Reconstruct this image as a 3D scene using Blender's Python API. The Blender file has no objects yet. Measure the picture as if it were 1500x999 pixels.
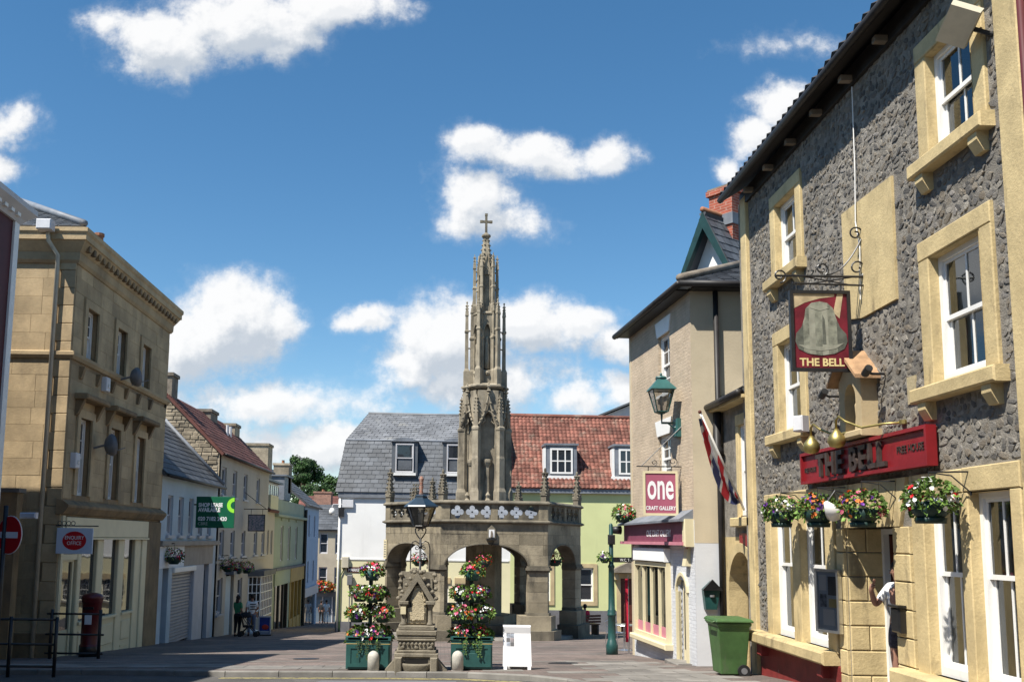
import bpy, bmesh, math, random
from mathutils import Vector, Matrix
R = math.radians
random.seed(7)
scene = bpy.context.scene
col = scene.collection

# ---------------------------------------------------------------- camera
# eye at the origin; z = 0 is eye level, +Y runs down the street, X to the right
TILT = R(7.3)
ROLL = .0132
FPX = 1400 * math.cos(TILT)
CPX, CPY = 650.0, 790 - FPX * math.tan(TILT)
cd = bpy.data.cameras.new("camera")
cd.sensor_width = 36
cd.lens = 36 * FPX / 1500
cd.shift_x = (750 - CPX) / 1500
cd.shift_y = (CPY - 499.5) / 1500
cd.clip_start = .1
cd.clip_end = 3000
cam = bpy.data.objects.new("camera", cd)
cam.rotation_euler = (Matrix.Rotation(R(90) + TILT, 3, 'X') @ Matrix.Rotation(ROLL, 3, 'Z')).to_euler()
col.objects.link(cam)
scene.camera = cam

# ---------------------------------------------------------------- sun, sky, exposure
SUN = Vector((1, .86, -2.0)).normalized()
sl = bpy.data.lights.new("sun", 'SUN')
sl.energy = 5.0
sl.angle = R(.53)
sl.color = (1, .95, .86)
so = bpy.data.objects.new("sun", sl)
so.rotation_euler = SUN.to_track_quat('-Z', 'Y').to_euler()
so.location = (-20, -10, 40)
col.objects.link(so)
vs = scene.view_settings
vs.view_transform = 'Standard'
vs.look = 'None'
vs.exposure = 0.72
vs.gamma = 1
scene.cycles.max_bounces = 6
scene.cycles.diffuse_bounces = 2
scene.cycles.glossy_bounces = 3
scene.cycles.transparent_max_bounces = 12
scene.cycles.use_denoising = True


def dirpx(px, py):
    a = (px - CPX) / FPX
    b = -(py - CPY) / FPX
    return Vector((a, math.cos(TILT) - b * math.sin(TILT), math.sin(TILT) + b * math.cos(TILT)))


def onY(Y, px, py):
    r = dirpx(px, py)
    return r * (Y / r.y)


class NT:
    """tiny node-tree helper"""
    def __init__(s, tree):
        s.t = tree
        s.n = tree.nodes
        s.l = tree.links

    def new(s, typ, **kw):
        nd = s.n.new(typ)
        for k, v in kw.items():
            setattr(nd, k, v)
        return nd

    def put(s, sock, v):
        if v is None:
            return
        if hasattr(v, 'is_linked') or hasattr(v, 'links'):
            s.l.new(v, sock)
        else:
            sock.default_value = v

    def math(s, op, a, b=None, c=None, clamp=False):
        nd = s.new('ShaderNodeMath', operation=op, use_clamp=clamp)
        for i, v in enumerate((a, b, c)):
            s.put(nd.inputs[i], v) if v is not None else None
        return nd.outputs[0]

    def vmath(s, op, a, b=None, c=None):
        nd = s.new('ShaderNodeVectorMath', operation=op)
        for i, v in enumerate((a, b, c)):
            s.put(nd.inputs[i], v) if v is not None else None
        return nd.outputs['Value'] if op in ('LENGTH', 'DOT_PRODUCT', 'DISTANCE') else nd.outputs[0]

    def mix(s, f, a, b, blend='MIX'):
        nd = s.new('ShaderNodeMix', data_type='RGBA', blend_type=blend)
        s.put(nd.inputs[0], f)
        s.put(nd.inputs[6], a)
        s.put(nd.inputs[7], b)
        return nd.outputs[2]

    def noise(s, vec, scale, detail=4, rough=.55):
        nd = s.new('ShaderNodeTexNoise')
        if vec is not None:
            s.l.new(vec, nd.inputs['Vector'])
        nd.inputs['Scale'].default_value = scale
        nd.inputs['Detail'].default_value = detail
        nd.inputs['Roughness'].default_value = rough
        return nd

    def ss(s, v, lo, hi):
        nd = s.new('ShaderNodeMapRange', interpolation_type='SMOOTHSTEP')
        s.put(nd.inputs[0], v)
        nd.inputs[1].default_value = lo
        nd.inputs[2].default_value = hi
        return nd.outputs[0]


world = bpy.data.worlds.new("World")
scene.world = world
world.use_nodes = True
W = NT(world.node_tree)
W.n.clear()
# cumulus of the photographed sky: centre and half size given as directions, strength
CL = [(230, 72, 105, 62, 1.0), (350, 40, 150, 62, 1.05), (480, 8, 120, 45, .95), (150, 48, 45, 38, .55),
      (775, 228, 120, 38, 1.0), (690, 212, 50, 34, .9), (885, 225, 55, 36, .9), (690, 292, 62, 50, .95), (720, 322, 95, 30, .7),
      (335, 478, 105, 92, 1.3), (280, 510, 70, 78, 1.15), (405, 470, 45, 48, 1.0), (530, 470, 46, 24, 1.0),
      (655, 500, 105, 74, 1.25), (760, 470, 120, 50, 1.1), (600, 530, 62, 52, 1.0), (845, 463, 60, 36, 1.0), (700, 560, 150, 55, .75),
      (905, 498, 52, 32, .9), (918, 565, 50, 40, .9), (1160, 150, 70, 46, 1.0), (1110, 190, 60, 34, .85), (1055, 238, 28, 24, .7),
      (15, 185, 48, 34, .6), (8, 246, 40, 24, .7), (380, 600, 230, 34, .55), (490, 655, 120, 40, .9), (330, 660, 200, 40, .6),
      (830, 585, 60, 36, .7), (1160, 60, 50, 16, .25), (1300, 480, 160, 70, 1.0), (-150, 400, 160, 80, 1.0), (1700, 250, 170, 80, 1.0)]
grp = bpy.data.node_groups.new("cloud_density", 'ShaderNodeTree')
grp.interface.new_socket("P", in_out='INPUT', socket_type='NodeSocketVector')
grp.interface.new_socket("D", in_out='OUTPUT', socket_type='NodeSocketFloat')
G = NT(grp)
gi = G.new('NodeGroupInput')
go = G.new('NodeGroupOutput')
P = gi.outputs[0]
nz = G.noise(P, 9, 6, .6)
wob = G.vmath('MULTIPLY', G.vmath('SUBTRACT', nz.outputs['Color'], (.5, .5, .5)), (.075, .055, 0))
P2 = G.vmath('ADD', P, wob)
acc = None
for px, py, rx, ry, w in CL:
    d = dirpx(px, py)
    c = (d.x / d.y, d.z / d.y)
    sx, sy = 1400 / rx, 1400 / ry
    q = G.vmath('MULTIPLY_ADD', P2, (sx, sy, 0), (-c[0] * sx, -c[1] * sy, 0))
    ln = G.math('MULTIPLY', G.math('SUBTRACT', 1, G.vmath('LENGTH', q)), w)
    acc = ln if acc is None else G.math('SMOOTH_MAX', acc, ln, .12)
n2 = G.noise(P, 23, 9, .64)
acc = G.math('ADD', acc, G.math('MULTIPLY', G.math('SUBTRACT', n2.outputs[0], .5), 1.5))
n3 = G.noise(P, 4.5, 3, .5)
acc = G.math('ADD', acc, G.math('MULTIPLY', G.math('SUBTRACT', n3.outputs[0], .5), .35))
G.l.new(acc, go.inputs[0])

tc = W.new('ShaderNodeTexCoord')
D = tc.outputs['Generated']
sep = W.new('ShaderNodeSeparateXYZ')
W.l.new(D, sep.inputs[0])
yy = W.math('MAXIMUM', sep.outputs[1], .05)
cmb = W.new('ShaderNodeCombineXYZ')
W.put(cmb.inputs[0], W.math('DIVIDE', sep.outputs[0], yy))
W.put(cmb.inputs[1], W.math('DIVIDE', sep.outputs[2], yy))
PV = cmb.outputs[0]


def cloud(vec):
    g = W.new('ShaderNodeGroup')
    g.node_tree = grp
    W.l.new(vec, g.inputs[0])
    return g.outputs[0]


d0 = cloud(PV)
d1 = cloud(W.vmath('ADD', PV, (-.012, .034, 0)))
d2 = cloud(W.vmath('ADD', PV, (-.006, .009, 0)))
# the same kind of scattered cumulus over the rest of the sky
gn = W.noise(D, 2.6, 7, .6)
gen = W.math('MULTIPLY', W.math('SUBTRACT', gn.outputs[0], .62), 4)
front = W.math('MULTIPLY', W.ss(sep.outputs[1], .35, .6), W.math('SUBTRACT', 1, W.ss(W.math('ABSOLUTE', sep.outputs[0]), .62, .8)))
dens = W.math('ADD', W.math('MULTIPLY', front, d0), W.math('MULTIPLY', W.math('SUBTRACT', 1, front), gen))
alpha = W.math('MULTIPLY', W.math('ADD', W.math('MULTIPLY', W.ss(dens, -.06, .5), .8), W.math('MULTIPLY', W.ss(dens, -.3, .3), .2)), W.ss(sep.outputs[2], -.02, .02))
lit = W.math('ADD', W.math('MULTIPLY', W.ss(W.math('SUBTRACT', d1, W.math('MULTIPLY', d0, .55)), .50, -.12), .72), W.math('MULTIPLY', W.ss(W.math('SUBTRACT', d2, d0), .22, -.2), .28))
ccol = W.mix(lit, (7.0, 7.7, 8.6, 1), (12.2, 12.2, 12.2, 1))
sky = W.new('ShaderNodeTexSky', sky_type='NISHITA')
sky.sun_disc = False
sky.sun_elevation = math.asin(-SUN.z)
sky.sun_rotation = math.atan2(-SUN.x, -SUN.y)
sky.air_density = 1.0
sky.dust_density = .0
sky.ozone_density = 2.2
hs = W.new('ShaderNodeHueSaturation')
hs.inputs['Saturation'].default_value = 1.24
hs.inputs['Value'].default_value = 1.72
hs.inputs['Hue'].default_value = .494
W.l.new(sky.outputs[0], hs.inputs['Color'])
colr = W.mix(W.math('MULTIPLY', alpha, .97), hs.outputs[0], ccol)
bg = W.new('ShaderNodeBackground')
bg.inputs['Strength'].default_value = .05
W.l.new(colr, bg.inputs['Color'])
wo = W.new('ShaderNodeOutputWorld')
W.l.new(bg.outputs[0], wo.inputs[0])

# ---------------------------------------------------------------- materials
M = {}


def mat(name, c, rough=.85, var=.18, scale=2.5, bump=0., bscale=25, stain=None, island=0., orand=0., spec=.35, metal=0., c2=None,
        brick=None, fine=.0, palette=None):
    m = bpy.data.materials.new(name)
    m.use_nodes = True
    t = NT(m.node_tree)
    b = t.n['Principled BSDF']
    geo = t.new('ShaderNodeNewGeometry')
    pos = geo.outputs['Position']
    a = [max(0, x * (1 - var)) for x in c] + [1]
    z = [min(.95, x * (1 + var)) for x in (c2 or c)] + [1]
    nz = t.noise(pos, scale, 6, .6)
    cc = t.mix(t.ss(nz.outputs[0], .3, .7), a, z)
    if palette:
        oi = t.new('ShaderNodeObjectInfo')
        rr = t.math('FRACT', t.math('ADD', geo.outputs['Random Per Island'], oi.outputs['Random']))
        cr = t.new('ShaderNodeValToRGB')
        cr.color_ramp.interpolation = 'CONSTANT'
        for i, pc in enumerate(palette):
            e = cr.color_ramp.elements[i] if i < 2 else cr.color_ramp.elements.new(i / len(palette))
            e.position = i / len(palette)
            e.color = list(pc) + [1]
        t.l.new(rr, cr.inputs[0])
        cc = t.mix(.75, cc, cr.outputs[0])
    if fine:
        nf = t.noise(pos, scale * 14, 3, .6)
        f = t.math('MULTIPLY_ADD', nf.outputs[0], 2 * fine, 1 - fine)
        cc = t.vmath('SCALE', cc) if False else t.mix(1, cc, f, 'MULTIPLY')
    if stain:
        sc, ssc, lo, hi = stain[:4]
        mp = t.vmath('MULTIPLY', pos, (1, 1, stain[4] if len(stain) > 4 else .25))
        ns = t.noise(mp, ssc, 6, .65)
        cc = t.mix(t.math('MULTIPLY', t.ss(ns.outputs[0], lo, hi), stain[5] if len(stain) > 5 else .8), cc, list(sc) + [1])
    if island:
        f = t.math('MULTIPLY_ADD', geo.outputs['Random Per Island'], 2 * island, 1 - island)
        cc = t.mix(1, cc, f, 'MULTIPLY')
    if orand:
        oi = t.new('ShaderNodeObjectInfo')
        f = t.math('MULTIPLY_ADD', oi.outputs['Random'], 2 * orand, 1 - orand)
        cc = t.mix(1, cc, f, 'MULTIPLY')
    hgt = None
    if brick:
        # brick = (axis 'x' or 'y' running along the wall, brick width, height, mortar colour, colour amount)
        sp = t.new('ShaderNodeSeparateXYZ')
        t.l.new(pos, sp.inputs[0])
        cb = t.new('ShaderNodeCombineXYZ')
        t.l.new(sp.outputs[0 if brick[0] == 'x' else 1], cb.inputs[0])
        t.l.new(sp.outputs[1 if brick[0] == 'g' else 2], cb.inputs[1])
        if brick[0] == 'g':
            t.l.new(sp.outputs[0], cb.inputs[0])
        bt = t.new('ShaderNodeTexBrick')
        t.l.new(cb.outputs[0], bt.inputs['Vector'])
        bt.inputs['Scale'].default_value = 1
        bt.inputs['Brick Width'].default_value = brick[1]
        bt.inputs['Row Height'].default_value = brick[2]
        bt.inputs['Mortar Size'].default_value = min(brick[2] * .09, .014)
        bt.inputs['Mortar Smooth'].default_value = .3
        bt.inputs['Color1'].default_value = (1.08, 1.08, 1.08, 1)
        bt.inputs['Color2'].default_value = (.85, .85, .85, 1)
        bt.inputs['Mortar'].default_value = (1, 1, 1, 1)
        cc = t.mix(brick[4], cc, t.mix(1, cc, bt.outputs['Color'], 'MULTIPLY'))
        cc = t.mix(t.math('MULTIPLY', bt.outputs['Fac'], brick[4]), cc, list(brick[3]) + [1])
        hgt = t.math('MULTIPLY', bt.outputs['Fac'], -1)
    t.l.new(cc, b.inputs['Base Color'])
    b.inputs['Roughness'].default_value = rough
    b.inputs['Specular IOR Level'].default_value = spec
    b.inputs['Metallic'].default_value = metal
    if bump:
        nb = t.noise(pos, bscale, 5, .65)
        h = nb.outputs[0]
        if hgt is not None:
            h = t.math('ADD', h, hgt)
        bp = t.new('ShaderNodeBump')
        bp.inputs['Strength'].default_value = min(1, bump)
        bp.inputs['Distance'].default_value = .02 * max(1, bump)
        t.l.new(h, bp.inputs['Height'])
        t.l.new(bp.outputs[0], b.inputs['Normal'])
    M[name] = m
    return m


def glassmat(name, tint=(.02, .025, .03), rough=.03, trans=0.):
    m = bpy.data.materials.new(name)
    m.use_nodes = True
    t = NT(m.node_tree)
    b = t.n['Principled BSDF']
    geo = t.new('ShaderNodeNewGeometry')
    nz = t.noise(geo.outputs['Position'], 1.3, 2)
    bp = t.new('ShaderNodeBump')
    bp.inputs['Strength'].default_value = .06
    bp.inputs['Distance'].default_value = .05
    t.l.new(nz.outputs[0], bp.inputs['Height'])
    if trans:
        o = t.n['Material Output']
        t.n.remove(b)
        g = t.new('ShaderNodeBsdfGlossy')
        g.inputs['Roughness'].default_value = rough
        g.inputs['Color'].default_value = (.9, .93, .95, 1)
        t.l.new(bp.outputs[0], g.inputs['Normal'])
        tr = t.new('ShaderNodeBsdfTransparent')
        tr.inputs['Color'].default_value = (trans, trans, trans, 1)
        fr = t.new('ShaderNodeFresnel')
        fr.inputs[0].default_value = 1.5
        mx = t.new('ShaderNodeMixShader')
        t.l.new(t.math('MULTIPLY_ADD', fr.outputs[0], 1.5, .03, clamp=True), mx.inputs[0])
        t.l.new(tr.outputs[0], mx.inputs[1])
        t.l.new(g.outputs[0], mx.inputs[2])
        t.l.new(mx.outputs[0], o.inputs[0])
    else:
        b.inputs['Base Color'].default_value = list(tint) + [1]
        b.inputs['Roughness'].default_value = rough
        b.inputs['Specular IOR Level'].default_value = .8
        t.l.new(bp.outputs[0], b.inputs['Normal'])
    M[name] = m
    return m


mat('asphalt', (.085, .08, .075), .9, .2, .8, .5, 90, fine=.25, stain=((.17, .16, .15), .7, .5, .75, 1, .6))
mat('paving', (.185, .143, .125), .85, .25, .5, .35, 30, brick=('g', .21, .105, (.08, .07, .062), .8), stain=((.10, .088, .078), 1.1, .47, .62, 1, .75), fine=.35)
mat('slab', (.185, .172, .155), .85, .3, 1.2, .3, 30, orand=.16, fine=.15)
mat('kerb', (.20, .19, .172), .85, .2, 2, .3, 40, orand=.15)
mat('yellow_paint', (.55, .47, .20), .8, .15, 6, .2, 60, stain=((.14, .13, .115), 9, .5, .62, 1, .9))
mat('earth', (.09, .11, .05), .95, .3, .2)
mat('flint', (.20, .18, .15), .9, .32, 3.2, 1., 60, stain=((.07, .066, .06), 1.1, .52, .78, .4, .65), island=.2, orand=.0, fine=.35, palette=((.15, .14, .13), (.24, .205, .16), (.10, .097, .095), (.20, .185, .165), (.30, .275, .235), (.17, .14, .105), (.22, .205, .19)))
mat('mortar', (.235, .213, .18), .95, .3, 4, 1.0, 40, stain=((.08, .076, .07), .9, .48, .75, .4, .75), fine=.35)
mat('bell_cream', (.55, .43, .225), .75, .14, 2.5, .4, 26, stain=((.20, .155, .09), 3.4, .54, .70, .3, .7), orand=.08, fine=.14)
mat('bell_red', (.22, .012, .016), .45, .15, 3, .1, 20)
mat('dado_red', (.20, .028, .026), .6, .2, 3, .2, 20, stain=((.42, .33, .3), 7, .66, .7, 1, .7))
mat('white_paint', (.78, .77, .74), .45, .05, 3, .05, 30, stain=((.5, .48, .44), 4, .62, .8, .4, .5))
mat('white_wall', (.80, .80, .785), .8, .04, .8, .12, 30, stain=((.5, .49, .46), 1.1, .52, .78, .15, .5))
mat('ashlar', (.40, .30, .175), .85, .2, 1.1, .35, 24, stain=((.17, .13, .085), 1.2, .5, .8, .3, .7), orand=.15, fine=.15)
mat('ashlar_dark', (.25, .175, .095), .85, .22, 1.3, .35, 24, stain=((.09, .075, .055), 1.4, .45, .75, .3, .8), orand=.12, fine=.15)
mat('cross_stone', (.275, .235, .165), .9, .28, 1.0, .7, 22, stain=((.08, .07, .055), 1.0, .50, .66, .4, .8), orand=.24, fine=.2)
mat('cross_trim', (.165, .145, .108), .9, .25, 1.6, .5, 24, stain=((.075, .066, .052), 2.2, .42, .7, .4, .85), orand=.12, fine=.2)
mat('spire_stone', (.30, .258, .19), .9, .22, 2.5, .5, 30, stain=((.10, .088, .068), 2.4, .48, .72, .35, .85), fine=.2)
mat('fountain_stone', (.205, .18, .135), .9, .2, 4, .5, 40, stain=((.12, .105, .08), 4, .5, .74, .5, .8), fine=.2)
mat('carved_stone', (.50, .42, .28), .9, .15, 8, 1., 50, fine=.2)
mat('slate', (.085, .093, .105), .55, .25, 1.2, .2, 40, island=.22, stain=((.25, .25, .23), 1.1, .6, .8, 1, .6), spec=.5)
mat('slate_dark', (.075, .08, .088), .6, .25, 1.2, .2, 40, island=.25, spec=.4)
mat('slate_lead', (.155, .16, .17), .6, .25, .9, .2, 40, island=.16, stain=((.34, .33, .30), 1.6, .55, .75, 1, .7), spec=.5)
mat('red_tile', (.155, .062, .045), .85, .28, 1.5, .3, 40, island=.36, stain=((.26, .19, .145), 1.6, .5, .7, 1, .7), c2=(.18, .072, .052))
mat('plain_tile', (.13, .052, .042), .85, .25, 1.5, .3, 40, island=.3)
mat('tile_dark', (.04, .036, .034), .8, .3, 2)
mat('lead', (.17, .185, .21), .55, .2, 2, .1, 30)
mat('green_wall', (.57, .60, .30), .85, .05, .7, .15, 30, stain=((.36, .38, .21), 1.2, .52, .78, .13, .55))
mat('cream_wall', (.70, .65, .42), .85, .05, .7, .1, 30)
mat('grey_plinth', (.14, .14, .15), .85, .2, 2)
mat('bath_stone', (.46, .36, .21), .85, .15, 2, .2, 30)
mat('gallery_brick', (.50, .40, .29), .9, .12, 2, .9, 18, brick=('y', .23, .075, (.42, .34, .25), .35), stain=((.60, .46, .36), 7, .66, .72, 1, .8))
mat('gallery_render', (.52, .44, .31), .85, .1, .8, .2, 18, stain=((.30, .25, .18), 1.1, .55, .85, .15, .6))
mat('gallery_white', (.60, .61, .63), .8, .06, 1, .9, 18, brick=('y', .23, .075, (.52, .53, .56), .5))
mat('gallery_white_smooth', (.62, .63, .65), .8, .05, 1, .15, 18)
mat('shop_cream', (.66, .58, .38), .5, .05, 2, .05, 20)
mat('mauve', (.19, .055, .09), .5, .12, 3)
mat('mauve_sign', (.36, .10, .155), .5, .06, 3)
mat('pink_panel', (.52, .20, .25), .5, .1, 3)
mat('blue_wall', (.47, .545, .59), .85, .08, .9, .1, 30)
mat('cream_street', (.47, .42, .35), .85, .08, .8, .15, 30)
mat('sage_wall', (.32, .36, .27), .85, .08, .9, .1, 30)
mat('pale_blue', (.32, .43, .58), .85, .06, .9, .1, 30)
mat('beige_wall', (.40, .35, .27), .85, .1, .9, .1, 30)
mat('ochre_shop', (.38, .25, .07), .6, .1, 2)
mat('maroon', (.075, .012, .016), .6, .15, 2)
mat('grey_white', (.52, .51, .52), .7, .06, 2)
mat('rubble', (.28, .235, .17), .9, .25, 2, .8, 14, island=.3, orand=.28, stain=((.13, .11, .085), 2, .5, .75, .5, .7))
mat('brick_red', (.33, .085, .05), .85, .2, 5, .4, 40, brick=('x', .22, .075, (.42, .33, .27), .8))
mat('brick_old', (.30, .15, .11), .85, .25, 5, .5, 40, brick=('x', .22, .075, (.35, .3, .25), .7))
mat('chimney_stone', (.20, .17, .135), .9, .25, 3, .5, 20)
mat('clay_pot', (.30, .13, .07), .8, .15, 5)
mat('black_iron', (.016, .016, .017), .45, .3, 6, spec=.5)
mat('black_gloss', (.012, .012, .013), .3, .2, 6, spec=.5)
mat('gutter', (.022, .02, .02), .5, .3, 4)
mat('pipe_cream', (.52, .48, .38), .6, .1, 4)
mat('green_iron', (.012, .058, .054), .4, .15, 5, spec=.5)
mat('lamp_blue', (.018, .035, .055), .35, .2, 5, spec=.5)
mat('teal_lamp', (.025, .10, .095), .45, .15, 5, spec=.5)
mat('planter_green', (.022, .085, .078), .5, .15, 4, spec=.4)
mat('gold_line', (.5, .38, .15), .5, .1, 4)
mat('pot_dark', (.012, .035, .03), .5, .2, 6)
mat('leaf', (.075, .15, .028), .6, .3, 9, island=.5, c2=(.13, .21, .04))
mat('leaf_dark', (.022, .05, .014), .7, .35, .4, island=.5, c2=(.035, .075, .018))
mat('fl_red', (.55, .012, .02), .6, .15, 20, island=.3)
mat('fl_pink', (.62, .06, .19), .6, .2, 20, island=.35, c2=(.7, .16, .26))
mat('fl_white', (.82, .82, .80), .6, .05, 20, island=.1)
mat('fl_purple', (.13, .03, .24), .6, .3, 20, island=.4)
mat('fl_orange', (.6, .16, .03), .6, .2, 20, island=.4)
mat('bark', (.06, .045, .03), .95, .2, 6)
mat('granite_bollard', (.46, .44, .39), .85, .12, 12, .3, 60, fine=.15)
mat('white_board', (.84, .84, .85), .35, .02, 2)
mat('bin_green', (.055, .118, .036), .5, .15, 5, .1, 60, spec=.4, stain=((.10, .11, .07), 6, .55, .72, .3, .5))
mat('rubber', (.014, .014, .015), .7, .2, 8)
mat('pillar_red', (.10, .007, .009), .35, .1, 3, spec=.5)
mat('sign_red', (.50, .012, .015), .45, .05, 3)
mat('sign_white', (.80, .80, .80), .45, .03, 3)
mat('sign_blue_white', (.55, .62, .72), .5, .03, 3)
mat('sign_green', (.006, .105, .052), .45, .08, 3)
mat('lime', (.30, .75, .05), .5, .05, 3)
mat('sign_dim', (.42, .50, .47), .5, .05, 3)
mat('brass', (.42, .34, .13), .45, .15, 6, metal=.9)
mat('letters_dark', (.05, .035, .03), .5, .3, 9)
mat('bell_sign_red', (.14, .012, .022), .5, .35, 4)
mat('bell_bronze', (.16, .165, .13), .6, .3, 9, c2=(.22, .225, .175))
mat('bell_bronze_dark', (.10, .105, .085), .6, .3, 8)
mat('bell_bronze_light', (.27, .27, .215), .6, .2, 8)
mat('bell_beam', (.46, .36, .22), .6, .25, 6)
mat('gold_text', (.72, .58, .28), .5, .1, 5)
mat('door_brown', (.105, .032, .02), .5, .2, 4)
mat('door_red', (.17, .035, .02), .5, .2, 4)
mat('dark_room', (.012, .011, .010), .9, .2, 1)  # near-black backing: darkness of unlit rooms and hollows put into the colour
mat('curtain', (.50, .43, .30), .9, .12, 1.5)
mat('blind', (.60, .54, .40), .9, .06, 1.5)
mat('shutter_metal', (.32, .32, .335), .5, .08, 3, spec=.5)
mat('steel', (.55, .56, .57), .3, .1, 8, metal=.9)
mat('flag_red', (.42, .025, .035), .8, .1, 5)
mat('flag_white', (.55, .55, .55), .8, .1, 5)
mat('flag_blue', (.035, .045, .13), .8, .1, 5)
mat('flag_pole', (.72, .70, .66), .5, .1, 5)
mat('barge_green', (.01, .04, .04), .5, .2, 4)
mat('dish_grey', (.17, .17, .175), .5, .15, 4)
mat('alarm_white', (.62, .62, .64), .5, .05, 4)
mat('poster', (.30, .33, .38), .5, .55, 14)
mat('poster_blue', (.03, .05, .22), .4, .3, 5)
mat('poster_red', (.55, .05, .03), .4, .3, 7)
mat('cone_wafer', (.45, .20, .05), .6, .15, 9)
mat('picture_sign', (.17, .26, .30), .6, .5, 12, c2=(.30, .24, .24))
mat('skin', (.42, .235, .17), .6, .08, 6)
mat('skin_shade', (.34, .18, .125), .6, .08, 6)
mat('hair_dark', (.022, .015, .012), .7, .2, 20)
mat('cloth_red', (.52, .02, .05), .85, .15, 6)
mat('cloth_white', (.76, .76, .75), .85, .06, 6)
mat('cloth_black', (.02, .02, .022), .9, .2, 6)
mat('cloth_green', (.05, .22, .10), .85, .15, 6)
mat('cloth_jeans', (.12, .15, .22), .9, .15, 8)
mat('cloth_plaid', (.06, .055, .07), .9, .5, 18)
mat('lamp_glass_warm', (.55, .5, .42), .3, .1, 5)
mat('lens', (.6, .6, .58), .25, .05, 5)
mat('orange_tile', (.36, .22, .12), .85, .25, 6, .3, 40)
mat('grille', (.40, .33, .2), .8, .2, 40)
mat('fascia_beige', (.36, .31, .255), .8, .1, 2)
glassmat('glass', (.018, .022, .028))
glassmat('glass_blue', (.12, .16, .20), .12)
glassmat('glass_clear', trans=.75)
glassmat('glass_shop', trans=.6)
glassmat('lantern_glass', trans=.72)

# ---------------------------------------------------------------- mesh helpers
ROOT = {}


class Fr:
    """upright facade frame: u along the wall (left to right seen from outside), n outward, z up"""
    def __init__(s, ox, oy, dx, dy):
        l = math.hypot(dx, dy)
        s.o = (ox, oy)
        s.d = (dx / l, dy / l)
        s.nn = (s.d[1], -s.d[0])

    def __call__(s, u, n, z):
        return (s.o[0] + u * s.d[0] + n * s.nn[0], s.o[1] + u * s.d[1] + n * s.nn[1], z)


WF = Fr(0, 0, 1, 0)   # world aligned: u = X, n = -Y


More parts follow.
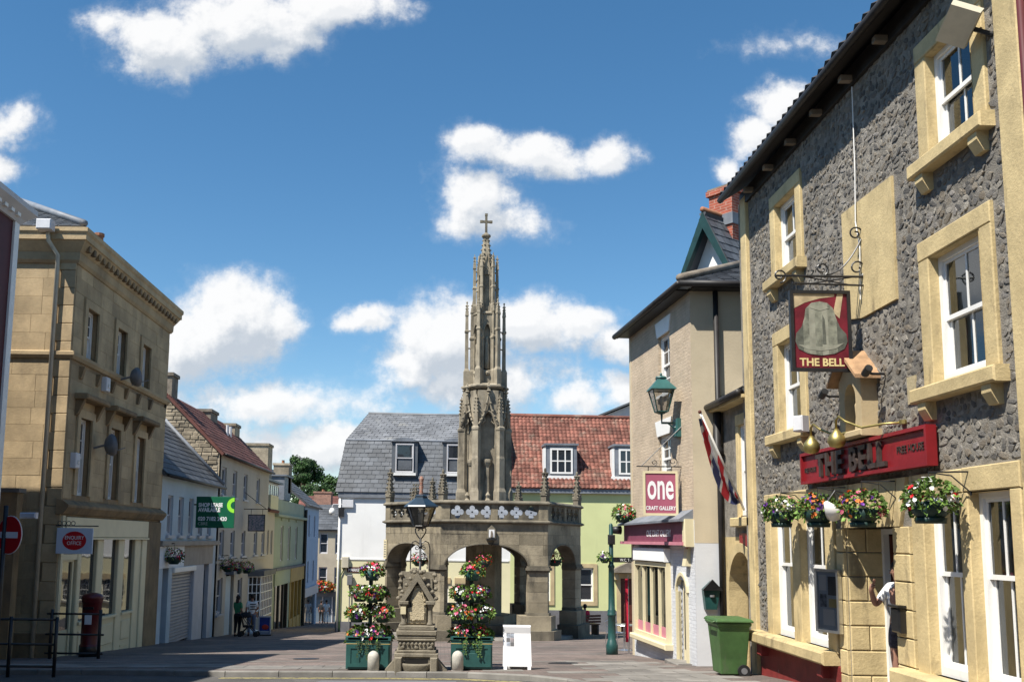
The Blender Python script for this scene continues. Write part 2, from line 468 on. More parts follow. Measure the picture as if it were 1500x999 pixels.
class MB:
    def __init__(s):
        s.v = []
        s.f = []

    def add(s, vs, fs):
        k = len(s.v)
        s.v += [tuple(p) for p in vs]
        s.f += [tuple(i + k for i in f) for f in fs]
        return s

    def box(s, F, u0, u1, n0, n1, z0, z1, ch=0.):
        if u1 < u0: u0, u1 = u1, u0
        if n1 < n0: n0, n1 = n1, n0
        if ch <= 0:
            vs = [F(u, n, z) for n in (n0, n1) for z in (z0, z1) for u in (u0, u1)]
            s.add(vs, [(0, 2, 3, 1), (4, 5, 7, 6), (0, 1, 5, 4), (2, 6, 7, 3), (0, 4, 6, 2), (1, 3, 7, 5)])
        else:
            c = ch
            vs = [F(u, n0, z) for z in (z0, z1) for u in (u0, u1)] + [F(u, n1 - c, z) for z in (z0, z1) for u in (u0, u1)] + \
                 [F(u, n1, z) for z in (z0 + c, z1 - c) for u in (u0 + c, u1 - c)]
            s.add(vs, [(0, 2, 3, 1), (0, 1, 5, 4), (2, 6, 7, 3), (0, 4, 6, 2), (1, 3, 7, 5),
                       (4, 5, 9, 8), (6, 10, 11, 7), (4, 8, 10, 6), (5, 7, 11, 9), (8, 9, 11, 10)])
        return s

    def wbox(s, x0, x1, y0, y1, z0, z1, ch=0.):
        return s.box(WF, x0, x1, -y1, -y0, z0, z1, ch)

    def poly(s, F, pts, n0, n1):
        """prism of a (u, z) outline (counter-clockwise seen from outside)"""
        k = len(pts)
        vs = [F(u, n0, z) for u, z in pts] + [F(u, n1, z) for u, z in pts]
        fs = [tuple(range(k - 1, -1, -1)), tuple(range(k, 2 * k))]
        for i in range(k):
            j = (i + 1) % k
            fs.append((i, j, k + j, k + i))
        return s.add(vs, fs)

    def prism(s, plan, z0, z1):
        """prism of a plan outline in x, y"""
        k = len(plan)
        vs = [(x, y, z0) for x, y in plan] + [(x, y, z1) for x, y in plan]
        fs = [tuple(range(k - 1, -1, -1)), tuple(range(k, 2 * k))]
        for i in range(k):
            j = (i + 1) % k
            fs.append((i, j, k + j, k + i))
        return s.add(vs, fs)

    def tube(s, pts, r, n=6, caps=True, r2=None):
        pts = [Vector(p) for p in pts]
        k = len(pts)
        base = len(s.v)
        up = None
        for i, p in enumerate(pts):
            t = (pts[min(i + 1, k - 1)] - pts[max(i - 1, 0)])
            if t.length < 1e-9:
                t = Vector((0, 0, 1))
            t.normalize()
            if up is None:
                up = Vector((0, 0, 1)) if abs(t.z) < .9 else Vector((1, 0, 0))
            a = t.cross(up)
            if a.length < 1e-6:
                a = t.orthogonal()
            a.normalize()
            b = a.cross(t)
            up = b
            rr = r if r2 is None else r + (r2 - r) * i / max(1, k - 1)
            if isinstance(r, (list, tuple)):
                rr = r[i]
            for q in range(n):
                an = 2 * math.pi * q / n
                s.v.append(tuple(p + a * (rr * math.cos(an)) + b * (rr * math.sin(an))))
        for i in range(k - 1):
            for q in range(n):
                w = (q + 1) % n
                s.f.append((base + i * n + q, base + i * n + w, base + (i + 1) * n + w, base + (i + 1) * n + q))
        if caps:
            s.f.append(tuple(base + q for q in range(n - 1, -1, -1)))
            s.f.append(tuple(base + (k - 1) * n + q for q in range(n)))
        return s

    def lathe(s, c, prof, n=12, rot=0., sx=1., sy=1.):
        base = len(s.v)
        for r, z in prof:
            for q in range(n):
                an = 2 * math.pi * q / n + rot
                s.v.append((c[0] + r * sx * math.cos(an), c[1] + r * sy * math.sin(an), c[2] + z))
        k = len(prof)
        for i in range(k - 1):
            for q in range(n):
                w = (q + 1) % n
                s.f.append((base + i * n + q, base + i * n + w, base + (i + 1) * n + w, base + (i + 1) * n + q))
        s.f.append(tuple(base + q for q in range(n - 1, -1, -1)))
        s.f.append(tuple(base + (k - 1) * n + q for q in range(n)))
        return s

    def ball(s, c, rx, ry=None, rz=None, n=10, m=6):
        ry = ry or rx
        rz = rz or rx
        return s.lathe(c, [(max(.001, math.sin(math.pi * i / m)), -math.cos(math.pi * i / m) * rz) for i in range(m + 1)], n, 0, rx, ry)

    def sweep(s, path, prof, closed=False):
        """moulding: profile (outward, z) carried along a plan path; outward is to the right of travel"""
        k = len(path)
        base = len(s.v)
        q = len(prof)
        for i, (x, y) in enumerate(path):
            def nrm(a, b):
                dx, dy = b[0] - a[0], b[1] - a[1]
                l = math.hypot(dx, dy)
                return dy / l, -dx / l
            if closed or 0 < i < k - 1:
                n1 = nrm(path[i - 1], path[i])
                n2 = nrm(path[i], path[(i + 1) % k])
                mx, my = n1[0] + n2[0], n1[1] + n2[1]
                l2 = mx * mx + my * my
                mx, my = 2 * mx / l2, 2 * my / l2
            elif i == 0:
                mx, my = nrm(path[0], path[1])
            else:
                mx, my = nrm(path[k - 2], path[k - 1])
            for o, z in prof:
                s.v.append((x + mx * o, y + my * o, z))
        for i in range(k if closed else k - 1):
            j = (i + 1) % k
            for a in range(q):
                b = (a + 1) % q
                s.f.append((base + i * q + a, base + j * q + a, base + j * q + b, base + i * q + b))
        if not closed:
            s.f.append(tuple(base + a for a in range(q)))
            s.f.append(tuple(base + (k - 1) * q + a for a in range(q - 1, -1, -1)))
        return s


def fix(me):
    bm = bmesh.new()
    bm.from_mesh(me)
    bmesh.ops.recalc_face_normals(bm, faces=bm.faces)
    bm.to_mesh(me)
    bm.free()


def mk(mb, name, material, parent=None, smooth=False, kind=None, label=None, cat=None, group=None, recalc=True, loc=None):
    org = ROOT.get(parent.name, Vector()) if parent is not None else (Vector(loc) if loc is not None else Vector())
    me = bpy.data.meshes.new(name)
    me.from_pydata([(x - org.x, y - org.y, z - org.z) for x, y, z in mb.v], [], mb.f)
    if recalc:
        fix(me)
    me.materials.append(M[material] if isinstance(material, str) else material)
    if smooth:
        for p in me.polygons:
            p.use_smooth = True
    o = bpy.data.objects.new(name, me)
    col.objects.link(o)
    if parent is not None:
        o.parent = parent
    elif loc is not None:
        o.location = org
    ROOT[o.name] = org
    tag(o, label, cat, group, kind)
    return o


def tag(o, label=None, cat=None, group=None, kind=None):
    if label: o['label'] = label
    if cat: o['category'] = cat
    if group: o['group'] = group
    if kind: o['kind'] = kind
    return o


def thing(name, label, cat, loc=(0, 0, 0), group=None):
    o = bpy.data.objects.new(name, None)
    o.empty_display_size = .2
    o.location = loc
    col.objects.link(o)
    ROOT[o.name] = Vector(loc)
    return tag(o, label, cat, group)


def dup(root, loc, rotz=0, label=None, scale=None):
    r = root.copy()
    col.objects.link(r)
    r.location = loc
    r.rotation_euler = (0, 0, rotz)
    if scale: r.scale = (scale,) * 3
    if label: r['label'] = label
    for ch in list(root.children):
        c = ch.copy()
        col.objects.link(c)
        c.parent = r
        for g in ch.children:
            d = g.copy()
            col.objects.link(d)
            d.parent = c
    return r


def ground(Y):
    if Y < 5:
        return -1.6025
    return -(1.25 + .0705 * Y)


PAVE = .1


# ---- walls, windows, roofs
def wall(parent, name, F, u0, u1, z0, z1, holes, material, depth=.25):
    us = sorted(set([u0, u1] + [x for h in holes for x in h[:2]]))
    zs = sorted(set([z0, z1] + [x for h in holes for x in h[2:4]]))
    us = [x for x in us if u0 - 1e-6 <= x <= u1 + 1e-6]
    zs = [x for x in zs if z0 - 1e-6 <= x <= z1 + 1e-6]
    mb = MB()
    for i in range(len(us) - 1):
        for j in range(len(zs) - 1):
            a, b, c, d = us[i], us[i + 1], zs[j], zs[j + 1]
            mu, mz = (a + b) / 2, (c + d) / 2
            if any(h[0] < mu < h[1] and h[2] < mz < h[3] for h in holes):
                continue
            mb.add([F(a, 0, c), F(b, 0, c), F(b, 0, d), F(a, 0, d)], [(0, 1, 2, 3)])
    for h in holes:
        a, b, c, d = h[:4]
        q = [(a, c), (b, c), (b, d), (a, d)]
        for k in range(4):
            p, r = q[k], q[(k + 1) % 4]
            mb.add([F(p[0], 0, p[1]), F(p[0], -depth, p[1]), F(r[0], -depth, r[1]), F(r[0], 0, r[1])], [(0, 1, 2, 3)])
    return mk(mb, name, material, parent, recalc=False)


def ring(mb, F, u0, u1, z0, z1, t, n0, n1, tb=None, ch=0):
    tb = tb or t
    mb.box(F, u0, u0 + t, n0, n1, z0, z1, ch)
    mb.box(F, u1 - t, u1, n0, n1, z0, z1, ch)
    mb.box(F, u0 + t, u1 - t, n0, n1, z1 - t, z1, ch)
    mb.box(F, u0 + t, u1 - t, n0, n1, z0, z0 + tb, ch)


def sash(parent, F, u0, u1, z0, z1, n=-.12, nx=2, ny=1, glass='glass', frame='white_paint', cells=False, curtain=None, fw=.055, mid=None, open_low=0.):
    """sliding sash window: box frame, two sashes with glazing bars, a pane in each"""
    mb = MB()
    ring(mb, F, u0, u1, z0, z1, fw, n - .06, n + .03, fw * 1.5)
    win = mk(mb, 'window', frame, parent)
    zm = mid if mid is not None else (z0 + z1) / 2
    a, b = u0 + fw, u1 - fw
    for k, (c, d, nn) in enumerate(((zm - .02, z1 - fw, n), (z0 + fw * 1.5 + open_low, zm + .02 + open_low, n - .04))):
        mb = MB()
        t = .04
        ring(mb, F, a, b, c, d, t, nn - .03, nn, t * 1.3)
        for i in range(1, nx):
            x = a + (b - a) * i / nx
            mb.box(F, x - .012, x + .012, nn - .025, nn - .003, c + t, d - t)
        for j in range(1, ny):
            z = c + (d - c) * j / ny
            mb.box(F, a + t, b - t, nn - .024, nn - .004, z - .012, z + .012)
        mk(mb, 'sash', frame, win)
        if cells:
            for i in range(nx):
                for j in range(ny):
                    x0, x1 = a + (b - a) * i / nx, a + (b - a) * (i + 1) / nx
                    y0, y1 = c + (d - c) * j / ny, c + (d - c) * (j + 1) / ny
                    mk(MB().add([F(x0, nn - .015, y0), F(x1, nn - .015, y0), F(x1, nn - .015, y1), F(x0, nn - .015, y1)], [(0, 1, 2, 3)]), 'pane', glass, win, recalc=False)
        else:
            mk(MB().add([F(a, nn - .015, c), F(b, nn - .015, c), F(b, nn - .015, d), F(a, nn - .015, d)], [(0, 1, 2, 3)]), 'pane', glass, win, recalc=False)
    if curtain:
        mb = MB()
        for (s0, s1) in curtain:
            q = 14
            x0, x1 = u0 + (u1 - u0) * s0, u0 + (u1 - u0) * s1
            for i in range(q):
                p0, p1 = x0 + (x1 - x0) * i / q, x0 + (x1 - x0) * (i + 1) / q
                m0, m1 = n - .14 - .03 * math.sin(i * 2.1), n - .14 - .03 * math.sin((i + 1) * 2.1)
                mb.add([F(p0, m0, z0), F(p1, m1, z0), F(p1, m1, z1), F(p0, m0, z1)], [(0, 1, 2, 3)])
        mk(mb, 'curtain', 'curtain', win, recalc=False)
    return win


def bars_window(parent, F, u0, u1, z0, z1, n, nx, ny, glass='glass', frame='white_paint', fw=.05, bar=.014):
    """fixed window with a grid of glazing bars"""
    mb = MB()
    ring(mb, F, u0, u1, z0, z1, fw, n - .05, n)
    for i in range(1, nx):
        x = u0 + (u1 - u0) * i / nx
        mb.box(F, x - bar, x + bar, n - .04, n - .005, z0 + fw, z1 - fw)
    for j in range(1, ny):
        z = z0 + (z1 - z0) * j / ny
        mb.box(F, u0 + fw, u1 - fw, n - .039, n - .006, z - bar, z + bar)
    w = mk(mb, 'window', frame, parent)
    mk(MB().add([F(u0, n - .03, z0), F(u1, n - .03, z0), F(u1, n - .03, z1), F(u0, n - .03, z1)], [(0, 1, 2, 3)]), 'pane', glass, w, recalc=False)
    return w


def subtract(rects, h):
    out = []
    for a, b, c, d in rects:
        if b <= h[0] or a >= h[1] or d <= h[2] or c >= h[3]:
            out.append((a, b, c, d))
            continue
        if a < h[0]: out.append((a, h[0], c, d))
        if b > h[1]: out.append((h[1], b, c, d))
        a2, b2 = max(a, h[0]), min(b, h[1])
        if c < h[2]: out.append((a2, b2, c, h[2]))
        if d > h[3]: out.append((a2, b2, h[3], d))
    return out


def ashlar(parent, F, u0, u1, z0, z1, ch, bl, material, holes=(), name='block', proud=.009, gap=.004, rnd=None, first=0):
    rnd = rnd or random
    nz = max(1, round((z1 - z0) / ch))
    hh = (z1 - z0) / nz
    for j in range(nz):
        c, d = z0 + j * hh, z0 + (j + 1) * hh
        u = u0 - (bl * .5 if (j + first) % 2 else 0) - rnd.uniform(0, .1) * bl
        while u < u1:
            w = bl * rnd.uniform(.75, 1.25)
            a, b = max(u, u0), min(u + w, u1)
            u += w
            if b - a < .05:
                continue
            rs = [(a, b, c, d)]
            for h in holes:
                rs = subtract(rs, h)
            for (p, q, e, f) in rs:
                if q - p < .05 or f - e < .05:
                    continue
                mk(MB().box(F, p + gap / 2, q - gap / 2, -.01, proud + rnd.uniform(-.004, .004), e + gap / 2, f - gap / 2, .004), name, material, parent, recalc=False)


def roof_plane(parent, A, B, C, D_, tw, tl, material, name='roof', tiles=True, thick=.12, curved=False, ins=0.):
    """A, B eaves left/right, C, D ridge right/left; a solid slab with overlapping tiles or slates on it"""
    A, B, C, D_ = map(Vector, (A, B, C, D_))
    nrm = (B - A).cross(D_ - A).normalized()
    if nrm.z < 0:
        nrm = -nrm
    mb = MB()
    lo = [p - nrm * thick for p in (A, B, C, D_)]
    mb.add([A, B, C, D_] + lo, [(0, 1, 2, 3), (7, 6, 5, 4), (0, 4, 5, 1), (1, 5, 6, 2), (2, 6, 7, 3), (3, 7, 4, 0)])
    slab = mk(mb, name, material, parent)
    if not tiles:
        return slab
    rows = max(1, round(((D_ - A).length + (C - B).length) / 2 / tl))
    mb = MB()
    ex = .025
    for j in range(rows):
        t0, t1 = j / rows, min(1., (j + 1.25) / rows)
        L0, R0 = A.lerp(D_, t0), B.lerp(C, t0)
        L1, R1 = A.lerp(D_, t1), B.lerp(C, t1)
        wid = max((R0 - L0).length, (R1 - L1).length)
        k = max(1, round(wid / tw))
        off = .5 if j % 2 and not curved else 0
        for i in range(-1, k + 1):
            s0, s1 = (i + off) / k, (i + 1 + off) / k
            s0, s1 = max(0, s0), min(1, s1)
            if s1 - s0 < .15 / k:
                continue
            g = .04 / k
            p0, p1 = L0.lerp(R0, s0 + g), L0.lerp(R0, s1 - g)
            p2, p3 = L1.lerp(R1, s1 - g), L1.lerp(R1, s0 + g)
            h0 = nrm * (ex + random.uniform(-.004, .006))
            h1 = nrm * .004
            if curved:
                pm0, pm1 = (p0 + p1) / 2 + nrm * .05, (p2 + p3) / 2 + nrm * .035
                mb.add([p0 + h0, pm0 + h0, p1 + h0, p2 + h1, pm1 + h1, p3 + h1, p0, p1],
                       [(0, 1, 4, 5), (1, 2, 3, 4), (6, 7, 2, 1, 0)])
            else:
                mb.add([p0 + h0, p1 + h0, p2 + h1, p3 + h1, p0, p1], [(0, 1, 2, 3), (4, 5, 1, 0)])
    mk(mb, 'tiles', material, slab, kind='stuff')
    return slab


def text(parent, s, F, u, z, size, n, material, name='lettering', sx=1., align='LEFT', depth=.004, bold=0., spacing=1.):
    cu = bpy.data.curves.new('txt', 'FONT')
    cu.body = s
    cu.size = size
    cu.align_x = align
    cu.extrude = depth
    cu.offset = bold
    cu.space_character = spacing
    cu.resolution_u = 3
    ob = bpy.data.objects.new('txt', cu)
    col.objects.link(ob)
    dg = bpy.context.evaluated_depsgraph_get()
    me = ob.evaluated_get(dg).to_mesh()
    mb = MB()
    mb.v = [F(u + v.co.x * sx, n + v.co.z + depth, z + v.co.y) for v in me.vertices]
    mb.f = [tuple(p.vertices) for p in me.polygons]
    ob.evaluated_get(dg).to_mesh_clear()
    bpy.data.objects.remove(ob)
    bpy.data.curves.remove(cu)
    return mk(mb, name, material, parent)


def scroll(mb, F, u, z, r, a0, turns, n, rad=.012, sgn=1, k=18):
    pts = []
    for i in range(k + 1):
        t = i / k
        a = a0 + sgn * turns * 2 * math.pi * t
        rr = r * (1 - .75 * t)
        pts.append(F(u + rr * math.cos(a), n, z + rr * math.sin(a)))
    mb.tube(pts, rad, 5)


def flowers(parent, c, rad, nl=140, nf=60, cols=('fl_pink', 'fl_white', 'fl_red'), droop=.5, lsize=.055, fsize=.032, seed=1, leafname='foliage', weights=None):
    """mound of trailing leaves with blossom: leaf blades and petal discs spread through the volume"""
    rn = random.Random(seed)
    rx, ry, rz = rad

    def spot(out):
        while True:
            v = Vector((rn.uniform(-1, 1), rn.uniform(-1, 1), rn.uniform(-droop, 1)))
            l = v.length
            if .15 < l < 1:
                break
        v = v / l * (l ** out)
        return Vector((c[0] + v.x * rx, c[1] + v.y * ry, c[2] + v.z * rz)), v.normalized()
    mb = MB()
    for i in range(nl):
        p, d = spot(.4)
        if rn.random() < .22:
            p.z -= rz * rn.uniform(.3, 1.1) * droop
        d = (d + Vector((rn.uniform(-.7, .7), rn.uniform(-.7, .7), rn.uniform(-.5, .9)))).normalized()
        s = d.orthogonal().normalized()
        s.rotate(Matrix.Rotation(rn.uniform(0, 6.28), 3, d))
        L = lsize * rn.uniform(.7, 1.5)
        w = L * .36
        tip = p + d * L + Vector((0, 0, -.25 * L))
        m_ = p + d * L * .5 + d.cross(s) * L * .12
        mb.add([p, m_ + s * w, tip, m_ - s * w], [(0, 1, 2), (0, 2, 3)])
    mk(mb, leafname, 'leaf', parent, recalc=False)
    per = {k: MB() for k in cols}
    for i in range(nf):
        k = rn.choices(cols, weights)[0] if weights else rn.choice(cols)
        p, d = spot(.22)
        for q in range(rn.randint(1, 4)):
            pc = p + Vector((rn.uniform(-1, 1), rn.uniform(-1, 1), rn.uniform(-1, 1))) * fsize * 1.2
            e = (d + Vector((rn.uniform(-.6, .6), rn.uniform(-.6, .6), rn.uniform(-.3, .6)))).normalized()
            s = e.orthogonal().normalized()
            t = e.cross(s)
            r = fsize * rn.uniform(.7, 1.25)
            vs = [pc + e * r * .25]
            for a in range(6):
                an = a * math.pi / 3
                vs.append(pc + (s * math.cos(an) + t * math.sin(an)) * r * (1 if a % 2 else .8) + e * r * .5)
            per[k].add(vs, [(0, 1 + a, 1 + (a + 1) % 6) for a in range(6)])
    for k, b in per.items():
        if b.v:
            mk(b, 'blossom', k, parent, recalc=False)


def clip_rect(poly, a, b, c, d):
    def cl(P, ins, inter):
        out = []
        for i in range(len(P)):
            p, q = P[i - 1], P[i]
            if ins(q):
                if not ins(p): out.append(inter(p, q))
                out.append(q)
            elif ins(p):
                out.append(inter(p, q))
        return out
    def ix(v):
        return lambda p, q: (v, p[1] + (q[1] - p[1]) * (v - p[0]) / (q[0] - p[0]))
    def iz(v):
        return lambda p, q: (p[0] + (q[0] - p[0]) * (v - p[1]) / (q[1] - p[1]), v)
    for ins, inter in ((lambda p: p[0] >= a, ix(a)), (lambda p: p[0] <= b, ix(b)), (lambda p: p[1] >= c, iz(c)), (lambda p: p[1] <= d, iz(d))):
        if poly:
            poly = cl(poly, ins, inter)
    return poly



# ================================================================ the setting
def sheet(name, pts, material, dz=0., parent=None, kind='structure'):
    mb = MB()
    mb.add([(x, y, ground(y) + dz) for x, y in pts], [tuple(range(len(pts)))])
    o = mk(mb, name, material, parent, recalc=False, kind=kind if parent is None else None)
    if o.data.polygons[0].normal.z < 0:
        o.data.flip_normals()
    return o


mb = MB()
N = 48
xs = [-700 + 1400 * i / N for i in range(N + 1)]
ys = [-60, -20, 5, 20, 60, 100, 120, 140, 160, 180, 200, 220, 240, 260, 280, 320, 400, 600, 1200]


def terrain(x, y):
    z = ground(min(y, 105)) - .3
    if y > 110:
        t = min(1, (y - 110) / 140)
        z += 15 * t * t * (3 - 2 * t) * (1 + .15 * math.sin(x * .02))
    return z


vs_ = [(x, y, terrain(x, y)) for y in ys for x in xs]
mb.add(vs_, [(j * (N + 1) + i, j * (N + 1) + i + 1, (j + 1) * (N + 1) + i + 1, (j + 1) * (N + 1) + i) for j in range(len(ys) - 1) for i in range(N)])
mk(mb, 'ground', 'earth', None, kind='structure', recalc=False)
mb = MB()
mb.add([(-60, -40, ground(0)), (60, -40, ground(0)), (60, 5, ground(5)), (-60, 5, ground(5)), (60, 30, ground(30)), (-60, 30, ground(30))], [(0, 1, 2, 3), (3, 2, 4, 5)])
road = mk(mb, 'road', 'asphalt', None, kind='structure', recalc=False)
KP = [(-30, 19.4), (-12, 18.9), (-6, 18.55), (-4, 18.1), (-1, 18.0), (.5, 17.75), (1.57, 17.0), (2.1, 16.0), (2.35, 14.9), (2.5, 13.2), (2.5, 5.0)]
pave = sheet('pavement', KP + [(60, 5), (60, 112), (-60, 112), (-60, 19.4)], 'paving', PAVE)


def along(path, step):
    out = []
    for (a, b) in zip(path[:-1], path[1:]):
        L = math.hypot(b[0] - a[0], b[1] - a[1])
        k = max(1, round(L / step))
        out += [((a[0] + (b[0] - a[0]) * i / k, a[1] + (b[1] - a[1]) * i / k)) for i in range(k)]
    return out + [path[-1]]


kp = along(KP, .9)
for a, b in zip(kp[:-1], kp[1:]):
    if b[1] < 8 or a[0] < -16:
        continue
    dx, dy = b[0] - a[0], b[1] - a[1]
    l = math.hypot(dx, dy)
    ux, uy = dx / l, dy / l
    nx_, ny_ = uy, -ux           # towards the road
    mb = MB()
    vs_ = []
    for (s, o, z) in [(0, -.13, .004), (0, .012, .004), (0, .02, -.012), (0, .02, -.25), (0, -.13, -.25)]:
        pass
    pr = [(-.13, -.25), (.02, -.25), (.02, -.016), (.006, .004), (-.13, .004)]
    for s in (.006, l - .006):
        for o, z in pr:
            x, y = a[0] + ux * s + nx_ * o, a[1] + uy * s + ny_ * o
            vs_.append((x, y, ground(y) + PAVE + z))
    mb.add(vs_, [(0, 1, 2, 3, 4), (9, 8, 7, 6, 5)] + [(i, i + 5, (i + 1) % 5 + 5, (i + 1) % 5) for i in range(5)])
    mk(mb, 'kerb_stone', 'kerb', pave)


def kerb_y(x):
    for a, b in zip(KP[:-1], KP[1:]):
        if a[0] <= x <= b[0] and b[0] > a[0]:
            return a[1] + (b[1] - a[1]) * (x - a[0]) / (b[0] - a[0])
    return 99


def inslab(x, y):
    if x < 2.45:
        k = kerb_y(x)
        return k + .42 < y < k + 2.3 and x > -9
    return 9 < y < (22 if x < 4.7 else 19)


sx_, sy_ = .78, .6
for i in range(-12, 8):
    for j in range(14, 37):
        x, y = i * sx_ + (.39 if j % 2 else 0), j * sy_
        if not all(inslab(x + a, y + b) for a in (0, sx_) for b in (0, sy_)) or x + sx_ > 5.3:
            continue
        z = PAVE + .005 + random.uniform(0, .004)
        g_ = .008
        q = [(x + g_, y + g_), (x + sx_ - g_, y + g_), (x + sx_ - g_, y + sy_ - g_), (x + g_, y + sy_ - g_)]
        mb = MB()
        mb.add([(a, b, ground(b) + PAVE - .03) for a, b in q] + [(a, b, ground(b) + z) for a, b in q],
               [(3, 2, 1, 0), (4, 5, 6, 7), (0, 1, 5, 4), (1, 2, 6, 5), (2, 3, 7, 6), (3, 0, 4, 7)])
        mk(mb, 'paving_slab', 'slab', pave, recalc=False)
for off in (.28, .44):
    pth = []
    for a, b in zip(KP[2:-1], KP[3:]):
        pass
    base = [p for p in along(KP[3:10], .5)]
    vs_, fs_ = [], []
    for i, p in enumerate(base):
        q0, q1 = base[max(0, i - 1)], base[min(len(base) - 1, i + 1)]
        dx, dy = q1[0] - q0[0], q1[1] - q0[1]
        l = math.hypot(dx, dy)
        nx_, ny_ = dy / l, -dx / l
        for o in (off, off + .07):
            x, y = p[0] + nx_ * o, p[1] + ny_ * o
            vs_.append((x, y, ground(y) + .005))
    fs_ = [(2 * i, 2 * i + 1, 2 * i + 3, 2 * i + 2) for i in range(len(base) - 1)]
    o = mk(MB().add(vs_, fs_), 'yellow_line', 'yellow_paint', road, recalc=False)
    if o.data.polygons[0].normal.z < 0:
        o.data.flip_normals()

# bands of paler setts laid across the paving, an iron cover and a road gully
for (ya, wd) in ((21.2, .22), (24.6, .22), (29.0, .3), (33.0, .3)):
    o = sheet('sett_band', [(-8.9, ya), (4.1, ya), (4.1, ya + wd), (-8.9, ya + wd)], 'slab', PAVE + .006, pave)
for (xa, ya, r_) in ((2.6, 20.6, .32), (-3.1, 22.4, .3)):
    mb = MB()
    vs_ = [(xa + r_ * math.cos(a), ya + r_ * math.sin(a)) for a in [2 * math.pi * i / 20 for i in range(20)]]
    mb.add([(x, y, ground(y) + PAVE + .012) for x, y in vs_] + [(x, y, ground(y) + PAVE - .02) for x, y in vs_], [tuple(range(20))] + [(i, i + 20, (i + 1) % 20 + 20, (i + 1) % 20) for i in range(20)])
    mk(mb, 'manhole_cover', 'black_iron', pave)
o = sheet('road_patch', [(-2.2, 16.2), (.2, 16.1), (.3, 17.0), (-2.1, 17.1)], 'grey_plinth', .004, road)

# ================================================================ the rubble-stone pub on the right
BF = Fr(5.6, 17.4, 0, -1)
BY = lambda u: 17.4 - u
pub = thing('pub', 'three storey grey rubble stone pub with cream window surrounds and red name board', 'pub', (5.6, 17.4, ground(17.4)))
ZB = -3.0
EA = 6.42
holes = [(1.75, 2.7, 4.42, 5.65), (6.85, 7.8, 4.42, 5.65), (1.7, 2.65, 1.75, 3.25), (6.7, 7.75, 1.75, 3.25),
         (1.12, 2.08, -1.58, .5), (2.42, 3.4, -1.58, .5), (6.3, 7.08, -1.53, .5), (7.26, 8.02, -1.53, .5), (4.05, 5.5, ZB, .16)]
wall(pub, 'wall', BF, 0, 8.7, ZB, EA, holes, 'mortar', .56)
mb = MB()
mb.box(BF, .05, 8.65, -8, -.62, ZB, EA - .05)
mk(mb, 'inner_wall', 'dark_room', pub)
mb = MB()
mb.poly(Fr(5.6, 17.4, 1, 0), [(0, ZB), (8, ZB), (8, EA), (4, EA + 2.6), (0, EA)], -.3, 0)
mk(mb, 'end_wall', 'mortar', pub)
mb = MB()
mb.poly(Fr(5.6, 8.7, 1, 0), [(0, ZB), (8, ZB), (8, EA), (4, EA + 2.6), (0, EA)], -.3, 0)
mk(mb, 'end_wall', 'mortar', pub)
# window surrounds, sills, corbels
cover = []


def surround(F, parent, o, hole, z_sill, t=.03, material='bell_cream', proud=.045, head=True):
    a, b, c, d = o
    ha, hb, hc, hd = hole
    for nm, r in (('window_jamb', (a, ha, c, d if not head else hd)), ('window_jamb', (hb, b, c, d if not head else hd)), ('window_lintel', (a, b, hd, d))):
        mk(MB().box(F, r[0], r[1], -.02, proud + (.004 if 'lint' in nm else 0), r[2], r[3], .012), nm, material, parent, recalc=False)
    # reveals
    mb = MB()
    for (p, q) in (((ha, hc), (ha, hd)), ((hb, hd), (hb, hc)), ((ha, hd), (hb, hd))):
        s = .012
        mb.add([F(p[0] + (s if p[0] == ha and q[0] == ha else -s if p[0] == hb and q[0] == hb else 0), .04, p[1] - (s if p[1] == q[1] else 0)), F(q[0] + (s if p[0] == ha and q[0] == ha else -s if p[0] == hb and q[0] == hb else 0), .04, q[1] - (s if p[1] == q[1] else 0)),
                F(q[0] + (s if p[0] == ha and q[0] == ha else -s if p[0] == hb and q[0] == hb else 0), -.25, q[1] - (s if p[1] == q[1] else 0)), F(p[0] + (s if p[0] == ha and q[0] == ha else -s if p[0] == hb and q[0] == hb else 0), -.25, p[1] - (s if p[1] == q[1] else 0))], [(0, 1, 2, 3)])
    mk(mb, 'window_reveal', material, parent, recalc=False)
    cover.append((a, b, c, d))


for (oo, hh, sl_) in (((1.52, 2.92, 4.38, 5.87), holes[0], (1.42, 3.0)), ((6.62, 8.02, 4.38, 5.87), holes[1], (6.55, 8.1)),
                      ((1.47, 2.88, 1.72, 3.48), holes[2], (1.3, 2.98)), ((6.47, 7.97, 1.72, 3.48), holes[3], (6.35, 8.08))):
    surround(BF, pub, oo, hh, 0)
    z = oo[2]
    mk(MB().box(BF, sl_[0], sl_[1], -.2, .17, z - .15, z + .02, .02), 'window_sill', 'bell_cream', pub, recalc=False)
    for s in (sl_[0] + .12, sl_[1] - .3):
        mk(MB().poly(Fr(*BF(s, 0, 0)[:2], *BF.nn), [(-.02, z - .36), (.06, z - .36), (.13, z - .24), (.13, z - .15), (-.02, z - .15)], 0, -.17), 'corbel', 'bell_cream', pub)
        cover.append((s, s + .17, z - .36, z - .15))
    cover.append((sl_[0], sl_[1], z - .15, z + .02))
cu_ = ((0, .42), (.58, 1))
sash(pub, BF, *holes[0], n=-.1, nx=2, glass='glass_clear', fw=.07, curtain=((0, .3),))
sash(pub, BF, *holes[1], n=-.1, nx=2, glass='glass_clear', fw=.07, open_low=.02)
sash(pub, BF, *holes[2], n=-.1, nx=2, glass='glass_clear', fw=.07, curtain=((0, .55),))
sash(pub, BF, *holes[3], n=-.1, nx=2, glass='glass_clear', fw=.07, curtain=((.0, .35), (.8, 1)))
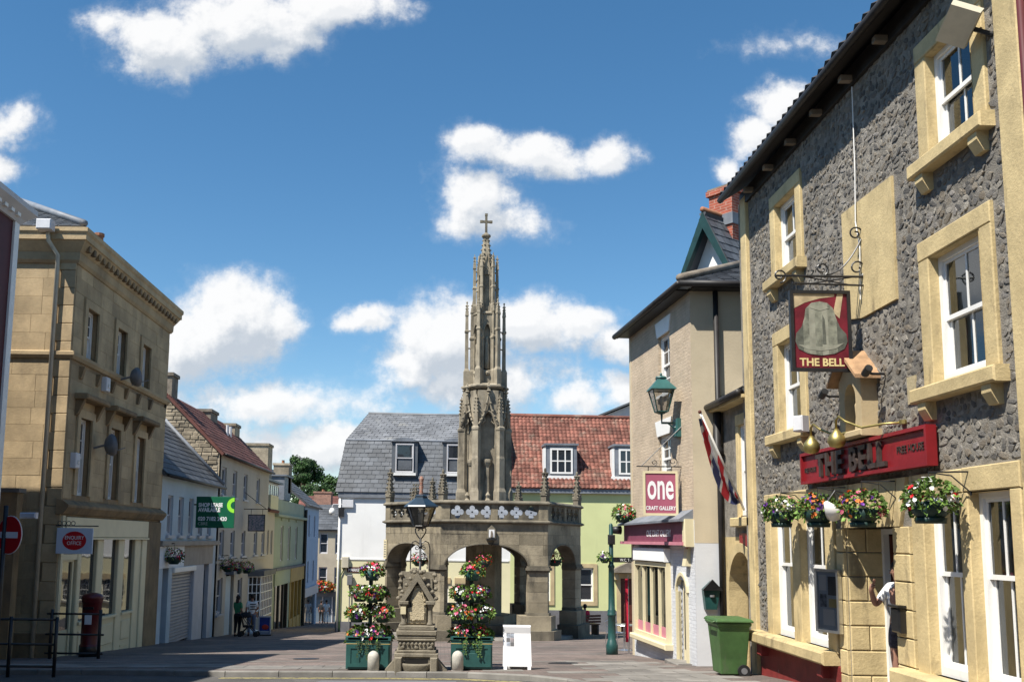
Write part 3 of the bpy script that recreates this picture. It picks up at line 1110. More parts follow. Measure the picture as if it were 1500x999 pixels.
# ground floor paired windows
for (a, b, hs_, zs, su) in ((.85, 3.72, (holes[4], holes[5]), -1.6, (.3, 3.68)), (6.02, 8.2, (holes[6], holes[7]), -1.55, (5.7, 8.28))):
    h1, h2 = hs_
    mk(MB().box(BF, a, h1[0], -.02, .05, zs, .5, .012), 'window_jamb', 'bell_cream', pub, recalc=False)
    mk(MB().box(BF, h1[1], h2[0], -.25, .05, zs, .5, .012), 'window_mullion', 'bell_cream', pub, recalc=False)
    mk(MB().box(BF, h2[1], b, -.02, .05, zs, .5, .012), 'window_jamb', 'bell_cream', pub, recalc=False)
    mk(MB().box(BF, a - .01, (h1[1] + h2[0]) / 2 - .004, -.02, .056, .504, .76, .012), 'window_lintel', 'bell_cream', pub, recalc=False)
    mk(MB().box(BF, (h1[1] + h2[0]) / 2 + .004, b + .01, -.02, .056, .504, .765, .012), 'window_lintel', 'bell_cream', pub, recalc=False)
    mk(MB().box(BF, su[0], su[1], -.25, .26, zs - .17, zs + .02, .03), 'window_sill', 'bell_cream', pub, recalc=False)
    mb = MB()
    for h in hs_:
        for x, sg in ((h[0], 1), (h[1], -1)):
            mb.add([BF(x + sg * .01, .04, h[2]), BF(x + sg * .01, .04, h[3]), BF(x + sg * .01, -.3, h[3]), BF(x + sg * .01, -.3, h[2])], [(0, 1, 2, 3)])
        mb.add([BF(h[0], .04, h[3] - .01), BF(h[1], .04, h[3] - .01), BF(h[1], -.3, h[3] - .01), BF(h[0], -.3, h[3] - .01)], [(0, 1, 2, 3)])
    mk(mb, 'window_reveal', 'bell_cream', pub, recalc=False)
    for h in hs_:
        sash(pub, BF, *h, n=-.1, nx=2, glass='glass_clear', fw=.07, curtain=((0, .38), (.55, 1)), mid=h[2] + (h[3] - h[2]) * .56)
    cover.append((a, b, zs, .78))
    cover.append((su[0], su[1], zs - .17, zs + .02))
for s in (.55, 3.2):
    mk(MB().box(BF, s, s + .2, -.02, .16, -1.98, -1.77, .02), 'corbel', 'dado_red', pub, recalc=False)
mk(MB().box(BF, .36, 3.78, -.02, .03, ZB, -1.775, .01), 'dado', 'dado_red', pub, recalc=False)
cover.append((.3, 3.8, ZB, -1.77))
mk(MB().box(BF, 5.95, 8.25, -.02, .03, ZB, -1.73, .01), 'dado', 'dado_red', pub, recalc=False)
cover.append((5.9, 8.3, ZB, -1.7))
# quoined doorway
dz = [(.16 - .335 * (k + 1), .16 - .335 * k) for k in range(9)]
JF = Fr(*BF(4.05, 0, 0)[:2], -BF.nn[0], -BF.nn[1])     # far reveal, faces the camera
for k, (c, d) in enumerate(dz):
    mk(MB().box(BF, 3.8, 4.04, -.02, .045 + .003 * (k % 2), c + .006, d - .006, .012), 'quoin', 'bell_cream', pub, recalc=False)
    mk(MB().box(BF, 5.51, 5.93, -.02, .045 + .003 * (k % 2), c + .006, d - .006, .012), 'quoin', 'bell_cream', pub, recalc=False)
    cuts = ((0, .56),) if k % 2 else ((0, .27), (.27, .56))
    for a, b in cuts:
        mk(MB().box(JF, a + .005, b - .005, -.02, .02, c + .006, d - .006, .014), 'quoin', 'bell_cream', pub, recalc=False)
NF = Fr(*BF(5.5, -.56, 0)[:2], BF.nn[0], BF.nn[1])
mk(MB().box(NF, 0, .58, -.02, .012, ZB, .16), 'door_reveal', 'bell_cream', pub, recalc=False)
# flat arch of voussoirs over the door
K = 9
for k in range(K):
    t0, t1 = k / K, (k + 1) / K
    f = lambda t, z: 4.87 + (t - .5) * (1.7 if z == 0 else 2.12)
    mk(MB().poly(BF, [(f(t0, 0) + .006, .16), (f(t1, 0) - .006, .16), (f(t1, 1) - .006, .75), (f(t0, 1) + .006, .75)], -.4, .05 + .004 * (k % 2)), 'voussoir', 'bell_cream', pub)
cover.append((3.78, 5.95, ZB, .77))
# doorway: white frame, open dark hall, step
mb = MB()
ring(mb, BF, 4.06, 5.49, -2.3, .15, .07, -.56, -.48)
dfr = mk(mb, 'door_frame', 'white_paint', pub)
mk(MB().box(Fr(*BF(4.15, -.56, 0)[:2], .97, -.24), 0, .72, -.05, 0, -2.2, .06), 'door', 'door_brown', pub)
mk(MB().box(BF, 4.06, 5.49, -.55, .1, -2.7, ground(12.6) + PAVE + .06, .02), 'doorstep', 'slab', pub, recalc=False)
# central blind panel and cement patches
mk(MB().poly(BF, [(4.4, 3.05), (4.9, 2.96), (5.88, 2.97), (5.9, 4.56), (4.4, 4.58)], -.01, .035), 'blind_panel', 'bell_cream', pub)
cover.append((4.4, 5.9, 2.97, 4.57))
# pilaster strips at both ends
mk(MB().box(BF, 0, .3, -.02, .07, ZB, EA - .02, .012), 'pilaster', 'bell_cream', pub, recalc=False)
mk(MB().box(BF, 8.3, 8.68, -.02, .09, ZB, EA - .02, .012), 'pilaster', 'bell_cream', pub, recalc=False)
cover += [(0, .32, ZB, EA), (8.28, 8.7, ZB, EA)]
# rubble: the largest-looking stones are pieces of their own
rn = random.Random(3)
stones = []
row = 0
z = -1.75
while z < EA - .06:
    hgt = rn.uniform(.045, .1)
    u = .3 + rn.uniform(-.1, .05)
    while u < 8.3:
        w = rn.choice((rn.uniform(.05, .09), rn.uniform(.08, .15), rn.uniform(.12, .22)))
        cu, cz = u + w / 2, z + hgt / 2 + rn.uniform(-.03, .03)
        if rn.random() > .07 and not any(a - .045 < cu < b + .045 and c - .03 < cz < d + .03 for a, b, c, d in cover):
            stones.append((cu, cz, w * .5, hgt * .56))
        u += w * 1.03
    z += hgt * 1.06


def stone(mb, cu, cz, hw, hh):
    k = rn.choice((5, 6, 7))
    ang = rn.uniform(-.6, .6)
    ca, sa = math.cos(ang), math.sin(ang)
    pr = rn.uniform(.003, .015)
    tilt = rn.uniform(-.5, .5), rn.uniform(-.5, .5)
    rings = []
    sc = [rn.uniform(.68, 1.15) for _ in range(k)]
    for (f, n) in ((1.04, -.008), (.92, pr * .75), (.6, pr)):
        for i in range(k):
            a = 2 * math.pi * i / k
            x, y = hw * f * sc[i] * math.cos(a), hh * f * sc[i] * math.sin(a)
            rings.append(BF(cu + x * ca - y * sa, n + (0 if n < 0 else (tilt[0] * x + tilt[1] * y) * .32), cz + x * sa + y * ca))
    b = len(mb.v)
    mb.v += rings
    for q in range(2):
        for i in range(k):
            j = (i + 1) % k
            mb.f.append((b + q * k + i, b + q * k + j, b + (q + 1) * k + j, b + (q + 1) * k + i))
    mb.f.append(tuple(b + 2 * k + i for i in range(k)))


stones.sort(key=lambda s: -(s[2] * s[3]) / BY(s[0]) ** 2)
for s in stones[:300]:
    b_ = MB()
    stone(b_, *s)
    mk(b_, 'stone', 'flint', pub, recalc=False)
b_ = MB()
for s in stones[300:]:
    stone(b_, *s)
mk(b_, 'rubble', 'flint', pub, recalc=False, kind='stuff')
# roof with bottle-nosed tile ends, gutter board
RP = roof_plane(pub, BF(-.15, .38, EA + .1), BF(8.9, .38, EA + .1), BF(8.9, -4, EA + 2.9), BF(-.15, -4, EA + 2.9), .24, .32, 'tile_dark', curved=True, thick=.09)
roof_plane(pub, BF(8.9, -8.3, EA), BF(-.15, -8.3, EA), BF(-.15, -4.02, EA + 2.9), BF(8.9, -4.02, EA + 2.9), .5, .5, 'tile_dark', tiles=False)
mb = MB()
mb.tube([BF(-.12, .40, EA + .02), BF(8.85, .40, EA + .02)], .06, 8)
mk(mb, 'gutter', 'gutter', pub, True)
mk(MB().box(BF, -.02, 8.72, .0, .06, EA - .16, EA + .1), 'fascia_board', 'gutter', pub)
for k in range(8):
    mk(MB().box(BF, .7 + k * 1.05, .80 + k * 1.05, .05, .22, EA - .13, EA - .05), 'eaves_bracket', 'chimney_stone', pub)
# name board with raised letters
nb = thing('name_board', 'long red board with raised dark letters THE BELL fixed above the pub door', 'sign', BF(4.8, .1, .85))
mb = MB().box(BF, 2.9, 6.68, .03, .13, .85, 1.28, .01)
mk(mb, 'panel', 'bell_red', nb, recalc=False)
mb = MB()
ring(mb, BF, 2.88, 6.7, .83, 1.3, .045, .05, .17)
mk(mb, 'frame', 'bell_red', nb)
text(nb, 'THE BELL', BF, 3.5, .915, .44, .135, 'letters_dark', sx=1.05, depth=.02, bold=.012, spacing=1.15)
text(nb, 'FREE HOUSE', BF, 5.92, 1.03, .125, .133, 'letters_dark', sx=.95, depth=.004)
text(nb, 'FREE HOUSE', BF, 2.97, 1.0, .10, .133, 'letters_dark', sx=.8, depth=.004)
# two brass swan-neck lamps
for k, (u, lab) in enumerate(((4.3, 'brass swan neck lamp over the red pub name board, farther from FREE HOUSE'), (5.15, 'brass swan neck lamp hanging just below the little pub wall niche'))):
    l = thing('brass_lamp', lab, 'lamp', BF(u, .2, 1.3), 'brass lamps over the red name board')
    pts = [BF(u + .75, .03, 1.42), BF(u + .6, .2, 1.42), BF(u + .35, .36, 1.40), BF(u + .15, .48, 1.5), BF(u + .04, .52, 1.58), BF(u - .05, .52, 1.54), BF(u - .07, .51, 1.42)]
    mk(MB().tube(pts, .016, 6), 'arm', 'brass', l, True)
    mk(MB().lathe(BF(u + .75, .03, 1.40), [(.05, 0), (.05, .05)], 8), 'wall_plate', 'brass', l)
    mk(MB().lathe(BF(u - .07, .51, 1.2), [(.03, -.02), (.09, 0), (.115, .06), (.10, .13), (.05, .19), (.025, .23)], 14), 'shade', 'brass', l, True)
# little gabled niche
ni = thing('wall_niche', 'small gabled stone niche with arched opening on the pub wall', 'niche', BF(4.85, .1, 1.35))
a, b = 4.52, 5.2
out = [(a, 1.42), (b, 1.42), (b, 2.12), (4.86, 2.42), (a, 2.12)]
arch = [(4.86 + .17 * math.cos(t), 1.86 + .2 * math.sin(t)) for t in [math.pi * i / 8 for i in range(9)]]
mb = MB()
mb.poly(BF, [(a, 1.42), (4.69, 1.42), (4.69, 1.86)] + arch[::-1][1:5] + [(4.86, 2.42), (a, 2.12)], .0, .22)
mb.poly(BF, [(5.03, 1.42), (b, 1.42), (b, 2.12), (4.86, 2.42)] + [arch[4]] + arch[3:0:-1] + [(5.03, 1.86)], .0, .22)
mk(mb, 'stone_body', 'bath_stone', ni)
mk(MB().box(BF, 4.66, 5.05, .005, .03, 1.42, 2.08), 'niche_back', 'dark_room', ni)
mk(MB().box(BF, 4.44, 5.28, 0, .28, 1.33, 1.42, .015), 'sill', 'bath_stone', ni, recalc=False)
mk(MB().lathe(BF(4.86, .1, 1.42), [(.07, 0), (.05, .2), (.06, .36), (.03, .42), (.045, .48), (.01, .55)], 8), 'figurine', 'bath_stone', ni)
for sg in (-1, 1):
    e = [BF(4.86, -.0, 2.47), BF(4.86, .34, 2.47), BF(4.86 + sg * .46, .34, 2.07), BF(4.86 + sg * .46, 0, 2.07)]
    mb = MB()
    mb.add(e + [(x, y, z + .05) for x, y, z in e], [(0, 1, 2, 3), (4, 5, 6, 7), (0, 1, 5, 4), (1, 2, 6, 5), (2, 3, 7, 6), (3, 0, 4, 7)])
    mk(mb, 'roof', 'orange_tile', ni)
for u, z, lab in ((4.05, 2.02, 'small black spotlight on the pub wall left of the gabled niche'), (5.45, 2.1, 'small black spotlight on the pub wall right of the gabled niche')):
    l = thing('spotlight', lab, 'spotlight', BF(u, .1, z), 'black spotlights beside the niche')
    mk(MB().tube([BF(u, .02, z), BF(u, .18, z), BF(u + .1, .3, z + .02)], .018, 6), 'arm', 'black_iron', l)
    mk(MB().tube([BF(u + .02, .28, z - .01), BF(u + .15, .28, z + .05)], .05, 10), 'head', 'black_iron', l)
# floodlight above the right upper window
fl = thing('floodlight', 'large square cream floodlight jutting out above the top floor pub window', 'floodlight', BF(7.5, .5, 5.35))
fc = BF(8.0, .24, 5.42)
mb = MB()
A_ = Matrix.Rotation(R(-32), 3, 'X') @ Matrix.Rotation(R(35), 3, 'Y')
for s, zz in ((.2, -.02), (.21, .08), (.12, .2)):
    for (i, j) in ((-1, -1), (1, -1), (1, 1), (-1, 1)):
        v = A_ @ Vector((i * s * .75, j * s, zz - .1))
        mb.v.append((fc[0] + v.x, fc[1] + v.y, fc[2] + v.z))
for k in range(2):
    for i in range(4):
        j = (i + 1) % 4
        mb.f.append((k * 4 + i, k * 4 + j, k * 4 + 4 + j, k * 4 + 4 + i))
mb.f += [(3, 2, 1, 0), (8, 9, 10, 11)]
mk(mb, 'housing', 'pipe_cream', fl)
mk(MB().tube([BF(8.15, .0, 5.2), BF(8.02, .2, 5.36)], .025, 6), 'bracket', 'black_iron', fl)
# small white floodlight under the left first-floor window
fl = thing('security_light', 'small white security light below the first floor pub window', 'lamp', BF(3.1, .2, 1.75))
mk(MB().box(Fr(*BF(3.05, .25, 0)[:2], .5, -.85), -.02, .16, -.06, .1, 1.62, 1.86, .02), 'housing', 'alarm_white', fl, recalc=False)
mk(MB().tube([BF(3.05, .0, 1.6), BF(3.06, .2, 1.68)], .03, 6), 'bracket', 'black_iron', fl)
# cable and pipe on the wall
mk(MB().tube([BF(4.95, .05, EA - .2), BF(4.93, .05, 5), BF(4.9, .06, 4.3), BF(5.0, .06, 3.9), BF(4.95, .06, 3.2)], .009, 5), 'cable', 'white_paint', pub)
mk(MB().tube([BF(8.78, .10, EA - .1), BF(8.78, .10, -2.4)], .035, 8), 'downpipe', 'maroon', pub, True)
mk(MB().box(BF, 6.02, 6.22, -.005, .02, 1.62, 1.95), 'air_vent', 'grille', pub)
# glazed notice case beside the door, letter box on the door jamb
nc = thing('notice_case', 'silver glazed menu case fixed to the pub wall beside the doorway', 'notice case', BF(3.75, .1, -1.28))
NCF = Fr(*BF(3.55, .24, 0)[:2], *(BF.d[0] + .38, BF.d[1] + .0))
mb = MB()
ring(mb, NCF, 0, .46, -1.3, -.42, .035, -.02, .05)
mk(mb, 'frame', 'steel', nc)
mk(MB().box(NCF, .03, .43, -.015, .01, -1.27, -.45), 'menu_board', 'sign_blue_white', nc)
for (a_, b_, c_, d_, m_) in ((.06, .2, -.72, -.5, 'white_board'), (.23, .4, -.78, -.52, 'dish_grey'), (.07, .19, -.95, -.77, 'poster'), (.24, .39, -.95, -.83, 'gold_text')):
    mk(MB().box(NCF, a_, b_, .01, .016, c_, d_), 'menu_sheet', m_, nc)
mk(MB().box(NCF, .12, .34, .01, .016, -1.2, -.98), 'menu_sheet', 'white_board', nc)
mk(MB().add([NCF(.03, .035, -1.27), NCF(.43, .035, -1.27), NCF(.43, .035, -.45), NCF(.03, .035, -.45)], [(0, 1, 2, 3)]), 'pane', 'glass_clear', nc, recalc=False)
lb = thing('wall_bin', 'black cigarette bin box on the cream quoins of the pub doorway', 'box', BF(5.62, .1, -1.12))
mk(MB().box(BF, 5.56, 5.78, .05, .14, -1.12, -.82, .02), 'body', 'black_gloss', lb, recalc=False)
mk(MB().box(BF, 5.54, 5.80, .05, .16, -.82, -.79, .01), 'lid', 'black_gloss', lb, recalc=False)
# dome lamp by the second basket
dl = thing('dome_lamp', 'white dished lamp on a thin arm between two pub hanging baskets', 'lamp', BF(4.2, .3, .4))
mk(MB().tube([BF(4.45, .03, .6), BF(4.45, .3, .66), BF(4.45, .42, .5)], .012, 6), 'arm', 'black_iron', dl)
mk(MB().tube([BF(4.47, .44, .50), BF(4.44, .36, .40), BF(4.36, .28, .36)], [.03, .09, .125], 12), 'shade', 'white_paint', dl, True)
# hanging pub sign
SF = Fr(4.5, 12.4, 1, 0)
hg = thing('hanging_sign', 'pub sign with painted bell hanging from a scrolled iron bracket', 'sign', (5.55, 12.4, 2.2))
mb = MB()
ring(mb, SF, 0, .81, 2.2, 3.3, .045, -.03, .03)
mk(mb, 'frame', 'black_iron', hg)
mk(MB().box(SF, .04, .77, -.015, .012, 2.24, 3.26), 'panel', 'bell_sign_red', hg)
bell = [(.31, 3.0), (.33, 3.1), (.48, 3.1), (.51, 3.0)]
bl_ = [(.06, 2.60), (.10, 2.50), (.22, 2.44), (.4, 2.415), (.58, 2.44), (.71, 2.51), (.755, 2.61), (.74, 2.71), (.66, 2.80), (.61, 2.93), (.575, 3.06), (.50, 3.13), (.40, 3.15), (.29, 3.13), (.21, 3.05), (.19, 2.92), (.15, 2.80), (.075, 2.71)]
for (q0, q1, bm_) in ((0, .17, 'bell_bronze_dark'), (.17, .25, 'bell_bronze'), (.25, .33, 'bell_bronze_light'), (.33, .42, 'bell_bronze'), (.42, .5, 'bell_bronze_light'), (.5, .62, 'bell_bronze'), (.62, .8, 'bell_bronze_dark')):
    mk(MB().poly(SF, clip_rect(bl_, q0, q1, 2, 3.3), .012, .018), 'painted_bell', bm_, hg)
mk(MB().poly(SF, [(.09, 2.56), (.2, 2.50), (.4, 2.475), (.6, 2.51), (.71, 2.59), (.60, 2.56), (.4, 2.53), (.2, 2.55)], .018, .0205), 'painted_bell_rim', 'bell_bronze_light', hg)
mk(MB().poly(SF, [(.42, 2.57), (.47, 2.57), (.46, 2.9), (.43, 2.97)], .018, .0205), 'painted_bell_shade', 'bell_bronze_dark', hg)
mk(MB().poly(SF, [(.26, 3.06), (.40, 3.02), (.53, 3.06), (.40, 3.09)], .018, .0207), 'painted_bell_ring', 'bell_bronze_light', hg)
mk(MB().poly(SF, [(.05, 3.05), (.2, 3.13), (.4, 3.19), (.6, 3.22), (.6, 3.26), (.05, 3.26)], .012, .015), 'painted_beam', 'bell_beam', hg)
mk(MB().poly(SF, [(.58, 3.0), (.64, 3.26), (.72, 3.26), (.66, 2.92)], .012, .0152), 'painted_beam', 'bell_beam', hg)
text(hg, 'THE BELL', SF, .405, 2.275, .145, .013, 'gold_text', sx=.98, align='CENTER', depth=.002, bold=.004)
mb = MB()
mb.tube([(4.33, 12.4, 3.5), (5.56, 12.4, 3.5)], .016, 6)
mb.tube([(4.55, 12.4, 3.4), (5.56, 12.4, 3.38)], .014, 6)
mb.tube([(4.55, 12.4, 3.52), (5.3, 12.4, 3.39)], .01, 5)
mb.tube([(4.75, 12.4, 3.39), (5.4, 12.4, 3.5)], .01, 5)
mb.tube([(5.56, 12.4, 2.95), (5.56, 12.4, 4.2)], .022, 6)
for x in (4.6, 5.2):
    mb.tube([(x, 12.4, 3.42), (x, 12.4, 3.28)], .01, 5)
scroll(mb, SF, -.12, 3.5, .1, -1.5, 1.3, 0, .012)
scroll(mb, SF, .45, 3.6, .1, -1.5, 1.3, 0, .012)
scroll(mb, SF, .93, 3.62, .13, -2, 1.4, 0, .012)
scroll(mb, SF, .93, 4.1, .1, 0, 1.3, 0, .012)
pts = [SF(.5 + .5 * t, 0, 3.52 + .5 * t * t) for t in [i / 8 for i in range(9)]]
mb.tube(pts, .011, 5)
mk(mb, 'bracket', 'black_iron', hg)


def basket_parts(t, c, r, h, seed, cols, weights=None, wallpt=None, deep=True, nl=420, nf=60):
    x, y, z = c
    pr = [(r * .55, 0), (r * .62, .02), (r * .92, h * .45), (r, h), (r * .94, h), (r * .5, h * .5)]
    mk(MB().lathe((x, y, z), pr, 12), 'pot', 'pot_dark', t, True)
    if deep:
        mk(MB().lathe((x, y, z - .03), [(r * .75, 0), (r * .8, .06), (r * .7, .06)], 12), 'saucer', 'pot_dark', t, True)
    if wallpt is not None:
        w = Vector(wallpt)
        tip = Vector((x, y, w.z))
        mb = MB()
        mb.tube([w, tip], .01, 5)
        mb.tube([w + Vector((0, 0, -.25)), w], .012, 5)
        mb.tube([w + Vector((0, 0, -.22)), w.lerp(tip, .45) + Vector((0, 0, -.04)), tip + Vector((0, 0, -.005))], .008, 5)
        mb.tube([tip, (x, y, z + h)], .005, 4)
        mk(mb, 'bracket', 'black_iron', t)
    flowers(t, (x, y, z + h * 1.15), (r * 1.3, r * 1.3, r * 1.0), nl, nf, cols, .42, .058, .027, seed, weights=weights)


for k, (X, Y, zz, cols, lab) in enumerate((
        (5.2, 14.75, .22, ('fl_purple', 'fl_white', 'fl_pink'), 'pub hanging basket with purple and white flowers before the left twin window'),
        (5.2, 13.3, .20, ('fl_purple', 'fl_purple', 'fl_orange'), 'pub hanging basket with purple petunias beside the white dished lamp'),
        (5.18, 11.85, .18, ('fl_pink', 'fl_orange', 'fl_purple'), 'pub hanging basket with pink flowers in front of the doorway arch'),
        (5.18, 10.2, .20, ('fl_white', 'fl_red', 'fl_white'), 'pub hanging basket with white and red flowers before the right twin window'))):
    t = thing('hanging_basket', lab, 'hanging basket', (X, Y, zz), 'hanging baskets along the pub front')
    basket_parts(t, (X, Y, zz), .2, .2, 40 + k, cols, wallpt=(5.56, Y - .12, .72))

# ================================================================ the low link building with arched passage
lk = thing('link_house', 'narrow cream link building with arched doorway between pub and gallery', 'building', (5.65, 18.5, ground(18.5)))
LF = Fr(5.68, 19.6, 0, -1)
lh = [(1.22, 1.86, .46, 2.2)]
# wall with an arched opening (u .35 to 2.0)
wall(lk, 'wall', LF, 0, 2.2, .05, 2.75, lh, 'mortar', .3)
cx_, rr_, sp_ = 1.2, .78, -1.0
ar = [(cx_ + rr_ * math.cos(math.pi * i / 14), sp_ + rr_ * math.sin(math.pi * i / 14)) for i in range(15)]
mb = MB()
mb.poly(LF, [(0, ZB), (cx_ - rr_, ZB)] + ar[::-1][0:8] + [(cx_, .05), (0, .05)], -.3, 0)
mb.poly(LF, [(cx_ + rr_, ZB), (2.2, ZB), (2.2, .05), (cx_, .05)] + ar[7::-1], -.3, 0)
mk(mb, 'lower_wall', 'bell_cream', lk)
mb = MB()
for i in range(14):
    p, q = ar[i], ar[i + 1]
    e = lambda s, f=1.2: (cx_ + (s[0] - cx_) * f, sp_ + (s[1] - sp_) * f)
    mb.poly(LF, [e(p, .98), e(p), e(q), e(q, .98)], -.31, .06)
mb.box(LF, cx_ - rr_ * 1.2, cx_ - rr_ * .98, -.31, .06, ZB, sp_)
mb.box(LF, cx_ + rr_ * .98, cx_ + rr_ * 1.2, -.31, .06, ZB, sp_)
mk(mb, 'door_arch', 'bell_cream', lk)
mk(MB().box(LF, 0, 2.2, -.7, -.63, ZB, .0), 'passage_wall', 'bell_cream', lk)
mk(MB().box(Fr(*LF(.42, -.3, 0)[:2], 1, 0), .0, .62, -.02, .0, ZB, -.2), 'passage_side', 'bell_cream', lk)
mk(MB().box(LF, 1.2, 1.97, -.62, -.56, ZB, -.5), 'door', 'door_red', lk)
mk(MB().box(LF, 1.45, 1.75, -.557, -.545, -1.45, -1.0), 'notice', 'white_board', lk)
surround(LF, lk, (1.05, 2.1, .4, 2.42), lh[0], 0)
mk(MB().box(LF, .85, 2.15, -.1, .14, .24, .42, .02), 'window_sill', 'bell_cream', lk, recalc=False)
sash(lk, LF, *lh[0], n=-.035, nx=2, curtain=((0, .4),), glass='glass_clear')
mk(MB().box(LF, 1.15, 1.8, .01, .05, -.12, .12), 'wall_panel', 'bell_red', lk)
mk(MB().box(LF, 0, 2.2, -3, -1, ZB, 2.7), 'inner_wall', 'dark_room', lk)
roof_plane(lk, LF(-.1, .25, 2.78), LF(2.2, .25, 2.78), LF(2.2, -2.5, 4.3), LF(-.1, -2.5, 4.3), .28, .3, 'slate_dark')
mk(MB().tube([LF(-.1, .3, 2.72), LF(2.15, .3, 2.72)], .07, 8), 'gutter', 'gutter', lk, True)
mk(MB().box(LF, -.05, 2.2, 0, .26, 2.62, 2.68), 'soffit', 'bell_cream', lk)
mk(MB().tube([LF(.12, .12, 2.6), LF(.12, .14, 1.9), LF(.25, .12, 1.75)], .09, 8), 'rainwater_hopper', 'gutter', lk, True)

# ================================================================ the gallery
GF = Fr(4.72, 24.4, .35, -4.8)
GL = 4.813
ga = thing('gallery_house', 'tall beige brick corner house with white painted shop front and mauve fascia', 'building', (5.07, 19.6, ground(19.6)))
gh = [(2.55, 3.4, 3.3, 4.68), (2.45, 3.35, 1.3, 2.36)]
wall(ga, 'wall', GF, 0, GL, .4, 5.3, gh, 'gallery_brick', .2)
sh_ = [(.62, 3.15, -2.25, -.55), (3.72, 4.3, -3.2, -.85)]
wall(ga, 'shop_wall', GF, 0, GL, -3.6, .4, sh_, 'gallery_white', .2)
GS = Fr(5.07, 19.6, 1, 0)
mk(MB().box(GS, .0, 2.2, -.2, 0, -.07, 5.3), 'side_wall', 'gallery_render', ga)
mk(MB().box(GS, .0, 2.2, -.2, -.002, -3.4, -.07), 'side_wall_base', 'gallery_white_smooth', ga)
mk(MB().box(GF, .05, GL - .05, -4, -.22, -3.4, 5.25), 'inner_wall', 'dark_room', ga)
mk(MB().box(Fr(4.72, 24.4, -1, .0), -3.5, 0, -.2, 0, -3.8, 5.3), 'back_wall', 'gallery_render', ga)
for h in gh:
    sash(ga, GF, *h, n=-.1, nx=2, ny=2, glass='glass')
    mk(MB().poly(GF, [(h[0] - .02, h[3]), (h[1] + .02, h[3]), (h[1] + .16, h[3] + .36), (h[0] - .16, h[3] + .36)], -.02, .03), 'window_lintel', 'white_paint', ga)
    mk(MB().box(GF, h[0] - .05, h[1] + .05, -.1, .06, h[2] - .08, h[2], .01), 'window_sill', 'white_paint', ga, recalc=False)
# shop front: canted mullioned window
mb = MB()
ring(mb, GF, .55, 3.2, -2.28, -.52, .1, -.05, .1)
swn = mk(mb, 'shop_window', 'shop_cream', ga)
for k in range(1, 4):
    u = .6 + 2.55 * k / 4
    mk(MB().box(GF, u - .04, u + .04, -.03, .07, -2.2, -.6), 'mullion', 'shop_cream', swn)
for k in range(4):
    u0, u1 = .6 + 2.55 * k / 4 + .04, .6 + 2.55 * (k + 1) / 4 - .04
    mk(MB().add([GF(u0, .02, -1.95), GF(u1, .02, -1.95), GF(u1, .02, -.6), GF(u0, .02, -.6)], [(0, 1, 2, 3)]), 'pane', 'glass_shop', swn, recalc=False)
    mk(MB().box(GF, u0, u1, -.02, .03, -2.2, -1.95), 'lower_panel', 'pink_panel', swn)
mk(MB().box(GF, .45, 3.3, -.05, .2, -2.4, -2.28, .02), 'shop_sill', 'shop_cream', ga, recalc=False)
mk(MB().box(GF, .7, 3.2, -.02, .16, -.5, -.2, .01), 'blind_box', 'white_wall', ga, recalc=False)
for k in range(3):
    mk(MB().box(GF, .9 + k * .75, 1.35 + k * .75, -.4, -.38, -2.1, -1.2 + .2 * (k % 2)), 'display_picture', 'poster', ga)
mk(MB().box(GF, 3.78, 4.24, -.15, -.08, -3.2, -.9), 'shop_door', 'shop_cream', ga)
mk(MB().box(GF, 3.86, 4.16, -.079, -.07, -2.3, -1.0), 'door_pane', 'glass', ga)
mb = MB()
for s in (3.66, 4.3):
    mb.box(GF, s, s + .06, -.05, .05, -3.2, -1.1)
aa = [(4.01 + .32 * math.cos(math.pi * i / 10), -1.1 + .34 * math.sin(math.pi * i / 10)) for i in range(11)]
for i in range(10):
    p, q = aa[i], aa[i + 1]
    mb.poly(GF, [p, (4.01 + (p[0] - 4.01) * 1.2, -1.1 + (p[1] + 1.1) * 1.2), (4.01 + (q[0] - 4.01) * 1.2, -1.1 + (q[1] + 1.1) * 1.2), q], -.05, .05)
mk(mb, 'door_surround', 'shop_cream', ga)
mk(MB().box(GF, 3.6, 4.5, -.1, .3, -3.3, ground(20.3) + PAVE + .05, .02), 'doorstep', 'slab', ga, recalc=False)
mk(MB().poly(Fr(*GF(4.35, 0, 0)[:2], *GF.nn), [(0, -.55), (.12, -.55), (.06, -.2), (0, -.15)], -.2, .02), 'lamp_cover', 'shop_cream', ga)
# fascia
mk(MB().box(GF, -.12, 4.62, .0, .16, -.05, .36, .01), 'fascia', 'mauve', ga, recalc=False)
mb = MB()
mb.box(GF, -.2, 4.7, 0, .24, -.12, -.05)
mk(mb, 'fascia_moulding', 'pink_panel', ga)
mb = MB()
mb.add([GF(-.22, 0, .52), GF(4.75, 0, .62), GF(4.75, .3, .42), GF(-.22, .3, .38), GF(-.22, 0, .36), GF(4.75, 0, .36), GF(4.75, .3, .37), GF(-.22, .3, .34)],
       [(0, 1, 2, 3), (7, 6, 5, 4), (0, 4, 5, 1), (1, 5, 6, 2), (2, 6, 7, 3), (3, 7, 4, 0)])
mk(mb, 'fascia_flashing', 'lead', ga)
mk(MB().box(GF, 4.62, 4.78, 0, .2, -.15, .42, .02), 'fascia_bracket', 'shop_cream', ga, recalc=False)
text(ga, 'ONE CRAFT GALLERY', GF, 2.85, .06, .22, .162, 'sign_white', sx=.85, align='CENTER', depth=.003)
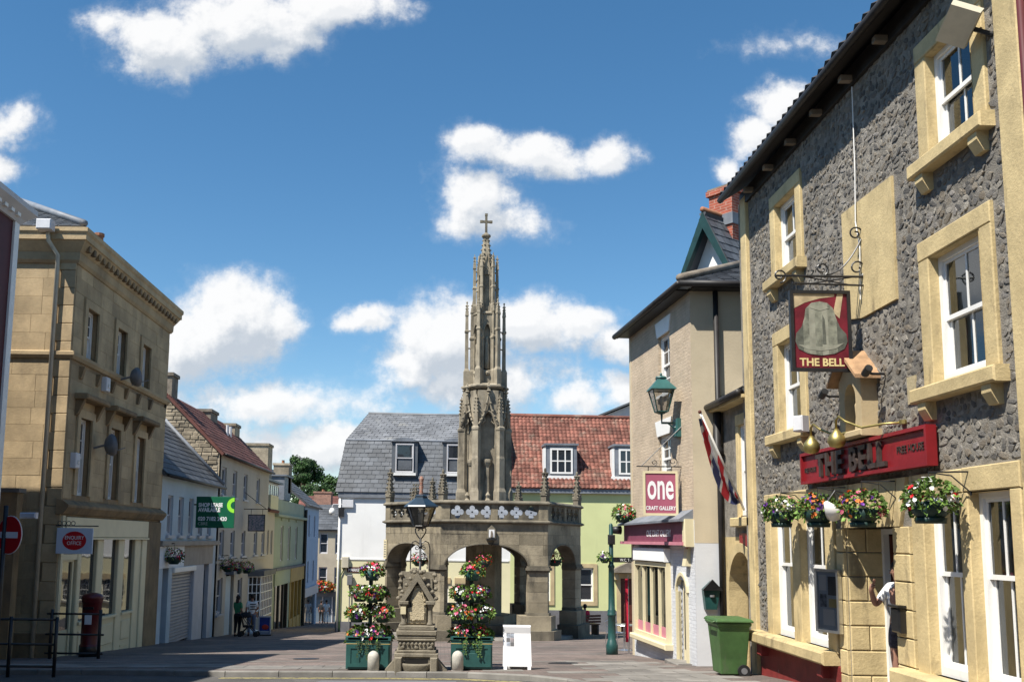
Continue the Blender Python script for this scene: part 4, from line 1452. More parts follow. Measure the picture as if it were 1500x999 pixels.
# eaves, hipped slate roof, pipe
HX, HY, HZ = 7.1, 22.1, 6.55
c0 = GF(-.25, .3, 5.36)
c1 = (GF(GL + .25, .3, 0)[0], 19.3, 5.36)
c2 = (9.3, 19.3, 5.36)
c3 = (9.3, c0[1], 5.36)
apx = (HX, HY, HZ)
roof_plane(ga, c0, c1, apx, (HX + .05, HY + .3, HZ), .3, .25, 'slate', tiles=True)
roof_plane(ga, c1, c2, (HX + .3, HY, HZ), apx, .3, .25, 'slate', tiles=True)
mk(MB().tube([(c1[0], c1[1], c1[2] + .06), (HX, HY, HZ + .06)], .09, 8), 'hip_ridge', 'chimney_stone', ga, True)
mk(MB().tube([GF(-.25, .32, 5.3), (c1[0] - .02, 19.28, 5.3)], .07, 8), 'gutter', 'gutter', ga, True)
mk(MB().tube([(c1[0] - .02, 19.27, 5.3), (6.9, 19.27, 5.3)], .07, 8), 'gutter', 'gutter', ga, True)
mk(MB().box(GS, 0, 2, 0, .3, 5.22, 5.26), 'soffit', 'gutter', ga)
mk(MB().box(GF, 0, GL, 0, .3, 5.22, 5.262), 'soffit', 'gutter', ga)
mk(MB().tube([GS(.52, .08, 5.2), GS(.52, .08, -2.9)], .055, 8), 'downpipe', 'gutter', ga, True)
# wall post box by the shop corner
pb = thing('wall_box', 'black lantern shaped box fixed to the white side wall of the gallery', 'box', GS(.28, .05, -1.4))
mk(MB().poly(GS, [(.16, -1.4), (.38, -1.4), (.46, -1.0), (.29, -.84), (.12, -1.0)], 0, .16), 'body', 'green_iron', pb)
mk(MB().poly(GS, [(.08, -1.02), (.50, -1.02), (.29, -.80)], .16, .22), 'hood', 'black_gloss', pb)
mk(MB().lathe(GS(.29, .17, -1.13), [(.05, -.02), (.05, .02)], 10), 'badge', 'dish_grey', pb)
# the hanging shop sign
GP = lambda u, n, z: GF(u, n, z)
hs2 = thing('shop_sign', 'mauve and white hanging sign reading one craft gallery', 'sign', (4.95, 20.3, .5))
OF = Fr(4.18, 20.35, 1, -.06)
mb = MB()
ring(mb, OF, 0, .74, .5, 1.45, .05, -.03, .03)
mk(mb, 'frame', 'shop_cream', hs2)
mk(MB().box(OF, .045, .70, -.02, .015, .54, 1.41), 'panel', 'mauve_sign', hs2)
text(hs2, 'one', OF, .37, .86, .80, .016, 'sign_white', sx=.46, align='CENTER', bold=.014, depth=.002)
text(hs2, 'CRAFT GALLERY', OF, .37, .62, .115, .016, 'sign_white', sx=.74, align='CENTER', bold=.003, depth=.002)
mb = MB()
mb.tube([(4.05, 20.35, 1.55), (5.05, 20.35, 1.55)], .014, 6)
mb.tube([(4.15, 20.35, 1.55), (5.06, 20.3, 2.45)], .01, 5)
mb.tube([(4.3, 20.35, 1.55), (4.3, 20.35, 1.44)], .01, 5)
mb.tube([(4.8, 20.35, 1.55), (4.8, 20.35, 1.44)], .01, 5)
scroll(mb, Fr(4.18, 20.35, 1, 0), .66, 1.66, .1, -1.5, 1.3, 0, .009)
scroll(mb, Fr(4.18, 20.35, 1, 0), .25, 1.63, .07, -1.5, 1.3, 0, .009)
mk(mb, 'bracket', 'black_iron', hs2)


def lantern(t, c, w, h, roofmat, framemat, n=4):
    """tapering street lantern on point c: frame bars, panes, roof, finial"""
    x, y, z = c
    w0, w1 = w * .42, w * .8
    zt = z + h * .55
    mb = MB()
    rot = math.pi / 4
    cr = lambda r, zz, k: (x + r * math.cos(rot + k * math.pi * 2 / n), y + r * math.sin(rot + k * math.pi * 2 / n), zz)
    for k in range(n):
        mb.tube([cr(w0 * .72, z, k), cr(w1 * .72, zt, k)], .014, 5)
        mb.tube([cr(w0 * .72, z, k), cr(w0 * .72, z, k + 1)], .012, 5)
        mb.tube([cr(w1 * .72, zt, k), cr(w1 * .72, zt, k + 1)], .014, 5)
    mb.lathe((x, y, z - .05), [(w0 * .3, 0), (w0 * .72, .05), (w0 * .5, .06)], n, rot)
    mk(mb, 'frame', framemat, t)
    for k in range(n):
        mk(MB().add([cr(w0 * .71, z, k), cr(w0 * .71, z, k + 1), cr(w1 * .71, zt, k + 1), cr(w1 * .71, zt, k)], [(0, 1, 2, 3)]), 'pane', 'lantern_glass', t, recalc=False)
    mk(MB().lathe((x, y, zt), [(w1 * .86, 0), (w1 * .82, .03), (w1 * .32, h * .26), (w1 * .3, h * .30), (w1 * .34, h * .31)], n, rot), 'roof', roofmat, t)
    mk(MB().lathe((x, y, zt + h * .31), [(w1 * .28, 0), (w1 * .24, h * .04), (.02, h * .07), (.03, h * .1), (.01, h * .14)], 10), 'finial', roofmat, t)
    mk(MB().lathe((x, y, z), [(.03, 0), (.03, h * .16), (.05, h * .18), (.055, h * .34), (.02, h * .40)], 8), 'lamp_bulb', 'lens', t, True)


wl = thing('wall_lantern', 'green iron wall lantern on a scrolled bracket at the gallery corner', 'lantern', (5.05, 20.4, 2.2))
lantern(wl, (4.62, 20.4, 2.74), .56, .86, 'teal_lamp', 'green_iron')
mb = MB()
mb.tube([(4.62, 20.4, 2.72), (4.62, 20.4, 2.5), (5.1, 20.4, 2.5)], .028, 6)
scroll(mb, Fr(4.62, 20.4, 1, 0), .33, 2.39, .09, 1.5, 1.3, 0, .012, -1)
mb.tube([(4.75, 20.4, 2.49), (5.08, 20.4, 2.25)], .015, 5)
mk(mb, 'bracket', 'green_iron', wl)
mk(MB().box(GF, 3.83, 4.1, .0, .1, 2.2, 2.6, .02), 'wall_plate', 'teal_lamp', wl, recalc=False)
# flower basket on the fascia's far end
t = thing('hanging_basket', 'flower pot with red and white blooms at the far end of the gallery fascia', 'hanging basket', (4.5, 24.1, .42), 'baskets on the craft gallery')
basket_parts(t, (4.48, 24.1, .42), .22, .2, 61, ('fl_pink', 'fl_white', 'fl_red'), deep=False)
mk(MB().tube([(4.78, 24.1, .4), (4.48, 24.1, .4)], .02, 6), 'bracket', 'black_iron', t)
# flag on a wall pole
fg = thing('flag', 'faded union flag hanging limp from a sloping white pole by the gallery', 'flag', (5.6, 18.05, .55))
p0, p1 = Vector((5.6, 18.0, .55)), Vector((4.62, 17.35, 2.32))
mk(MB().tube([p0, p1], .022, 8), 'pole', 'flag_pole', fg, True)
mk(MB().ball(tuple(p1), .035), 'finial', 'door_brown', fg)
ax = (p1 - p0)
nS, nT = 26, 9
fmb = MB()
fidx = []
prof = lambda s: .05 + .33 * math.sin(math.pi * min(1, max(0, (1 - s) * 1.1))) ** .8


def fpt(s, t):
    b = p0 + ax * (.12 + .84 * s)
    w = prof(s)
    hang = w * t * 1.6
    fold = .055 * math.sin(t * 9 + s * 4) * (.4 + t)
    return b + Vector((-.05 * t + fold * .6, fold, -hang)) + Vector((.28 * t * (1 - s) * .6, .1 * t * (1 - s), -.12 * t * (1 - s)))


for i in range(nS):
    for j in range(nT):
        s0, s1, t0, t1 = i / nS, (i + 1) / nS, j / nT, (j + 1) / nT
        v = ((i + .5) * .9 + (j + .5) * 1.5)
        q = math.sin(i * .62 + j * .18)
        c = 'flag_red' if q > .35 else ('flag_white' if q > -.25 else ('flag_blue' if (j > 4 or i < 8) else 'flag_white'))
        fmb.add([fpt(s0, t0), fpt(s1, t0), fpt(s1, t1), fpt(s0, t1)], [(0, 1, 2, 3)])
        fidx.append(('flag_red', 'flag_white', 'flag_blue').index(c))
fo = mk(fmb, 'cloth', 'flag_red', fg, recalc=False, smooth=True)
fo.data.materials.append(M['flag_white'])
fo.data.materials.append(M['flag_blue'])
for p, q in zip(fo.data.polygons, fidx):
    p.material_index = q

# ================================================================ gabled house behind the gallery
hb = thing('gabled_house', 'white gabled house with dark green bargeboards and brick chimney behind the gallery', 'house', (7.2, 24.5, ground(24.5)))
HF = Fr(6.88 - .57, 24 + .76, .6, -.8)
mk(MB().poly(HF, [(.05, -3.9), (1.85, -3.9), (1.85, 6.45), (.95, 8.2), (.05, 6.45)], -5, 0), 'wall', 'white_wall', hb)
for (q0, q1, mt) in (((.95, 8.45), (-.05, 6.4), 'slate_dark'), ((.95, 8.45), (2.1, 6.1), 'slate')):
    (a, za), (b, zb) = q0, q1
    roof_plane(hb, HF(b, .42, zb), HF(b, -5.2, zb), HF(a, -5.2, za), HF(a, .42, za), .3, .25, mt)
    dx, dz_ = b - a, zb - za
    l = math.hypot(dx, dz_)
    mk(MB().poly(HF, [(a, za - .02), (b, zb - .02), (b - (.1 if dx > 0 else -.1), zb - .05), (a, za - .46)], .3, .44), 'bargeboard', 'barge_green', hb)
mk(MB().tube([HF(.95, .44, 8.5), HF(.95, -5.1, 8.5)], .07, 8), 'ridge_tiles', 'clay_pot', hb, True)
CF_ = Fr(*HF(.58, -.35, 0)[:2], .6, -.8)
ch = mk(MB().box(CF_, 0, .72, -.75, 0, 6.5, 9.1), 'chimney', 'brick_red', hb)
mk(MB().box(CF_, -.06, .78, -.81, .06, 9.1, 9.24), 'chimney_cap', 'brick_red', ch)
mk(MB().box(CF_, -.03, .75, -.78, .03, 9.24, 9.3), 'chimney_top', 'chimney_stone', ch)
mk(MB().box(CF_, -.04, .76, -.79, .04, 8.2, 8.5), 'flashing', 'lead', ch)

# ================================================================ neighbouring wall past the pub
nbh = thing('rendered_house', 'cream rendered house adjoining the near end of the pub', 'building', BF(9.5, 0, ground(8)))
mk(MB().box(BF, 8.72, 16, -8, .02, -3, 7.2), 'wall', 'gallery_render', nbh)
for (xa, xb, ya, yb, zt, mt_, lab) in ((-26, -4, -24, -16, 7.5, 'beige_wall', 'plain beige building added out of view behind the camera to block skylight, opposite the market cross'),
                                       (-4, 16, -25, -16, 9.0, 'brick_old', 'brick building added out of view behind the camera to block skylight, opposite the pub corner')):
    nb2 = thing('sky_block_house', lab, 'building', ((xa + xb) / 2, yb, ground(0)))  # unseen building, added to shut out sky and deepen the shade
    mk(MB().wbox(xa, xb, ya, yb, ground(0) - .2, zt), 'wall', mt_, nb2)
    roof_plane(nb2, (xb, yb + .3, zt), (xa, yb + .3, zt), (xa, (ya + yb) / 2, zt + 3), (xb, (ya + yb) / 2, zt + 3), 1, 1, 'slate_dark', tiles=False)
    roof_plane(nb2, (xa, ya - .3, zt), (xb, ya - .3, zt), (xb, (ya + yb) / 2, zt + 3), (xa, (ya + yb) / 2, zt + 3), 1, 1, 'slate_dark', tiles=False)
    BBF = Fr(xb, yb, -1, 0)
    for q in range(6):
        for zz in (.2, 3.6):
            bars_window(nb2, BBF, 1.5 + q * 3, 2.6 + q * 3, zz, zz + 1.8, .05, 2, 2)
roof_plane(nbh, BF(8.72, .3, 7.2), BF(16.2, .3, 7.2), BF(16.2, -4, 10), BF(8.72, -4, 10), .4, .4, 'tile_dark', tiles=False)

# ================================================================ market cross
CXX, CYY, TH = 1.66, 38.0, R(4)
mc = thing('market_cross', 'hexagonal stone market cross with arcade, pierced parapet and tall gothic spire', 'market cross', (CXX, CYY, ground(38) + PAVE))


def hexpt(r, k, th=TH):
    a = th + R(60 * k - 30)
    return (CXX + r * math.sin(a), CYY - r * math.cos(a))


def hexpath(r, th=TH):
    # travel so that outward is to the right
    return [hexpt(r, k, th) for k in range(6)]


def face(k, r, th=TH):
    """frame of face k at vertex radius r, origin at the face's left end seen from outside; returns frame and length"""
    a, b = hexpt(r, k, th), hexpt(r, k + 1, th)
    return Fr(a[0], a[1], b[0] - a[0], b[1] - a[1]), math.hypot(b[0] - a[0], b[1] - a[1])


CR = 3.9
ZP, ZC0, ZC1, ZW, ZT = -2.6, -1.15, -.93, .57, 1.36
TW = .55
PWL, PWR = .14, .70      # pier widths at the two ends of each face


def archz(t):
    """depressed four-centred arch, t from -1 to 1"""
    return -.93 + .75 * (1 - abs(t) ** 2.4) ** .62


rc = random.Random(11)
for k in range(6):
    F, L = face(k, CR)
    Hs = (L - PWL - PWR) / 2
    mid_ = PWL + Hs
    crv = [(mid_ - Hs * math.cos(math.pi * i / 24), archz(-math.cos(math.pi * i / 24))) for i in range(25)]
    sp_poly = [(0.0, ZC1), (PWL, ZC1)] + crv[1:-1] + [(L - PWR, ZC1), (L, ZC1), (L, ZW), (0.0, ZW)]
    ti = TW / math.tan(R(60))
    inner = [(max(ti, min(L - ti, u)), z) for u, z in sp_poly]
    kq = len(sp_poly)
    mb = MB()
    vs_ = [F(u, -.015, z) for u, z in sp_poly] + [F(u, -TW, z) for u, z in inner]
    mb.add(vs_, [tuple(range(kq)), tuple(range(2 * kq - 1, kq - 1, -1))] + [(i, (i + 1) % kq, kq + (i + 1) % kq, kq + i) for i in range(kq)])
    mk(mb, 'arch_wall', 'cross_trim', mc)
    # ashlar facing, courses cut to the arch
    if k in (0, 1, 5):
        cz = [ZC1 + (ZW - ZC1) * j / 4 for j in range(5)]
        for j in range(4):
            u = -rc.uniform(0, .5)
            while u < L:
                w = rc.uniform(.6, 1.05)
                a, b = max(u, .0), min(u + w, L)
                u += w
                if b - a < .1: continue
                pl = clip_rect(sp_poly, a + .004, b - .004, cz[j] + .004, cz[j + 1] - .004)
                if len(pl) < 3: continue
                ar_ = abs(sum(pl[i - 1][0] * pl[i][1] - pl[i][0] * pl[i - 1][1] for i in range(len(pl)))) / 2
                if ar_ < .01: continue
                mk(MB().poly(F, pl, -.02, rc.uniform(-.003, .008)), 'block', 'cross_stone', mc)
    # arch hood mould
    mb = MB()
    mb.tube([F(u, .0, z + .02) for u, z in crv], .035, 5)
    mk(mb, 'arch_moulding', 'cross_trim', mc)
    # parapet panel: quatrefoil openings in a row
    FP, LP = face(k, CR + .02)
    nq = 6
    m0 = .34
    qw = (LP - 2 * m0) / nq
    mk(MB().box(FP, .0, m0, -.22, .012, ZW + .14, ZT - .1, .01), 'parapet_pier', 'cross_stone', mc, recalc=False)
    mk(MB().box(FP, LP - m0, LP, -.22, .012, ZW + .14, ZT - .1, .01), 'parapet_pier', 'cross_stone', mc, recalc=False)
    mk(MB().box(FP, LP / 2 - .12, LP / 2 + .12, -.22, .012, ZW + .14, ZT - .1, .01), 'parapet_pier', 'cross_stone', mc, recalc=False)
    for i in range(nq):
        c = m0 + (i + .5) * qw
        mb = MB()
        zc_, hh_ = (ZW + .14 + ZT - .1) / 2, (ZT - .1 - ZW - .14) / 2
        # four foils cut from a square panel: build as 4 cusped corner pieces and a central cross
        for sz in (-1, 1):
            pl = [(c - qw / 2, zc_), ]
            for q in range(25):
                an = math.pi * (1 - q / 24)
                r_ = min(qw, 2 * hh_) * .44 * (.52 + .48 * abs(math.cos(2 * an)) ** .6)
                pl.append((c + r_ * math.cos(an), zc_ + sz * r_ * math.sin(an)))
            pl += [(c + qw / 2, zc_), (c + qw / 2, zc_ + sz * hh_), (c - qw / 2, zc_ + sz * hh_)]
            mb.poly(FP, pl if sz > 0 else pl[::-1], -.16, -.02)
        mb.lathe(FP(c, -.09, zc_), [(.0, -.04), (.045, 0), (.0, .04)], 8)
        mk(mb, 'quatrefoil', 'cross_trim', mc)
# string course, coping, capitals as continuous mouldings
hp = hexpath(CR)
mk(MB().sweep(hp, [(-.5, ZW), (.02, ZW), (.13, ZW + .05), (.13, ZW + .09), (.03, ZW + .14), (-.5, ZW + .14)], True), 'string_course', 'cross_trim', mc)
mk(MB().sweep(hp, [(-.28, ZT - .1), (.03, ZT - .1), (.11, ZT - .06), (.11, ZT - .02), (.02, ZT + .05), (-.28, ZT + .05)], True), 'coping', 'cross_trim', mc)
mk(MB().prism(hexpath(CR - .3), ZW - .08, ZW + .02), 'vault', 'cross_trim', mc)
mb = MB()
b0 = hexpath(CR - .4)
b1 = hexpath(.9)
mb.add([(x, y, .75) for x, y in b0] + [(x, y, 1.42) for x, y in b1], [(i, (i + 1) % 6, 6 + (i + 1) % 6, 6 + i) for i in range(6)] + [tuple(range(6, 12))])
mk(mb, 'platform_roof', 'lead', mc)
# piers
for k in range(6):
    V = Vector(hexpt(CR, k))
    e1 = (Vector(hexpt(CR, k + 1)) - V).normalized()
    e2 = (Vector(hexpt(CR, k - 1)) - V).normalized()
    cI = (Vector((CXX, CYY)) - V).normalized()

    def pier(grow, w, w2, dd=0.):
        n1 = -Vector((e1.y, -e1.x)); n2 = Vector((e2.y, -e2.x))
        t = TW + dd
        v0 = V - cI * (grow / math.cos(R(30)))
        o1 = V + e1 * w - n1 * grow
        o2 = V + e2 * w2 - n2 * grow
        return [tuple(v0), tuple(o1), tuple(V + e1 * w + n1 * t), tuple(V + cI * (t / math.cos(R(30)))), tuple(V + e2 * w2 + n2 * t), tuple(o2)]
    for j in range(4):
        a, b = ZP + (ZC0 - ZP) * j / 4, ZP + (ZC0 - ZP) * (j + 1) / 4
        mk(MB().prism(pier(rc.uniform(-.006, .004), PWL + .004, PWR + .004), a + .004, b - .004), 'pier_block', 'cross_stone', mc)
    mb = MB()
    for (g, w, a, b) in ((.03, .03, ZC0, ZC0 + .06), (.09, .08, ZC0 + .06, ZC0 + .15), (.05, .05, ZC0 + .15, ZC1 + .004)):
        mb.prism(pier(g, PWL + w, PWR + w), a, b)
    mk(mb, 'capital', 'cross_trim', mc)
    mk(MB().prism(pier(.05, PWL + .05, PWR + .05), ZP - .1, ZP + .002), 'pier_base', 'cross_trim', mc)
    mk(MB().prism(pier(.16, .4, 1.05), ZP - .62, ZP - .1), 'plinth_block', 'cross_stone', mc)
    mk(MB().prism(pier(.30, .62, 1.3), ZP - 1.5, ZP - .62), 'plinth_step', 'cross_trim', mc)
    # corner pinnacle on the parapet
    px_, py_ = hexpt(CR - .14, k)
    tall = 1.0 + .12 * ((k * 7) % 3)
    pn = mk(MB().lathe((px_, py_, ZT + .04), [(.17, 0), (.17, .28), (.21, .3), (.13, .42), (.05, tall)], 4, TH), 'pinnacle', 'cross_trim', mc)
    mb = MB()
    for q in range(4):
        an = TH + q * math.pi / 2
        for s in range(5):
            zz = .42 + (tall - .5) * s / 4.5
            r_ = .15 - .10 * s / 5
            mb.ball((px_ + r_ * math.cos(an), py_ + r_ * math.sin(an), ZT + .04 + zz), .045, .045, .05, 6, 4)
    for q in range(6):
        an = q * math.pi / 3
        mb.ball((px_ + .08 * math.cos(an), py_ + .08 * math.sin(an), ZT + tall - .04), .055, .055, .04, 6, 4)
    mb.ball((px_, py_, ZT + tall + .08), .05, .05, .09, 6, 4)
    # gabled foot of the pinnacle
    for q in range(4):
        an = TH + q * math.pi / 2 + math.pi / 4
        fq = Fr(px_ + .13 * math.cos(an) , py_ + .13 * math.sin(an), -math.sin(an), math.cos(an))
        mb.poly(fq, [(-.13, .0 + ZT + .26), (.13, ZT + .26), (0, ZT + .52)], -.02, .02)
    mk(mb, 'crockets', 'cross_trim', pn)
# smaller finials half way along the parapet
for k in (2, 3, 4, 5):
    a_, b_ = hexpt(CR - .16, k), hexpt(CR - .16, k + 1)
    px_, py_ = (a_[0] + b_[0]) / 2, (a_[1] + b_[1]) / 2
    mb = MB().lathe((px_, py_, ZT + .04), [(.1, 0), (.1, .2), (.06, .26), (.04, .55)], 4, TH)
    for s in range(4):
        for q in range(4):
            an = TH + q * math.pi / 2
            mb.ball((px_ + .09 * math.cos(an), py_ + .09 * math.sin(an), ZT + .3 + s * .12), .04, .04, .04, 6, 4)
    mk(mb, 'pinnacle', 'cross_trim', mc)
# central pillar and steps
mk(MB().prism(hexpath(.72), ZP - .5, ZW - .07), 'central_pillar', 'cross_stone', mc)
mk(MB().prism(hexpath(1.3), ZP - 1.5, ZP - .3), 'seat_step', 'cross_stone', mc)
mk(MB().prism(hexpath(1.75), ZP - 1.5, ZP - .62), 'seat_step', 'cross_trim', mc)
mk(MB().prism(hexpath(CR + .1), ZP - 1.8, ZP - .98), 'floor_step', 'slab', mc)
mk(MB().prism(hexpath(CR + 1.0), ZP - 2.2, ZP - 1.13), 'outer_step', 'cross_trim', mc)
# lantern niche above the front arch
F, L = face(0, CR)
u_ = L * .47
mb = MB()
mb.poly(F, [(u_ - .14, .04), (u_ + .14, .04), (u_ + .14, .38), (u_, .52), (u_ - .14, .38)], 0, .12)
bx = mk(mb, 'wall_lamp', 'cross_trim', mc)
mk(MB().box(F, u_ - .1, u_ + .1, .12, .13, .08, .36), 'lamp_face', 'sign_white', bx)
mk(MB().poly(F, [(u_ - .05, .09), (u_ + .05, .09), (u_ + .03, .28), (u_, .33), (u_ - .03, .28)], .13, .15), 'figure', 'chimney_stone', bx)
mk(MB().box(F, u_ - .18, u_ + .18, 0, .2, -.02, .04), 'shelf', 'black_iron', bx)
mk(MB().tube([F(u_ + .1, .06, 0), F(u_ + .06, .05, -.14), F(u_, .03, -.22)], .012, 5), 'cable', 'black_iron', bx)
# small plaque on the pier
F, L = face(0, CR)


def pointed(u, w, z0, zs, rise, n=10, og=False):
    """outline points of a pointed arch from left spring to right spring"""
    pts = []
    for i in range(n + 1):
        t = i / n
        x = -w / 2 + w / 2 * t
        y = zs + rise * math.sin(math.pi / 2 * t) ** .85 if not og else zs + rise * (t ** 1.0 * .55 + .45 * t ** 5)
        pts.append((u + x, y))
    return pts + [(2 * u - x, y) for x, y in pts[-2::-1]]


# --- spire, lower stage
S = 'spire_stone'
ST = R(7)


def sface(k, r):
    return face(k, r, ST)


z0, z1 = 1.30, 5.98
mk(MB().prism(hexpath(.66, ST), z0 - .6, z1), 'spire_core', S, mc)
for k in range(6):
    F, L = sface(k, .98)
    w = .58
    ol = pointed(L / 2, w, z0, 4.45, .52)
    fr_ = [(.08, z0), (L / 2 - w / 2, z0)] + ol + [(L / 2 + w / 2, z0), (L - .08, z0), (L - .08, z1 - .1), (.08, z1 - .1)]
    mk(MB().poly(F, fr_, -.2, -.04), 'niche_panel', S, mc)
    mb = MB()
    mb.tube([F(u, .0, z) for u, z in pointed(L / 2, w + .12, z0, 4.42, .62)], .035, 5)
    og = [(L / 2 - .40 + .40 * (i / 10), 4.5 + 1.25 * ((i / 10) * .45 + .55 * (i / 10) ** 3.2)) for i in range(11)]
    og += [(L - u, z) for u, z in og[-2::-1]]
    mb.tube([F(u, .05, z) for u, z in og], .042, 5)
    for q in (2, 4, 6, 8, 12, 14, 16, 18):
        u, z = og[q]
        p = F(u, .08, z + .06)
        mb.ball(p, .05, .05, .05, 6, 4)
    for (dz_, r_) in ((0, .06), (.12, .1), (.22, .06), (.30, .09), (.4, .03)):
        mb.ball(F(L / 2, .06, 5.72 + dz_), r_, r_, .06, 7, 4)
    mk(mb, 'ogee_hood', S, mc)
    # cusps inside the arch head
    mb = MB()
    for sg in (-1, 1):
        mb.tube([F(L / 2 + sg * .24, -.1, 4.55), F(L / 2 + sg * .12, -.1, 4.66), F(L / 2 + sg * .15, -.1, 4.8)], .03, 5)
    mk(mb, 'cusp', S, mc)
    # empty statue pedestal inside the niche
    c = F(L / 2, -.22, 0)
    mk(MB().lathe((c[0], c[1], z0), [(.2, 0), (.16, .3), (.11, .45), (.11, 1.55), (.15, 1.6), (.2, 1.72), (.2, 1.82), (.14, 1.84)], 6, ST), 'pedestal', S, mc)
    mk(MB().lathe(F(L / 2, .02, z0), [(.1, 0), (.07, .12), (.12, .22), (.05, .3), (.1, .42), (.02, .55)], 6, ST), 'foot_finial', S, mc)
    # corner buttress with set-offs and a crocketed top
    vx, vy = hexpt(.95, k, ST)
    mb = MB()
    mb.lathe((vx, vy, z0 - .2), [(.25, 0), (.25, .75), (.19, .9), (.19, 2.05), (.165, 2.15), (.165, 3.15), (.2, 3.2), (.2, 3.28), (.13, 3.34), (.11, 3.9), (.02, 4.6)], 4, ST + R(60 * k - 75))
    for s in range(5):
        for q in range(4):
            an = ST + R(60 * k - 75) + q * math.pi / 2
            r_ = .12 - .015 * s
            mb.ball((vx + r_ * math.cos(an), vy + r_ * math.sin(an), z0 + 3.7 + s * .14), .035, .035, .035, 6, 4)
    mk(mb, 'buttress', S, mc)
mk(MB().sweep(hexpath(.82, ST), [(-.4, z1 - .02), (.02, z1 - .02), (.14, z1 + .06), (.14, z1 + .12), (.0, z1 + .2), (-.4, z1 + .2)], True), 'cornice', S, mc)
# --- middle stage
z2, z3 = 6.12, 9.02
mk(MB().prism(hexpath(.36, ST), z2, z3), 'spire_core', S, mc)
for k in range(6):
    F, L = sface(k, .55)
    w = .27
    ol = pointed(L / 2, w, z2, 8.35, .26)
    fr_ = [(.03, 6.75), (L / 2 - w / 2, 6.75)] + ol + [(L / 2 + w / 2, 6.75), (L - .03, 6.75), (L - .03, z3), (.03, z3)]
    mk(MB().poly(F, fr_, -.1, -.01), 'niche_panel', S, mc)
    mk(MB().box(F, .02, L - .02, -.15, .03, z2, 6.75, .02), 'base_panel', S, mc, recalc=False)
    mb = MB()
    mb.tube([F(u, .01, z) for u, z in pointed(L / 2, w + .07, z2, 8.33, .32)], .024, 5)
    mb.ball(F(L / 2, .05, 6.62), .09, .09, .1, 7, 4)
    mk(mb, 'niche_moulding', S, mc)
    # weathered statue
    c = F(L / 2, -.1, 6.8)
    if k in (0, 1, 5):
        mk(MB().lathe(c, [(.12, 0), (.12, .4), (.10, .8), (.11, 1.0), (.05, 1.12), (.065, 1.2), (.05, 1.3), (.01, 1.34)], 8), 'statue', S, mc, True)
    vx, vy = hexpt(.53, k, ST)
    mb = MB()
    mb.lathe((vx, vy, z2), [(.18, 0), (.18, .6), (.12, .7), (.12, 1.9), (.16, 1.95), (.16, 2.02), (.11, 2.06), (.10, 3.0), (.13, 3.05), (.02, 3.55)], 4, ST + R(60 * k - 75))
    for s in range(3):
        for q in range(4):
            an = ST + R(60 * k - 75) + q * math.pi / 2
            mb.ball((vx + .07 * math.cos(an), vy + .07 * math.sin(an), z2 + 3.1 + s * .13), .028, .028, .028, 5, 4)
    mk(mb, 'shaft', S, mc)
    # free-standing outer pinnacle with struts
    ox, oy = hexpt(.77, k, ST)
    mb = MB()
    mb.lathe((ox, oy, z2), [(.16, 0), (.16, .62), (.095, .74), (.085, 2.2), (.12, 2.24), (.12, 2.3), (.085, 2.34), (.075, 2.9), (.10, 2.93), (.015, 3.5)], 4, ST + R(60 * k - 75))
    for s in range(4):
        for q in range(4):
            an = ST + R(60 * k - 75) + q * math.pi / 2
            mb.ball((ox + .06 * math.cos(an), oy + .06 * math.sin(an), z2 + 2.98 + s * .12), .026, .026, .026, 5, 4)
    mb.ball((ox, oy, z2 + 3.48), .04, .04, .05, 6, 4)
    for zz in (z2 + 1.55, z2 + 2.27):
        mb.tube([(ox, oy, zz), (vx, vy, zz + .05)], .03, 5)
    mk(mb, 'outer_pinnacle', S, mc)
mk(MB().sweep(hexpath(.46, ST), [(-.3, z3 - .02), (.02, z3 - .02), (.1, z3 + .05), (.1, z3 + .1), (.0, z3 + .16), (-.3, z3 + .16)], True), 'cornice', S, mc)
# --- upper stage and spirelet
z4, z5 = 9.15, 11.0
mk(MB().prism(hexpath(.27, ST), z4, z5), 'spire_core', S, mc)
for k in range(6):
    F, L = sface(k, .30)
    mb = MB()
    mb.poly(F, [(.0, 10.75), (L, 10.75), (L / 2, 11.55)], -.06, .03)
    mb.tube([F(-.03, .04, 10.72), F(L / 2, .05, 11.62), F(L + .03, .04, 10.72)], .03, 5)
    mb.tube([F(u, .03, z) for u, z in pointed(L / 2, L * .6, 9.3, 10.75, .25)], .02, 5)
    mb.box(F, .0, .05, -.05, .03, 9.2, 10.75)
    mb.box(F, L - .05, L, -.05, .03, 9.2, 10.75)
    mb.box(F, 0, L, -.05, .05, 9.15, 9.42)
    mk(mb, 'gablet', S, mc)
    ox, oy = hexpt(.47, k, ST)
    vx, vy = hexpt(.3, k, ST)
    mb = MB()
    mb.lathe((ox, oy, z4), [(.12, 0), (.12, .3), (.085, .38), (.085, 1.0), (.11, 1.03), (.11, 1.08), (.08, 1.12), (.07, 1.85), (.095, 1.88), (.012, 2.5)], 4, ST + R(60 * k - 75))
    for s in range(4):
        for q in range(4):
            an = ST + R(60 * k - 75) + q * math.pi / 2
            mb.ball((ox + .055 * math.cos(an), oy + .055 * math.sin(an), z4 + 1.95 + s * .13), .026, .026, .026, 5, 4)
    mb.tube([(ox, oy, z4 + 1.2), (vx, vy, z4 + 1.5)], .03, 5)
    mb.tube([(ox, oy, z4 + 1.75), (vx, vy, z4 + 1.75)], .035, 5)
    mk(mb, 'outer_pinnacle', S, mc)
    mb = MB()
    for s in range(7):
        t = s / 6.5
        r_ = .31 - .20 * t
        a = ST + R(60 * k - 30)
        mb.ball((CXX + r_ * math.sin(a), CYY - r_ * math.cos(a), 11.05 + 1.3 * t), .045, .045, .04, 6, 4)
    mk(mb, 'crockets', S, mc)
